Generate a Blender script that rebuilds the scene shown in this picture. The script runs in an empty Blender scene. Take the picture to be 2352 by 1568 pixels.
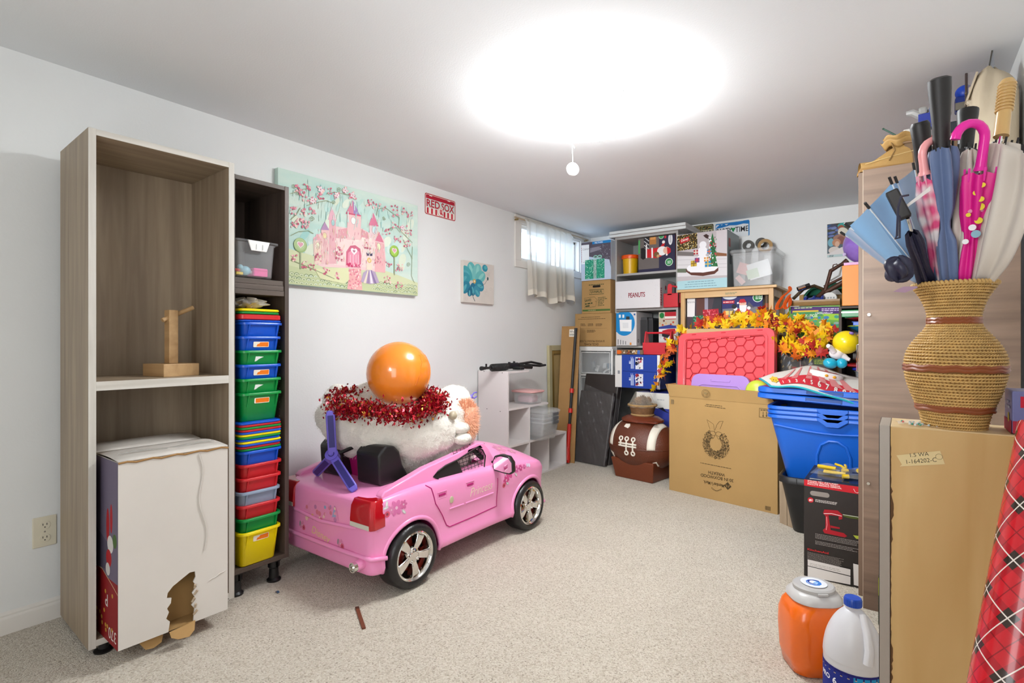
import bpy, bmesh, math, random
from mathutils import Vector, Matrix, Euler
from mathutils.geometry import tessellate_polygon
random.seed(7)
R = math.radians
scene = bpy.context.scene
COL = scene.collection

# ------------------------------------------------------------------ camera, world, exposure
cam_data = bpy.data.cameras.new('camera')
cam = bpy.data.objects.new('camera', cam_data)
COL.objects.link(cam)
cam.location = (0, 0, 1.1)
cam.rotation_euler = (R(90), 0, R(36.47))
cam_data.sensor_fit = 'HORIZONTAL'
cam_data.sensor_width = 36.0
cam_data.lens = 36.0 * 1223.0 / 2352.0
cam_data.shift_y = -2.0 / 2352.0
cam_data.clip_start = 0.02
scene.camera = cam

world = bpy.data.worlds.new('daylight')
scene.world = world
world.use_nodes = True
wn = world.node_tree.nodes
wn['Background'].inputs[0].default_value = (0.62, 0.78, 1.0, 1)
wn['Background'].inputs[1].default_value = 10.0

scene.view_settings.view_transform = 'Standard'
scene.view_settings.look = 'None'
scene.view_settings.exposure = 0.08
scene.view_settings.gamma = 1.0
scene.view_settings.use_curve_mapping = False
LAMP_STRENGTH = 54.0
FILL_POWER = 17.0
# soft fill lamp added behind the camera to lift the shaded areas
fill_data = bpy.data.lights.new('fill_light', 'AREA')
fill_data.shape = 'RECTANGLE'; fill_data.size = 0.8; fill_data.size_y = 1.5
fill_data.energy = FILL_POWER; fill_data.color = (0.97, 0.98, 1.0)
fill_lamp = bpy.data.objects.new('fill_light', fill_data)
COL.objects.link(fill_lamp)
fill_lamp.location = (-0.55, -0.62, 1.2)
fill_lamp.rotation_euler = (R(90), 0, R(20))

# narrow fill lamp added behind the camera to brighten the dark back of the room
beam_data = bpy.data.lights.new('back_fill_light', 'AREA')
beam_data.shape = 'RECTANGLE'; beam_data.size = 0.7; beam_data.size_y = 0.5
beam_data.energy = 11.5; beam_data.color = (0.97, 0.98, 1.0); beam_data.spread = R(50)
beam = bpy.data.objects.new('back_fill_light', beam_data)
COL.objects.link(beam)
beam.location = (-1.0, -0.68, 1.75)
beam.rotation_euler = (Vector((-1.0, 5.1, 1.15)) - Vector(beam.location)).to_track_quat('-Z', 'Y').to_euler()

# ------------------------------------------------------------------ helpers
def lin(h):
    h = h.lstrip('#')
    out = []
    for i in (0, 2, 4):
        c = int(h[i:i+2], 16) / 255.0
        out.append(c / 12.92 if c <= 0.04045 else ((c + 0.055) / 1.055) ** 2.4)
    return (out[0], out[1], out[2], 1.0)

MATS = {}
def mat(name, h, rough=0.5, metal=0.0, var=0.0, vs=6.0, stretch=(1, 1, 1), bump=0.0, bs=120.0, alpha=1.0,
        trans=0.0, coat=0.0, sheen=0.0, emit=0.0, spec=0.5, h2=None, detail=4.0, distort=0.0, sss=0.0):
    if name in MATS: return MATS[name]
    m = bpy.data.materials.new(name); m.use_nodes = True
    nt = m.node_tree; N = nt.nodes; L = nt.links
    b = N['Principled BSDF']
    c = lin(h)
    b.inputs['Base Color'].default_value = c
    b.inputs['Roughness'].default_value = rough
    b.inputs['Metallic'].default_value = metal
    b.inputs['Specular IOR Level'].default_value = spec
    b.inputs['Alpha'].default_value = alpha
    b.inputs['Transmission Weight'].default_value = trans
    b.inputs['Coat Weight'].default_value = coat
    b.inputs['Sheen Weight'].default_value = sheen
    if sss:
        b.inputs['Subsurface Weight'].default_value = sss
        b.inputs['Subsurface Radius'].default_value = (0.02, 0.02, 0.02)
    if emit:
        b.inputs['Emission Color'].default_value = c
        b.inputs['Emission Strength'].default_value = emit
    if var or h2 or bump:
        tc = N.new('ShaderNodeTexCoord'); mp = N.new('ShaderNodeMapping')
        L.new(tc.outputs['Object'], mp.inputs[0])
        mp.inputs['Scale'].default_value = stretch
    if var or h2:
        n = N.new('ShaderNodeTexNoise'); n.inputs['Scale'].default_value = vs; n.inputs['Detail'].default_value = detail
        n.inputs['Distortion'].default_value = distort
        L.new(mp.outputs[0], n.inputs['Vector'])
        r = N.new('ShaderNodeValToRGB')
        c2 = lin(h2) if h2 else tuple(x * (1 - var) for x in c[:3]) + (1,)
        r.color_ramp.elements[0].position = 0.32; r.color_ramp.elements[1].position = 0.68
        r.color_ramp.elements[0].color = c2; r.color_ramp.elements[1].color = c
        L.new(n.outputs['Fac'], r.inputs[0]); L.new(r.outputs[0], b.inputs['Base Color'])
    if bump:
        n2 = N.new('ShaderNodeTexNoise'); n2.inputs['Scale'].default_value = bs; n2.inputs['Detail'].default_value = 3.0
        L.new(mp.outputs[0], n2.inputs['Vector'])
        bp = N.new('ShaderNodeBump'); bp.inputs['Strength'].default_value = bump; bp.inputs['Distance'].default_value = 0.01
        L.new(n2.outputs['Fac'], bp.inputs['Height']); L.new(bp.outputs[0], b.inputs['Normal'])
    MATS[name] = m
    return m

def ink(h): return mat('ink_' + h.lstrip('#'), h, rough=0.6, spec=0.25)
def plastic(h, rough=0.35): return mat('plastic_%s_%d' % (h.lstrip('#'), int(rough*100)), h, rough=rough)
def wood(name, ha, hb, axis=2, scale=14.0, rough=0.5):
    st = [1.0, 1.0, 1.0]; st[axis] = 0.06
    return mat(name, ha, rough=rough, h2=hb, vs=scale, stretch=tuple(st), detail=6.0, distort=0.4, bump=0.04, bs=scale*5)

class MB:
    def __init__(s): s.v = []; s.f = []; s.m = []
    def add(s, vs, fs, mi=0):
        o = len(s.v); s.v += [tuple(p) for p in vs]
        for f in fs: s.f.append(tuple(i + o for i in f)); s.m.append(mi)
        return s
    def box(s, x0, x1, y0, y1, z0, z1, mi=0, M=None):
        p = [(x0,y0,z0),(x1,y0,z0),(x1,y1,z0),(x0,y1,z0),(x0,y0,z1),(x1,y0,z1),(x1,y1,z1),(x0,y1,z1)]
        if M is not None: p = [M @ Vector(q) for q in p]
        return s.add(p, [(0,3,2,1),(4,5,6,7),(0,1,5,4),(1,2,6,5),(2,3,7,6),(3,0,4,7)], mi)
    def tube(s, path, r, n=8, closed=False, caps=True, mi=0):
        P_ = [Vector(p) for p in path]; k = len(P_)
        rs = r if isinstance(r, (list, tuple)) else [r] * k
        prev = None; rings = []
        for i, p in enumerate(P_):
            if closed: t = P_[(i+1) % k] - P_[i-1]
            else: t = P_[min(i+1, k-1)] - P_[max(i-1, 0)]
            if t.length < 1e-9: t = Vector((0, 0, 1))
            t.normalize()
            if prev is None:
                a = Vector((0, 0, 1)) if abs(t.z) < 0.9 else Vector((1, 0, 0))
                u = t.cross(a).normalized()
            else:
                u = prev - t * prev.dot(t)
                u = u.normalized() if u.length > 1e-6 else t.orthogonal().normalized()
            prev = u; w = t.cross(u)
            rings.append([p + (u * math.cos(2*math.pi*j/n) + w * math.sin(2*math.pi*j/n)) * rs[i] for j in range(n)])
        vs = [q for ring in rings for q in ring]; fs = []
        for i in range(k if closed else k - 1):
            i2 = (i + 1) % k
            for j in range(n):
                j2 = (j + 1) % n
                fs.append((i*n+j, i*n+j2, i2*n+j2, i2*n+j))
        if caps and not closed:
            fs.append(tuple(range(n))[::-1]); fs.append(tuple((k-1)*n + j for j in range(n)))
        return s.add(vs, fs, mi)
    def cyl(s, p0, p1, r0, r1=None, n=20, mi=0): return s.tube([p0, p1], [r0, r0 if r1 is None else r1], n, mi=mi)
    def lathe(s, prof, n=32, M=None, mi=0, sx=1.0, sy=1.0, closed_ends=True):
        vs = []; fs = []; k = len(prof)
        for r, z in prof:
            for j in range(n):
                a = 2*math.pi*j/n
                q = Vector((r*math.cos(a)*sx, r*math.sin(a)*sy, z))
                vs.append(M @ q if M is not None else q)
        for i in range(k-1):
            for j in range(n):
                j2 = (j+1) % n
                fs.append((i*n+j, i*n+j2, (i+1)*n+j2, (i+1)*n+j))
        if closed_ends:
            if prof[0][0] > 1e-6: fs.append(tuple(range(n))[::-1])
            if prof[-1][0] > 1e-6: fs.append(tuple((k-1)*n+j for j in range(n)))
        return s.add(vs, fs, mi)
    def sphere(s, c, r, nu=20, nv=12, M=None, mi=0):
        if not isinstance(r, (tuple, list)): r = (r, r, r)
        prof = [(math.sin(math.pi*i/nv), -math.cos(math.pi*i/nv)) for i in range(nv+1)]
        vs = []
        for a, z in prof:
            for j in range(nu):
                t = 2*math.pi*j/nu
                q = Vector((a*math.cos(t)*r[0], a*math.sin(t)*r[1], z*r[2]))
                if M is not None: q = M @ q
                vs.append(q + Vector(c))
        fs = [(i*nu+j, i*nu+(j+1) % nu, (i+1)*nu+(j+1) % nu, (i+1)*nu+j) for i in range(nv) for j in range(nu)]
        return s.add(vs, fs, mi)
    def prism(s, poly, T, d0, d1, mi=0, holes=None):
        """poly: 2-D outline; T(u, v, w) -> 3-D; extruded from w=d0 to w=d1."""
        loops = [poly] + (holes or [])
        flat = [p for lp in loops for p in lp]; n = len(flat)
        tris = tessellate_polygon([[Vector((p[0], p[1], 0)) for p in lp] for lp in loops])
        vs = [T(p[0], p[1], d0) for p in flat] + [T(p[0], p[1], d1) for p in flat]
        fs = [tuple(t) for t in tris] + [tuple(i + n for i in t)[::-1] for t in tris]
        o = 0
        for lp in loops:
            k = len(lp)
            for i in range(k):
                a, b = o + i, o + (i+1) % k
                fs.append((a, b, b+n, a+n))
            o += k
        return s.add(vs, fs, mi)
    def grid(s, fn, nu, nv, mi=0):
        vs = [fn(i/nu, j/nv) for i in range(nu+1) for j in range(nv+1)]
        fs = [(i*(nv+1)+j, (i+1)*(nv+1)+j, (i+1)*(nv+1)+j+1, i*(nv+1)+j+1) for i in range(nu) for j in range(nv)]
        return s.add(vs, fs, mi)
    def build(s, name, m, parent=None, smooth=False, bevel=0.0, seg=2, sub=0, solid=0.0, loc=None, rot=None, ang=40, fix=True, weld=False):
        me = bpy.data.meshes.new(name)
        me.from_pydata(s.v, [], s.f); me.validate()
        ms = m if isinstance(m, (list, tuple)) else [m]
        for x in ms: me.materials.append(x)
        if len(me.polygons) == len(s.m):
            me.polygons.foreach_set('material_index', s.m)
        if fix or weld:
            bm = bmesh.new(); bm.from_mesh(me)
            if weld: bmesh.ops.remove_doubles(bm, verts=bm.verts, dist=1e-5)
            if fix: bmesh.ops.recalc_face_normals(bm, faces=bm.faces)
            bm.to_mesh(me); bm.free()
        if smooth:
            me.polygons.foreach_set('use_smooth', [True] * len(me.polygons))
            if ang < 180: me.set_sharp_from_angle(angle=R(ang))
        o = bpy.data.objects.new(name, me); COL.objects.link(o)
        if parent is not None: o.parent = parent
        if loc: o.location = loc
        if rot: o.rotation_euler = rot
        if solid:
            md = o.modifiers.new('solid', 'SOLIDIFY'); md.thickness = solid; md.offset = 0
        if bevel:
            md = o.modifiers.new('bevel', 'BEVEL'); md.width = bevel; md.segments = seg; md.limit_method = 'ANGLE'; md.angle_limit = R(35)
        if sub:
            md = o.modifiers.new('sub', 'SUBSURF'); md.levels = sub; md.render_levels = sub
        me.update()
        return o

def tag(o, label=None, cat=None, group=None, kind=None):
    if label: o['label'] = label
    if cat: o['category'] = cat
    if group: o['group'] = group
    if kind: o['kind'] = kind
    return o
def thing(name, label, cat, loc=(0, 0, 0), rz=0.0, group=None, rot=None):
    o = bpy.data.objects.new(name, None); COL.objects.link(o)
    o.empty_display_size = 0.05
    o.location = loc; o.rotation_euler = rot if rot else (0, 0, rz)
    return tag(o, label, cat, group)
def copy_tree(o, parent=None):
    c = o.copy(); COL.objects.link(c); c.parent = parent
    for ch in [x for x in bpy.data.objects if x.parent == o]: copy_tree(ch, c)
    return c
def bx(name, m, parent, x0, x1, y0, y1, z0, z1, bevel=0.002, **k):
    return MB().box(x0, x1, y0, y1, z0, z1).build(name, m, parent, bevel=bevel, **k)

_TXT = {}
def text_mesh(s, bold=0.0, shear=0.0):
    key = (s, bold, shear)
    if key in _TXT: return _TXT[key]
    cu = bpy.data.curves.new('t', 'FONT'); cu.body = s; cu.size = 1.0; cu.resolution_u = 3
    cu.offset = bold; cu.shear = shear; cu.fill_mode = 'FRONT'
    ob = bpy.data.objects.new('t', cu)
    me = ob.to_mesh()
    vs = [(v.co.x, v.co.y) for v in me.vertices]; fs = [tuple(p.vertices) for p in me.polygons]
    ob.to_mesh_clear(); bpy.data.objects.remove(ob); bpy.data.curves.remove(cu)
    _TXT[key] = (vs, fs)
    return _TXT[key]

class Print:
    """flat print on one face of a thing: painter's order, one mesh, one material per colour"""
    def __init__(s, face, parent, name='printed_face', off=0.0008, step=1.5e-5, conform=None, rough=None):
        O, u, v, w, h = face
        s.O, s.u, s.v = Vector(O), Vector(u), Vector(v); s.n = s.u.cross(s.v)
        s.w, s.h = w, h
        s.parent, s.name, s.z, s.step = parent, name, off, step
        s.mb = MB(); s.cols = []; s.conform = conform; s.clip = False; s.cyc = 0
    def cycle(s, n):
        if s.cyc: s.z = s.z0 + s.cyc * 2.5e-5
        s.cyc, s.z0, s.cnt = n, s.z, 0
    def _ci(s, c):
        if c not in s.cols: s.cols.append(c)
        return s.cols.index(c)
    def raw(s, pts, faces, c):
        P3 = []
        if s.cyc: s.z = s.z0 + (s.cnt % s.cyc) * 2.5e-5; s.cnt += 1
        for x, y in pts:
            if s.clip: x, y = min(max(x, .001), s.w-.001), min(max(y, .001), s.h-.001)
            q = s.O + s.u * x + s.v * y
            if s.conform: q = s.conform(q, s.n) + s.n * s.z
            else: q = q + s.n * s.z
            P3.append(q)
        s.mb.add(P3, faces, s._ci(c)); s.z += s.step
        return s
    def poly(s, pts, c):
        if len(pts) < 3: return s
        tr = tessellate_polygon([[Vector((p[0], p[1], 0)) for p in pts]])
        fs = []
        for t in tr:
            a, b, d = (pts[i] for i in t)
            cr = (b[0]-a[0])*(d[1]-a[1]) - (b[1]-a[1])*(d[0]-a[0])
            fs.append(tuple(t) if cr > 0 else tuple(t)[::-1])
        return s.raw(pts, fs, c)
    def rect(s, x, y, w, h, c, rot=0.0):
        if rot:
            ca, sa = math.cos(rot), math.sin(rot)
            q = [(x + a*ca - b*sa, y + a*sa + b*ca) for a, b in ((-w/2,-h/2),(w/2,-h/2),(w/2,h/2),(-w/2,h/2))]
        else: q = [(x,y),(x+w,y),(x+w,y+h),(x,y+h)]
        return s.poly(q, c)
    def circ(s, cx, cy, rx, c, ry=None, n=18, rot=0.0, a0=0, a1=360):
        ry = rx if ry is None else ry
        ca, sa = math.cos(rot), math.sin(rot); q = []
        for i in range(n):
            t = R(a0 + (a1 - a0) * i / (n if a1 - a0 == 360 else n - 1))
            a, b = rx*math.cos(t), ry*math.sin(t)
            q.append((cx + a*ca - b*sa, cy + a*sa + b*ca))
        return s.poly(q, c)
    def ring(s, cx, cy, r, wd, c, n=20, ry=None):
        ry = ry or r; vs = []
        for i in range(n):
            t = 2*math.pi*i/n
            vs += [(cx + r*math.cos(t), cy + ry*math.sin(t)), (cx + (r-wd)*math.cos(t), cy + (ry-wd)*math.sin(t))]
        return s.raw(vs, [(2*i, 2*((i+1) % n), 2*((i+1) % n)+1, 2*i+1) for i in range(n)], c)
    def line(s, pts, wd, c, closed=False, taper=False):
        k = len(pts); vs = []
        for i, p in enumerate(pts):
            a = pts[i-1] if (i > 0 or closed) else p
            b = pts[(i+1) % k] if (i < k-1 or closed) else p
            dx, dy = b[0]-a[0], b[1]-a[1]; l = math.hypot(dx, dy) or 1
            w_ = wd/2 * ((1 - 0.85*i/(k-1)) if taper else 1)
            vs += [(p[0] - dy/l*w_, p[1] + dx/l*w_), (p[0] + dy/l*w_, p[1] - dx/l*w_)]
        fs = [(2*i+1, 2*((i+1) % k)+1, 2*((i+1) % k), 2*i) for i in range(k if closed else k-1)]
        return s.raw(vs, fs, c)
    def frame(s, x, y, w, h, wd, c): return s.line([(x,y),(x+w,y),(x+w,y+h),(x,y+h)], wd, c, closed=True)
    def text(s, t, x, y, size, c, rot=0.0, align='l', bold=0.012, sx=1.0, shear=0.0, width=None):
        vs, fs = text_mesh(t, bold, shear)
        if not vs: return s
        x0 = min(p[0] for p in vs); x1 = max(p[0] for p in vs)
        if width: sx = width / ((x1 - x0) * size)
        ox = {'l': x0, 'c': (x0 + x1)/2, 'r': x1}[align]
        ca, sa = math.cos(rot), math.sin(rot)
        q = []
        for a, b in vs:
            a, b = (a - ox)*size*sx, b*size
            q.append((x + a*ca - b*sa, y + a*sa + b*ca))
        return s.raw(q, fs, c)
    def greek(s, x, y, w, lines, lh, c, fill=0.5, rot=0.0):
        rr = random.Random(int(x*9999 + y*777 + w*333))
        for i in range(lines):
            px = 0.0
            while px < w * rr.uniform(0.75, 1.0):
                ww = rr.uniform(1.2, 4.0) * lh * 0.6
                ca, sa = math.cos(rot), math.sin(rot)
                a, b = px + ww/2, -i*lh
                s.rect(x + a*ca - b*sa, y + a*sa + b*ca, ww, lh*fill, c, rot=rot or 1e-6)
                px += ww + lh*0.35
        return s
    def barcode(s, x, y, w, h, c='#222222'):
        rr = random.Random(int(x*1e4 + y*1e3)); p = 0
        while p < w:
            ww = rr.choice((.02, .03, .05)) * w
            s.rect(x + p, y, min(ww, w - p), h, c); p += ww + rr.choice((.02, .04)) * w
        return s
    def heart(s, cx, cy, r, c):
        q = []
        for i in range(20):
            t = 2*math.pi*i/20
            q.append((cx + r*math.sin(t)**3, cy + r*(13*math.cos(t) - 5*math.cos(2*t) - 2*math.cos(3*t) - math.cos(4*t))/16))
        return s.poly(q[::-1], c)
    def flower(s, cx, cy, r, c, cc='#fff2c0', n=5, rot=0.0):
        for i in range(n):
            t = 2*math.pi*i/n + rot
            s.circ(cx + 0.55*r*math.cos(t), cy + 0.55*r*math.sin(t), 0.48*r, c, ry=0.3*r, rot=t, n=10)
        s.circ(cx, cy, 0.22*r, cc, n=8)
        return s
    def spiral(s, cx, cy, r, c, wd, turns=1.5, a0=0.0, sg=1):
        q = [(cx + r*(1-i/24*.85)*math.cos(a0 + sg*turns*2*math.pi*i/24), cy + r*(1-i/24*.85)*math.sin(a0 + sg*turns*2*math.pi*i/24)) for i in range(25)]
        return s.line(q, wd, c)
    def build(s, rough=0.45):
        o = s.mb.build(s.name, [ink(c) for c in s.cols], s.parent, fix=False)
        return o

FPX = 1223.0; YAW = R(36.47)
def ray(px, py):
    t = (px - 1176.0) / FPX
    return Vector((-math.sin(YAW) + t*math.cos(YAW), math.cos(YAW) + t*math.sin(YAW), (786.0 - py) / FPX))
def surface_map(face, parent, x0=0.0, y0=0.0, s=1.0):
    """photo coordinates (optionally of a crop at x0, y0, magnified s) -> position on a thing's flat face"""
    M = Matrix.Translation(parent.location) @ parent.rotation_euler.to_matrix().to_4x4()
    O = M @ Vector(face[0]); u = M.to_3x3() @ Vector(face[1]); v = M.to_3x3() @ Vector(face[2]); n = u.cross(v)
    E = Vector((0, 0, 1.1))
    def f(cx, cy):
        d = ray(x0 + cx/s, y0 + cy/s)
        q = E + d * ((O - E).dot(n) / d.dot(n)) - O
        return (q.dot(u), q.dot(v))
    return f
def rrect(hx, hy, r, n=4):
    r = min(r, hx*.999, hy*.999); q = []
    for cx, cy, a0 in ((hx-r, hy-r, 0), (-hx+r, hy-r, 90), (-hx+r, -hy+r, 180), (hx-r, -hy+r, 270)):
        for i in range(n+1):
            a = R(a0 + 90*i/n); q.append((cx + r*math.cos(a), cy + r*math.sin(a)))
    return q
def rrloft(levels, n=4, bottom=True, top=True, mi=0, mb=None, M=None):
    mb = mb or MB(); vs = []; k = 4*(n+1)
    for hx, hy, r, z in levels:
        for x, y in rrect(hx, hy, r, n):
            q = Vector((x, y, z)); vs.append(M @ q if M is not None else q)
    fs = [(i*k+j, i*k+(j+1) % k, (i+1)*k+(j+1) % k, (i+1)*k+j) for i in range(len(levels)-1) for j in range(k)]
    if bottom: fs.append(tuple(range(k))[::-1])
    if top: fs.append(tuple((len(levels)-1)*k + j for j in range(k)))
    return mb.add(vs, fs, mi)
def tub_mesh(hx, hy, h, r=.02, taper=.88, lip=.008, wall=.003, liph=.01):
    """open tapered tub: outside, rolled rim, inside"""
    a, b = hx*taper, hy*taper
    return rrloft([(a*.96, b*.96, r*.8, 0), (a, b, r, .006), (hx, hy, r, h-liph), (hx+lip, hy+lip, r+lip, h-liph), (hx+lip, hy+lip, r+lip, h-.002),
                   (hx+lip-.002, hy+lip-.002, r+lip, h), (hx-wall+.001, hy-wall+.001, r, h), (hx-wall, hy-wall, r, h-.003), (a-wall, b-wall, r*.9, .008)], n=5)
def face_of(kind, hx, hy, h, z0=0.0):
    return {'front': ((-hx, -hy, z0), (1,0,0), (0,0,1), 2*hx, h), 'right': ((hx, -hy, z0), (0,1,0), (0,0,1), 2*hy, h),
            'left': ((-hx, hy, z0), (0,-1,0), (0,0,1), 2*hy, h), 'top': ((-hx, -hy, z0+h), (1,0,0), (0,1,0), 2*hx, 2*hy)}[kind]
def xp(px, Y): v = ray(px, 0); return Y * v.x / v.y
def carton(name, label, cat, x0, x1, y0, y1, z0, z1, m, rz=0.0, group=None, bevel=0.003, flaps=True, body='body'):
    cx, cy = (x0+x1)/2, (y0+y1)/2; hx, hy, h = (x1-x0)/2, (y1-y0)/2, z1-z0
    t = thing(name, label, cat, (cx, cy, z0), rz, group)
    th = 0.003 if flaps else 0.0
    bx(body, m, t, -hx, hx, -hy, hy, 0, h - th, bevel=bevel)
    if flaps:
        bx('top_flap', m, t, -hx, hx, -hy, -0.001, h - th, h, bevel=0.001)
        bx('top_flap', m, t, -hx, hx, 0.001, hy, h - th, h, bevel=0.001)
    return t, (lambda k: face_of(k, hx, hy, h))
KRAFT = mat('kraft_cardboard', '#b08a55', rough=0.8, var=0.10, vs=5, bump=0.05, bs=60)
KRAFT_D = mat('kraft_cardboard_dark', '#a27a48', rough=0.8, var=0.12, vs=5, bump=0.05, bs=60)
CLEAR = mat('clear_plastic', '#eef2f4', rough=0.12, alpha=0.13, spec=0.6)
CLOUDY = mat('cloudy_plastic', '#e6e9ea', rough=0.3, alpha=0.24, spec=0.5)
WHITE_PLASTIC = mat('white_plastic', '#eeeeec', rough=0.35)
BLACK_PLASTIC = mat('black_plastic', '#161617', rough=0.38)
CHROME = mat('chrome', '#e2e0dc', rough=0.08, metal=1.0)
# ------------------------------------------------------------------ room shell
XL, XR, YF, YB, ZC = -2.72, 0.345, -0.75, 5.107, 2.2
M_WALL = mat('wall_paint', '#eceeed', rough=0.75, var=0.03, vs=2.0, bump=0.05, bs=90)
M_CEIL = mat('ceiling_paint', '#eef1f3', rough=0.9, var=0.02, vs=2.0, bump=0.06, bs=150)
M_TRIM = mat('trim_paint', '#e6e2db', rough=0.45)

def carpet_material():
    m = bpy.data.materials.new('loop_carpet'); m.use_nodes = True
    N, L = m.node_tree.nodes, m.node_tree.links
    b = N['Principled BSDF']; b.inputs['Roughness'].default_value = 0.95; b.inputs['Specular IOR Level'].default_value = 0.1
    b.inputs['Sheen Weight'].default_value = 0.2
    tc = N.new('ShaderNodeTexCoord')
    v = N.new('ShaderNodeTexVoronoi'); v.inputs['Scale'].default_value = 205.0
    n = N.new('ShaderNodeTexNoise'); n.inputs['Scale'].default_value = 120.0; n.inputs['Detail'].default_value = 3.0
    big = N.new('ShaderNodeTexNoise'); big.inputs['Scale'].default_value = 2.2
    for k in (v, n, big): L.new(tc.outputs['Object'], k.inputs['Vector'])
    r = N.new('ShaderNodeValToRGB')
    e = r.color_ramp.elements
    e[0].position = 0.12; e[0].color = lin('#75695a'); e[1].position = 1.0; e[1].color = lin('#e2dacb')
    k1 = r.color_ramp.elements.new(0.25); k1.color = lin('#b9ad9b')
    k2 = r.color_ramp.elements.new(0.45); k2.color = lin('#cdc2b0')
    sep = N.new('ShaderNodeSeparateColor'); L.new(v.outputs['Color'], sep.inputs[0])
    mixf = N.new('ShaderNodeMath'); mixf.operation = 'MULTIPLY_ADD'
    L.new(sep.outputs[0], mixf.inputs[0]); mixf.inputs[1].default_value = 0.75
    nn = N.new('ShaderNodeMath'); nn.operation = 'MULTIPLY'; L.new(n.outputs['Fac'], nn.inputs[0]); nn.inputs[1].default_value = 0.45
    L.new(nn.outputs[0], mixf.inputs[2]); L.new(mixf.outputs[0], r.inputs[0])
    mx = N.new('ShaderNodeMix'); mx.data_type = 'RGBA'; mx.blend_type = 'MULTIPLY'; mx.inputs[0].default_value = 0.18
    L.new(r.outputs[0], mx.inputs[6]); L.new(big.outputs['Fac'], mx.inputs[7]); L.new(mx.outputs[2], b.inputs['Base Color'])
    bp = N.new('ShaderNodeBump'); bp.inputs['Strength'].default_value = 0.8; bp.inputs['Distance'].default_value = 0.004
    L.new(v.outputs['Distance'], bp.inputs['Height']); bp.invert = True
    L.new(bp.outputs[0], b.inputs['Normal'])
    return m
tag(MB().box(XL-.1, XR+.1, YF-.1, YB+.1, -.1, 0).build('floor', carpet_material()), kind='structure')
tag(MB().box(XL-.1, XR+.1, YF-.1, YB+.1, ZC, ZC+.1).build('ceiling', M_CEIL), kind='structure')
WY0, WY1, WZ0, WZ1 = 3.80, 4.86, 1.80, 2.13
w = MB()
w.box(XL-.22, XL, YF-.1, WY0, 0, ZC); w.box(XL-.22, XL, WY1, YB+.1, 0, ZC)
w.box(XL-.22, XL, WY0, WY1, 0, WZ0); w.box(XL-.22, XL, WY0, WY1, WZ1, ZC)
tag(w.build('wall_left', M_WALL, fix=False), kind='structure')
tag(MB().box(XL, XR, YB, YB+.1, 0, ZC).build('wall_back', M_WALL), kind='structure')
tag(MB().box(XR, XR+.1, YF, YB, 0, ZC).build('wall_right', M_WALL), kind='structure')
tag(MB().box(XL, XR, YF-.1, YF, 0, ZC).build('wall_front', M_WALL), kind='structure')
def baseboard(name, path_len, T):
    prof = [(0, 0), (.014, 0), (.014, .055), (.012, .062), (.009, .066), (.009, .072), (.005, .078), (0, .082)]
    tag(MB().prism(prof, T, 0, path_len).build(name, M_TRIM, smooth=True, ang=30), kind='structure')
baseboard('baseboard_left', YB - YF, lambda u, v, w: (XL + u, YF + w, v))
baseboard('baseboard_back', XR - XL, lambda u, v, w: (XL + w, YB - u, v))
baseboard('baseboard_right', YB - YF, lambda u, v, w: (XR - u, YF + w, v))

# window, high on the left wall
wt = thing('window_1', 'small high basement window with white frame', 'window', (XL, (WY0+WY1)/2, WZ0))
wt['kind'] = 'structure'
hw = (WY1 - WY0)/2; wh = WZ1 - WZ0
for nm, a in (('casing', (0, .016, -hw-.09, hw+.06, -.06, 0)), ('casing', (0, .016, -hw-.09, hw+.06, wh, wh+.065)), ('casing', (0, .016, -hw-.09, -hw, 0, wh)), ('casing', (0, .016, hw, hw+.06, 0, wh))):
    bx(nm, M_TRIM, wt, *a, bevel=.003)
for a in ((-.20, 0, -hw, hw, -.001, .012), (-.20, 0, -hw, -hw+.012, 0, wh), (-.20, 0, hw-.012, hw, 0, wh), (-.20, 0, -hw, hw, wh-.012, wh)):
    bx('reveal', M_TRIM, wt, *a, bevel=.001)
for y0, y1, xo in ((-hw+.012, .02, -.05), (-.02, hw-.012, -.075)):
    fr = MB()
    fr.box(xo, xo+.025, y0, y0+.020, .012, wh-.012); fr.box(xo, xo+.025, y1-.020, y1, .012, wh-.012)
    fr.box(xo, xo+.025, y0, y1, .012, .034); fr.box(xo, xo+.025, y0, y1, wh-.034, wh-.012)
    s_ = fr.build('sash', WHITE_PLASTIC, wt, fix=False)
    bx('pane', mat('window_glass', '#dfeaf2', rough=0.02, alpha=0.12), s_, xo+.010, xo+.014, y0+.018, y1-.018, .032, wh-.032, bevel=0)
# corrugated well wall outside the window
g = MB().grid(lambda a, b: (XL-.75 + .02*math.sin(b*60), 3.4 + 1.9*a, 1.2 + .93*b), 4, 80)
tag(g.build('window_well', mat('well_metal', '#c9d2da', rough=.5, metal=.3), smooth=True, ang=180, solid=.004), 'pale corrugated window well wall outside the glass', 'window well', kind='structure')
ex = MB().box(XL-1.6, XL-.23, 2.8, 5.9, 1.1, 1.2).build('ground_outside', mat('gravel_bed', '#b5b2aa', rough=.9, var=.3, vs=60))
tag(ex, kind='structure')

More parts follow.
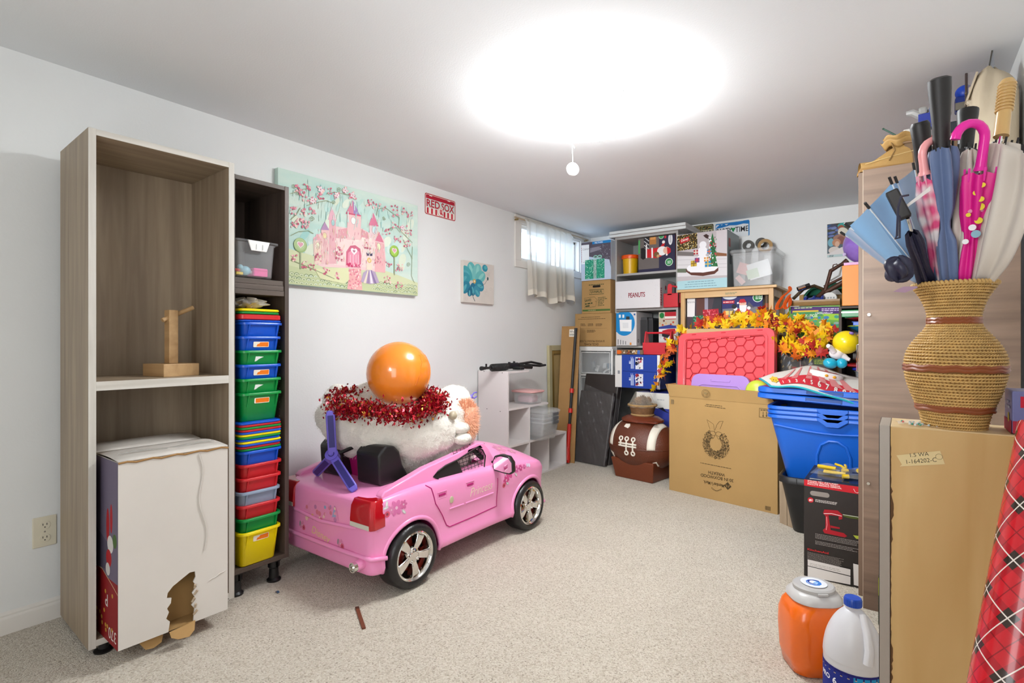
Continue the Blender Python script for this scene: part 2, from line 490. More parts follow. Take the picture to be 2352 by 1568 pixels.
# curtain rod and curtain
t = thing('curtain_rod', 'thin wooden curtain rod above the high window', 'curtain rod', (XL, 0, 0))
MB().tube([(.045, 3.66, 2.152), (.045, 4.96, 2.152)], .0075, 10).build('rod', mat('rod_wood', '#b9a68c', rough=.6), t, smooth=True)
for y in (3.70, 4.93):
    MB().box(.016, .05, y-.006, y+.006, 2.135, 2.146).build('bracket', mat('brass', '#9c8352', rough=.35, metal=.8), t)
def curtain_material():
    m = bpy.data.materials.new('sheer_linen'); m.use_nodes = True
    N, L = m.node_tree.nodes, m.node_tree.links
    N.remove(N['Principled BSDF']); out = N['Material Output']
    d = N.new('ShaderNodeBsdfDiffuse'); d.inputs[0].default_value = lin('#d9d3c6')
    tr = N.new('ShaderNodeBsdfTranslucent'); tr.inputs[0].default_value = lin('#e6e2da')
    tp = N.new('ShaderNodeBsdfTransparent')
    m1 = N.new('ShaderNodeMixShader'); m1.inputs[0].default_value = .45
    m2 = N.new('ShaderNodeMixShader'); m2.inputs[0].default_value = .22
    L.new(d.outputs[0], m1.inputs[1]); L.new(tr.outputs[0], m1.inputs[2])
    L.new(m1.outputs[0], m2.inputs[1]); L.new(tp.outputs[0], m2.inputs[2]); L.new(m2.outputs[0], out.inputs[0])
    return m
def cfn(a, b):
    y = 3.79 + .80*a
    dep = .012 + .022*b
    x = XL + .075 + dep*math.sin(a*40 + 1.6*math.sin(a*9)) + .018*b*math.sin(a*13 + 1)
    zt = 2.172; zb = 1.490 - .03*a + .022*math.sin(a*9) + .014*math.sin(a*23)
    if b < .06: x = XL + .058 + .003*math.sin(a*60)
    return (x, y + .012*b*math.sin(a*30), zt + (zb - zt)*b)
t = thing('curtain', 'short sheer cream curtain hanging over the high window', 'curtain', (0, 0, 0))
MB().grid(cfn, 150, 30).build('fabric', curtain_material(), t, smooth=True, ang=180, fix=False)
MB().grid(lambda a, b: Vector(cfn(a, .93 + .07*b)) + Vector((.002, 0, 0)), 150, 2).build('hem', mat('linen_hem', '#d2cbbd', rough=.9), t, smooth=True, ang=180, fix=False)

# ceiling lamp
LX, LY = -1.155, 2.16
t = thing('ceiling_lamp', 'round white dome ceiling light with pull cord', 'lamp', (LX, LY, ZC))
MB().lathe([(0, 0), (.075, 0), (.08, -.012), (.075, -.022), (0, -.022)], 40).build('mount_plate', WHITE_PLASTIC, t, smooth=True)
MB().lathe([(.245, -.055), (.250, -.064), (.243, -.086), (.22, -.108), (.175, -.132), (.12, -.148), (.06, -.156), (0, -.159)], 56).build('glass_shade', mat('lit_opal_glass', '#f5f8f9', rough=.4, emit=LAMP_STRENGTH), t, smooth=True, ang=180)
for a in (200, 75, 330):
    c_, s_ = math.cos(R(a)), math.sin(R(a))
    MB().tube([(c_*.070, s_*.070, -.018), (c_*.252, s_*.252, -.058), (c_*.255, s_*.255, -.072), (c_*.240, s_*.240, -.094)], .003, 6).build('clip', mat('clip_metal', '#9a9a98', rough=.4, metal=.6), t)
MB().tube([(-.02, -.12, -.02), (-.022, -.125, -.20), (-.02, -.122, -.318)], .0016, 6).build('pull_cord', mat('cord_white', '#dcdcd8', rough=.7), t)
MB().tube([(-.022, -.125, -.235), (-.012, -.128, -.25), (-.006, -.13, -.262)], .0016, 5).build('cord_tail', MATS['cord_white'], t)
dm = Matrix.Translation((-.02, -.122, -.348)) @ Matrix.Rotation(R(36), 4, 'Z') @ Matrix.Rotation(R(90), 4, 'X') @ Matrix.Rotation(R(20), 4, 'Y')
dsk = MB().lathe([(0, .003), (.020, .003), (.024, .005), (.028, .003), (.028, -.003), (.024, -.005), (.020, -.003), (0, -.003)], 28, M=dm).build('pull_disc', mat('disc_pink', '#ecd0dc', rough=.4), t, smooth=True)
MB().lathe([(.0245, .006), (.029, .004), (.029, -.004), (.0245, -.006)], 28, M=dm, closed_ends=False).build('rim', WHITE_PLASTIC, dsk, smooth=True)
MB().lathe([(0, .0045), (.004, .0045), (.004, -.0045), (0, -.0045)], 10, M=dm).build('button', mat('button_grey', '#b9a8b4', rough=.5), dsk)

# wall outlet
t = thing('wall_outlet', 'cream duplex power outlet on the white wall beside the tall shelf', 'outlet', (XL, .59, .293))
bx('cover_plate', mat('ivory_plastic', '#e3dcc6', rough=.35), t, 0, .006, -.037, .037, 0, .118, bevel=.003)
for z in (.034, .084):
    so = MB().prism([(.017*math.cos(R(a)), max(-.0135, min(.0135, .017*math.sin(R(a))))) for a in range(0, 360, 15)], lambda u, v, w, z=z: (w, u, z+v), .006, .0085).build('socket', MATS['ivory_plastic'], t, bevel=.0006)
    for y in (-.006, .006): bx('slot', BLACK_PLASTIC, so, .0084, .0088, y-.0011, y+.0011, z+.000, z+.008, bevel=0)
    MB().cyl((.0084, 0, z-.007), (.0088, 0, z-.007), .0022, n=10).build('slot', BLACK_PLASTIC, so)
MB().cyl((.006, 0, .059), (.0075, 0, .059), .003, n=12).build('screw', mat('steel', '#b8b8b6', rough=.3, metal=1), t)
# ------------------------------------------------------------------ left wall: shelves
M_GREYWOOD = wood('grey_oak_laminate', '#a8977f', '#8d7c68', 2, 30)
M_GREYWOOD_H = wood('grey_oak_laminate_cross', '#a8977f', '#8c7c68', 1, 30)
M_EDGE = wood('whitewashed_edge', '#d9d5cd', '#c4bfb5', 2, 40)
M_EDGE_H = wood('whitewashed_edge_cross', '#d9d5cd', '#c4bfb5', 1, 40)
t = thing('tall_shelf', 'tall empty grey oak shelf unit with whitewashed front edges', 'shelf unit', (-2.262, .607, 0), R(-2.2))
W_, D_, Z0, Z1 = .487, .385, .032, 1.836
def panel(name, m, em, a, edge):
    o = bx(name, m, t, *a, bevel=.001)
    bx('edge_band', em, o, *edge, bevel=.0006); return o
panel('side_panel', M_GREYWOOD, M_EDGE, (-D_, -.002, 0, .022, Z0, Z1), (-.002, .0005, 0, .022, Z0, Z1))
panel('side_panel', M_GREYWOOD, M_EDGE, (-D_, -.002, W_-.022, W_, Z0, Z1), (-.002, .0005, W_-.022, W_, Z0, Z1))
panel('top_panel', M_GREYWOOD_H, M_EDGE_H, (-D_, -.002, .022, W_-.022, Z1-.022, Z1-.001), (-.002, .0003, .022, W_-.022, Z1-.022, Z1-.001))
panel('bottom_panel', M_GREYWOOD_H, M_EDGE_H, (-D_, -.002, .022, W_-.022, Z0+.006, Z0+.028), (-.002, .0003, .022, W_-.022, Z0+.006, Z0+.028))
panel('shelf', M_GREYWOOD_H, M_EDGE_H, (-D_+.006, -.002, .022, W_-.022, .925, .957), (-.002, .0003, .022, W_-.022, .925, .957))
bx('back_panel', M_GREYWOOD, t, -D_, -D_+.006, .022, W_-.022, Z0+.028, Z1-.022, bevel=0)
for x, y in ((-.03, .05), (-.03, W_-.05), (-D_+.04, .05), (-D_+.04, W_-.05)):
    MB().lathe([(.028, 0), (.030, .006), (.016, .012), (.014, .040)], 16, M=Matrix.Translation((x, y, 0))).build('foot', BLACK_PLASTIC, t, smooth=True)
for z in (1.42, 1.40, 1.38, 1.36, .75, .55): MB().cyl((-.03, .022, z), (-.03, .026, z), .0025, n=8).build('shelf_pin', CHROME, t)

M_DARKWOOD = wood('dark_walnut_laminate', '#5a4c44', '#3f352f', 2, 26)
M_DARKWOOD_H = wood('dark_walnut_cross', '#5c4f46', '#443930', 1, 26)
t = thing('narrow_tower', 'narrow dark walnut shelf tower holding the coloured tubs', 'shelf unit', (-2.285, 1.100, 0))
W_, D_, Z0, Z1 = .262, .37, .105, 1.807
bx('side_panel', M_DARKWOOD, t, -D_, 0, 0, .018, Z0, Z1, bevel=.001)
bx('side_panel', M_DARKWOOD, t, -D_, 0, W_-.020, W_, Z0, Z1, bevel=.001)
bx('top_panel', M_DARKWOOD_H, t, -D_, -.001, .018, W_-.020, Z1-.02, Z1-.001, bevel=.001)
bx('bottom_panel', M_DARKWOOD_H, t, -D_, -.001, .018, W_-.020, Z0, Z0+.02, bevel=.001)
bx('back_panel', M_DARKWOOD, t, -D_, -D_+.005, .018, W_-.020, Z0+.02, Z1-.02, bevel=0)
for k in range(3):
    bx('shelf_board', M_DARKWOOD_H, t, -D_+.006, -.004 - .002*k, .019, W_-.021, 1.302 + .0235*k, 1.3245 + .0235*k, bevel=.001)
for x, y in ((-.05, W_-.045), (-.05, .045), (-D_+.05, W_-.045), (-D_+.05, .045)):
    l_ = MB().lathe([(.030, 0), (.031, .008), (.022, .016), (.020, .06), (.026, .066), (.026, .092), (.034, .094), (.034, .105)], 14, M=Matrix.Translation((x, y, 0))).build('leg', BLACK_PLASTIC, t, smooth=True)
    for a in (0, 60, 120):
        bx('fin', BLACK_PLASTIC, l_, x-.03, x+.03, y-.002, y+.002, .066, .104, bevel=0)
for z in [1.20 - .032*k for k in range(28)]: MB().cyl((-.045, W_-.0215, z), (-.045, W_-.0198, z), .002, n=6).build('pin_hole', mat('hole_grey', '#8a8580', rough=.6), t)

# ---- coloured tubs and lids in the tower (front towards +X)
TUBC = {'yellow': '#f0d800', 'green': '#008a3c', 'red': '#c8242a', 'grey': '#8c9db3', 'blue': '#0a52c4'}
TX, TY = -2.455, 1.2225
def tub(colour, z, hgt, label, sticker=None, tilt=0.0):
    t = thing('storage_tub', label, 'tub', (TX + random.uniform(-.002, .002), TY + random.uniform(-.003, .003), z), R(random.uniform(-1.0, 1.0)), 'coloured storage tubs in the walnut tower')
    m = plastic(TUBC[colour], .3)
    b = tub_mesh(.190, .086, hgt, r=.022, taper=.90, lip=.010, liph=.011).build('body', m, t, smooth=True, ang=50)
    for y in (-.062, .066):
        rb = MB().add([(.1725, y-.003, hgt*.4), (.1725, y+.003, hgt*.4), (.192, y+.003, hgt-.012), (.192, y-.003, hgt-.012), (.176, y-.003, hgt*.4), (.176, y+.003, hgt*.4), (.199, y+.003, hgt-.012), (.199, y-.003, hgt-.012)],
                 [(0,1,2,3), (4,7,6,5), (0,4,5,1), (1,5,6,2), (2,6,7,3), (3,7,4,0)]).build('rib', m, t)
    if sticker:
        fz = hgt - .034
        f = ((.1835, -.045, fz-.014), (0, 1, 0), Vector((.12, 0, 1)).normalized(), .09, .028)
        p = Print(f, t, 'label_sticker', off=.0025)
        if sticker == 'orange':
            p.poly([(.012+x, .014+y) for x, y in rrect(.034, .012, .003)] if False else [(.045+x, .013+y) for x, y in rrect(.034, .012, .004)], '#f2ead8')
            p.poly([(.047+x, .013+y) for x, y in rrect(.030, .0095, .002)], '#f07a1c')
        elif sticker == 'torn':
            p.poly([(.045+x, .013+y) for x, y in rrect(.035, .012, .004)], '#efe6d6')
            p.poly([(.024, .004), (.078, .003), (.078, .023), (.040, .022), (.036, .016), (.028, .014)], '#f07a1c')
        else:
            p.poly([(.012, .0), (.016, .022), (.032, .022), (.052, .020), (.030, .010), (.020, .002)], '#e9ece6')
        p.build()
    return t
def lid(colour, z, label, th=.012, big=0):
    t = thing('tub_lid', label, 'lid', (TX + random.uniform(-.002, .003), TY + random.uniform(-.003, .003), z), R(random.uniform(-.8, .8)), 'coloured tub lids in the walnut tower')
    hx, hy = .199 + big, .094 + big
    rrloft([(hx-.004, hy-.004, .024, .0), (hx, hy, .026, .003), (hx, hy, .026, th-.003), (hx-.003, hy-.003, .024, th)], n=5).build('rim_plate', plastic(TUBC[colour], .3), t, smooth=True, ang=30)
    rrloft([(hx-.022, hy-.022, .02, th-.001), (hx-.025, hy-.025, .018, th+.0015)], n=4).build('raised_panel', plastic(TUBC[colour], .3), t, smooth=True, ang=30)
    return t
ZB = .1255
tub('yellow', ZB, .152, 'yellow tub at the very bottom of the tub stack, with an orange sticker', 'torn')
zs = [('green', 'green tub nested right on the bottom yellow tub'), ('red', 'red tub nested between the bottom green tub and the grey one'), ('grey', 'grey-blue tub, the only grey one in the stack'),
      ('red', 'red tub resting directly on the grey tub'), ('red', 'red tub just under the lower blue tub'), ('blue', 'blue tub under the thick bundle of coloured lids')]
for k, (c, l) in enumerate(zs): tub(c, ZB + .058*(k+1), .152, l)
zl = ZB + .058*6 + .153
order = ['green', 'red', 'blue', 'yellow', 'blue', 'green', 'yellow', 'blue', 'red', 'green', 'red', 'blue']
nth = ['lowest', 'second', 'third', 'fourth', 'fifth', 'sixth', 'seventh', 'eighth', 'ninth', 'tenth', 'eleventh', 'topmost']
for k, c in enumerate(order):
    lid(c, zl + .0102*k, '%s tub lid, %s of the twelve under the green tub' % (c, nth[k] + ('' if nth[k] in ('lowest', 'topmost') else ' from the bottom')), th=.0100)
zg = zl + .0102*12
tub('green', zg, .126, 'green tub with an orange sticker, standing on the bundle of lids', 'orange')
up = [('green', 'green tub with a torn white sticker, nested on the orange-stickered green tub', 'white'), ('blue', 'blue tub with an orange and white sticker between two green tubs', 'torn'), ('green', 'green tub with a white sticker scrap between two blue tubs', 'white'),
      ('blue', 'blue tub with an orange sticker, second blue tub from the top', 'torn'), ('blue', 'blue tub topmost of all the nested tubs', None)]
z = zg
for k, (c, l, s_) in enumerate(up):
    z += .061
    tub(c, z, .126, l, s_)
z += .127
lid('blue', z, 'blue lid lying on the topmost blue tub', th=.008); z += .0098
lid('red', z, 'thick red lid near the top of the tub stack', th=.022); z += .024
lid('green', z, 'thin green lid just under the uppermost yellow lid', th=.010, big=-.004); z += .012
lid('yellow', z, 'yellow lid under the crumpled plastic bag', th=.011, big=-.004); z += .0135
# crumpled bag with leaves on top
t = thing('plastic_bag', 'crumpled clear plastic bag of dried brown leaves on the tub stack', 'bag', (-2.36, 1.20, z))
def crumple(u, v, rr=random.Random(3)):
    a = u*2*math.pi; r_ = .078*math.sin(math.pi*v*.98+.02)**.6
    k = 1 + .22*math.sin(5*a + 7*v) + .18*math.sin(9*a - 11*v)
    return (r_*k*math.cos(a)*1.1, r_*k*math.sin(a)*.9, .046*(1 - v) * (1 + .18*math.sin(7*a)))
MB().grid(crumple, 48, 14).build('film', mat('bag_film', '#e9e2d6', rough=.1, alpha=.42), t, smooth=True, ang=30)
for k in range(9):
    a = random.uniform(0, 6.28); r_ = random.uniform(.0, .05)
    M_ = Matrix.Translation((r_*math.cos(a), r_*math.sin(a)*.8, random.uniform(.008, .034))) @ Euler((random.uniform(-1, 1), random.uniform(-1, 1), a)).to_matrix().to_4x4()
    MB().prism([(-.03, 0), (-.012, .013), (.012, .015), (.03, 0), (.010, -.014), (-.014, -.012)], lambda u, v, w, M_=M_: M_ @ Vector((u, v, w + 4*u*u)), 0, .001).build('dried_leaf', mat(('dry_leaf_%d' % (k % 3)), ('#8a6236', '#c79f5e', '#6d4a2a')[k % 3], rough=.7), t)

# ---- clear latch bin on the upper boards
t = thing('latch_bin', 'small clear latch bin of toys on the upper tower shelf', 'storage bin', (-2.43, 1.203, 1.3745))
tub_mesh(.16, .086, .148, r=.016, taper=.93, lip=.004, liph=.006).build('body', CLEAR, t, smooth=True, ang=50)
rrloft([(.166, .094, .018, .146), (.172, .100, .02, .150), (.172, .100, .02, .158), (.160, .088, .018, .161)], n=4).build('lid', CLEAR, t, smooth=True, ang=40)
la = MB().add([(.172, -.048, .157), (.172, .048, .157), (.182, .048, .155), (.182, -.048, .155), (.180, -.034, .112), (.180, .034, .112), (.176, .034, .112), (.176, -.034, .112)],
              [(0,1,2,3), (3,2,5,4), (4,5,6,7), (7,6,1,0), (0,3,4,7), (1,6,5,2)]).build('latch', WHITE_PLASTIC, t, bevel=.002)
for y in (-.013, .015): bx('latch_groove', mat('latch_shadow', '#b9bbb9', rough=.5), la, .1815, .1826, y-.001, y+.001, .118, .14, bevel=0)
def toy(name, label, cat, loc, build_fn, rz=0.0, group=None):
    q = thing(name, label, cat, loc, rz, group); build_fn(q); return q
zt = 1.3745 + .009
toy('toy_block', 'pink toy block inside the small clear latch bin', 'toy', (-2.325, 1.235, zt), lambda q: (bx('block', plastic('#e23c96'), q, -.03, .03, -.032, .032, 0, .036, bevel=.004), bx('lid_line', plastic('#c22c7c'), q, -.031, .031, -.033, .033, .024, .026, bevel=0)))
toy('toy_guitar', 'light blue toy figure lying inside the small clear latch bin', 'toy', (-2.315, 1.175, zt), lambda q: (MB().sphere((0, 0, .022), (.016, .024, .020)).build('body', plastic('#7fb6c8'), q, smooth=True), MB().sphere((0, -.022, .034), .013).build('head', plastic('#7fb6c8'), q, smooth=True), MB().tube([(0, .02, .018), (.002, .05, .012)], [.008, .003]).build('tail', plastic('#cfd8d8'), q, smooth=True)))
toy('toy_ring', 'yellow toy piece at the corner of the small clear latch bin', 'toy', (-2.315, 1.135, zt), lambda q: (bx('slab', plastic('#e0c020'), q, -.02, .02, -.008, .022, 0, .012), MB().tube([(.012*math.cos(i*.52), .012*math.sin(i*.52), .02) for i in range(12)], .006, 8, closed=True).build('loop', plastic('#c8403c'), q, smooth=True)))

# ---- wooden peg stand on the tall shelf
M_BEECH = wood('beech_wood', '#c6a274', '#a98558', 0, 20)
t = thing('peg_stand', 'small beech paper-roll stand on the empty middle shelf', 'wooden stand', (-2.42, .925, .957), R(8))
bx('base', M_BEECH, t, -.075, .075, -.07, .07, 0, .05, bevel=.002)
bx('post', M_BEECH, t, -.018, .018, -.018, .018, .05, .268, bevel=.002)
MB().tube([(.0, -.035, .225), (.0, .018, .25), (.0, .088, .283)], .009, 12).build('peg', M_BEECH, t, smooth=True)

# ---- torn white carton in the lower bay
M_CARD_W = mat('white_carton', '#d8d2ca', rough=.6, var=.06, vs=4, bump=.05, bs=14)
t = thing('torn_carton', 'large worn white carton with a torn hole in the lower shelf bay', 'box', (-2.115, .648, .062), R(-1.0))
CW, CD, CH = .355, .46, .628
tear = [(.150, .0), (.155, .035), (.143, .050), (.152, .070), (.146, .085), (.158, .10), (.160, .118), (.145, .122), (.148, .140), (.165, .158), (.22, .188), (.238, .186), (.240, .165), (.232, .150), (.243, .128), (.228, .110), (.240, .085), (.226, .066), (.236, .05), (.232, .0)]
outl = [(0, 0)] + tear + [(CW, 0), (CW, CH), (0, CH)]
MB().prism(outl, lambda u, v, w: (w, u, v), -.005, 0).build('front_wall', M_CARD_W, t)
MB().box(-CD, -.005, 0, .005, 0, CH).build('side_wall', M_CARD_W, t)
MB().box(-CD, -.005, CW-.005, CW, 0, CH).build('side_wall', M_CARD_W, t)
MB().box(-CD, -CD+.005, .005, CW-.005, 0, CH).build('back_wall', M_CARD_W, t)
MB().box(-CD+.005, -.005, .005, CW-.005, 0, .004).build('bottom_wall', KRAFT, t)
MB().box(-.075, -.07, .12, .27, .004, .24).build('inner_divider', KRAFT, t)
def flapfn(x0, x1, bow): return lambda a, b: (x0 + (x1-x0)*a, .001 + (CW-.002)*b, CH + .004 + bow*math.sin(math.pi*a)*(.6 + .4*math.sin(3*b)))
MB().grid(flapfn(-CD, -.235, .012), 6, 6).build('top_flap', M_CARD_W, t, smooth=True, solid=.005)
MB().grid(flapfn(-.233, .002, .010), 6, 6).build('top_flap', M_CARD_W, t, smooth=True, solid=.005)
MB().grid(lambda a, b: (-.10 + .035*a, .02 + (CW-.04)*b, CH + .0195 - .006*abs(a-.5) + .003*math.sin(9*b)), 3, 12).build('packing_tape', mat('clear_tape', '#d8d6d0', rough=.12, alpha=.45), t, smooth=True)
MB().tube([(.0025, .0+CW*k/14, CH - .001 + .003*math.sin(k*2.1)) for k in range(15)], .0035, 5).build('frayed_edge', KRAFT_D, t)
MB().tube([(.0035, .25 + .010*math.sin(k*.7)+.0016*k, CH - .01 - .026*k) for k in range(15)], .0022, 5).build('crease', M_CARD_W, t, smooth=True)
MB().tube([(.003, .285 + .06*k/6, .135 + .02*k/6 + .002*math.sin(k*2)) for k in range(7)], .0016, 5).build('crease', M_CARD_W, t, smooth=True)
MB().prism([(.148, 0), (.234, .012), (.225, -.035), (.205, -.058), (.17, -.050), (.150, -.03)], lambda u, v, w: (.012 + w - .35*v, u, .004 + v*.55), 0, .004).build('torn_flap', KRAFT, t)
MB().prism([(.06, 0), (.145, 0), (.135, -.04), (.11, -.05), (.085, -.045)], lambda u, v, w: (-.03 + w - .2*v, u, .001 + v*.9), 0, .004).build('torn_flap', KRAFT, t)
for k in range(5):
    MB().tube([(.002, .232 + .006*math.sin(k*2.2), .03 + .024*k), (.006, .238 + .006*math.sin(k*2.2+1), .044 + .024*k)], .004, 6).build('torn_edge', mat('fluted_card', '#b8a58c', rough=.9), t)
p = Print(((-CD, 0, 0), (1, 0, 0), (0, 0, 1), CD, CH), t)      # printed left side
p.rect(0, .0, CD, CH, '#6d6478'); p.rect(0, 0, CD, .22, '#8c1a1e'); p.line([(0, .27), (.30, .235), (.40, .205), (CD, .185)], .006, '#cdb68c')
p.poly([(0, .22), (.30, .235), (.40, .205), (CD, .185), (CD, 0), (0, 0)], '#8c1a1e')
p.poly([(.10, .22), (.30, .24), (.38, .25), (.36, .34), (.2, .38), (.1, .34)], '#5a5366')
for (cx, cy, c, rx, ry) in ((.36, .40, '#a81820', .016, .06), (.395, .43, '#a81820', .013, .05), (.385, .34, '#d8d4d0', .03, .03), (.37, .29, '#b01c24', .028, .03), (.36, .25, '#d0ccc8', .022, .022), (.43, .36, '#4d6b34', .02, .024)): p.circ(cx, cy, rx, c, ry=ry)
for k in range(14): p.circ(random.uniform(.22, CD-.02), random.uniform(.03, .17), .008, '#c79a3e', n=6)
p.text('370', CD-.015, .055, .055, '#e8e2dc', rot=math.pi, align='l', bold=.0); p.text('P', .36, .16, .06, '#d8d0cc', rot=math.pi, bold=.01)
p.build()

# ------------------------------------------------------------------ pictures on the left wall
def wall_canvas(name, label, y0, y1, z0, z1, th, side):
    t = thing(name, label, 'painting', (XL, y0, z0))
    bx('canvas', side, t, .001, th, 0, y1-y0, 0, z1-z0, bevel=.002)
    return t, ((th, 0, 0), (0, 1, 0), (0, 0, 1), y1-y0, z1-z0)
M_CANV = mat('canvas_mint', '#dbe9dd', rough=.8, h2='#b6dcd4', vs=3.5, stretch=(1, .5, 2.2), bump=.05, bs=300)
t, F = wall_canvas('castle_painting', 'wide pastel painting of a pink castle with blossom trees', 1.537, 2.546, 1.405, 2.022, .036, M_CANV)
p = Print(F, t, 'painted_picture', off=.0006, step=3e-5); p.clip = True; q = surface_map(F, t, 620, 380, 4.3556)
W, H = F[3], F[4]; rr = random.Random(5)
Q = lambda *pts: [q(*a) for a in pts]
clampuv = lambda a: (min(max(a[0], .002), W-.002), min(max(a[1], .002), H-.002))
for k in range(60):      # washes of sky
    cx, cy = rr.uniform(.05, W-.05), rr.uniform(H*.3, H-.03)
    p.circ(*clampuv((cx, cy)), rr.uniform(.02, .05), rr.choice(['#bfe0d6', '#d6ebe2', '#e4eedd', '#a8d8d2', '#dfe9d4', '#c9e6de']), ry=rr.uniform(.012, .03), n=12, rot=rr.uniform(.7, 1.3)) if .06 < cx < W-.06 and cy < H-.06 else None
p.poly([(.002, .002), (W-.002, .002), (W-.002, .09), (W*.8, .13), (W*.55, .17), (W*.3, .16), (.002, .20)], '#d5dcb4')
p.poly([(.002, .002), (W-.002, .002), (W-.002, .05), (W*.7, .07), (W*.4, .06), (.002, .11)], '#c9d3a6')
bush = [(.02 + k*.0292 + (row % 2)*.014, .018 + row*.022 - .010*abs(math.sin(k*.3))) for row in range(3) for k in range(34)]
bush = [c for c in bush if c[0] < W-.02 and not (.50*W < c[0] < .62*W)]
for r_, cs in ((.0165, ['#8aa078', '#a7b88a', '#6f8a66', '#b9c89a']), (.0115, ['#e2e6cc']), (.007, ['#93a87e', '#b5cbb8'])):
    p.cycle(5)
    for cx, cy in bush: p.circ(cx, cy, r_, rr.choice(cs), ry=r_*.9, n=10, a0=0, a1=180)
p.cycle(0)
# castle
PK, PK2, PKD, PKL, LIL = '#e8b6bc', '#f0d0d0', '#cf6f88', '#f4dcd6', '#b793b8'
p.poly(Q((440, 1000), (430, 740), (510, 690), (620, 620), (760, 640), (900, 640), (990, 690), (1080, 680), (1140, 760), (1160, 1000), (1150, 1090), (900, 1060), (700, 1040), (520, 1030)), PK2)
p.poly(Q((640, 760), (640, 700), (680, 700), (680, 660), (780, 640), (900, 650), (980, 690), (980, 750), (940, 750), (800, 740)), '#e2a6ae')
p.poly(Q((640, 1010), (645, 740), (800, 760), (990, 770), (1050, 780), (1060, 1050), (900, 1030)), '#f2dcd8')
for xa in (850, 915, 985): p.poly(Q((xa, 775), (xa, 735), (xa+35, 740), (xa+35, 780)), '#f3e6dc')
p.poly(Q((590, 1000), (590, 560), (655, 560), (660, 1000)), PK); p.poly(Q((578, 560), (615, 430), (668, 570)), '#eab8c6')
p.poly(Q((770, 760), (770, 500), (910, 520), (905, 760)), '#eec8c8'); p.poly(Q((755, 500), (825, 365), (905, 525)), '#d98aa0'); p.poly(Q((835, 510), (828, 370), (905, 525)), '#a68cc0')
p.poly(Q((755, 500), (762, 485), (908, 515), (905, 528)), '#d0607c')
p.poly(Q((995, 740), (990, 610), (1075, 625), (1070, 760)), '#e8d0d0'); p.poly(Q((985, 615), (1032, 490), (1085, 628)), '#d7809a')
p.poly(Q((1045, 1080), (1050, 780), (1140, 800), (1150, 1090)), '#eab6b8'); p.poly(Q((1050, 770), (1090, 680), (1135, 790)), '#d98096')
p.poly(Q((510, 1000), (510, 650), (585, 660), (585, 1000)), '#ecc6c4'); p.poly(Q((505, 660), (545, 580), (590, 665)), LIL)
p.poly(Q((440, 1000), (440, 770), (510, 780), (510, 1000)), '#efd8c8'); p.poly(Q((430, 760), (475, 700), (515, 765)), '#e9aeb8')
for (cx, cy, rx, ry, c) in ((832, 570, 22, 40, '#eef4f0'), (628, 590, 16, 34, '#a8cfd0'), (1040, 665, 20, 42, '#d4ecec'), (545, 720, 18, 36, '#f2e6b4'), (475, 820, 18, 36, '#e9f0d0'), (1085, 830, 18, 38, '#e4f0c4')):
    a, b = q(cx, cy), q(cx+rx, cy+ry); p.circ(a[0], a[1], abs(b[0]-a[0])+.002, '#c98a94', ry=abs(b[1]-a[1])+.002); p.circ(a[0], a[1], abs(b[0]-a[0]), c, ry=abs(b[1]-a[1]))
p.poly(Q((755, 1030), (760, 880), (800, 820), (850, 815), (900, 850), (912, 920), (905, 1040)), PKD); p.poly(Q((775, 1020), (780, 890), (835, 850), (890, 880), (893, 1030)), '#e79ab0')
for xa in (800, 830, 858, 880): p.line(Q((xa, 1030), (xa, 910)), .003, '#f6dde2')
a = q(838, 875); p.heart(a[0], a[1], .024, '#f8f0f0'); p.heart(a[0], a[1], .010, '#b87a90')
for k in range(14): p.circ(*q(765 + k*10.5, 1005 + rr.uniform(-6, 22)), .008, rr.choice(['#c33a66', '#e27b96', '#f0b8c4']), n=8)
p.poly(Q((790, 1050), (905, 1045), (920, 1265), (770, 1255)), '#e9b0b0')
p.cycle(10)
for k in range(46): p.circ(*q(rr.uniform(785, 905), rr.uniform(1060, 1250)), .006, rr.choice(['#f6d9d4', '#e08f9c', '#f2c7c4', '#d97a8c']), n=7)
p.cycle(0)
p.poly(Q((440, 1050), (780, 1040), (790, 1160), (740, 1200), (500, 1150)), '#dfe2b6')
# figure in a full gown before the gate
p.poly(Q((905, 1180), (930, 1090), (985, 1050), (1050, 1085), (1090, 1190), (1000, 1205)), '#b7a5c0')
for k, c in enumerate(('#e8dcc8', '#9d86ac', '#e9e0ea', '#8f7ba4')): p.poly(Q((930+k*36, 1195), (975+k*8, 1060), (985+k*8, 1060), (955+k*36, 1198)), c)
p.poly(Q((960, 1060), (965, 1000), (1015, 1000), (1020, 1065)), '#efe0cc'); p.circ(*q(990, 965), .016, '#e8c46a'); p.circ(*q(990, 968), .009, '#f2d6bc')
p.poly(Q((962, 920), (962, 885), (977, 903), (992, 882), (1007, 903), (1022, 890), (1020, 922)), '#4d4a66')
p.cycle(20)      # loose brush strokes over the castle and sky
for k in range(260):
    cx, cy = rr.uniform(445, 1140), rr.uniform(660, 1010)
    if not (745 < cx < 920 and cy > 800): a = q(cx, cy); p.rect(a[0], a[1], rr.uniform(.002, .005), rr.uniform(.008, .022), rr.choice(['#f6ece4', '#e6aeb8', '#d98fa0', '#f4dcd8', '#e9cfae', '#cfe0d0', '#f2c8cc']), rot=rr.uniform(-.3, .3)+1e-6)
for k in range(90):
    cx, cy = rr.uniform(.05, W-.05), rr.uniform(H*.62, H-.04); p.rect(cx, cy, rr.uniform(.003, .007), rr.uniform(.02, .05), rr.choice(['#e8f0e2', '#c4e4dc', '#d4eae2', '#a9d8d4']), rot=rr.uniform(-.25, .1)+1e-6)
p.cycle(0)
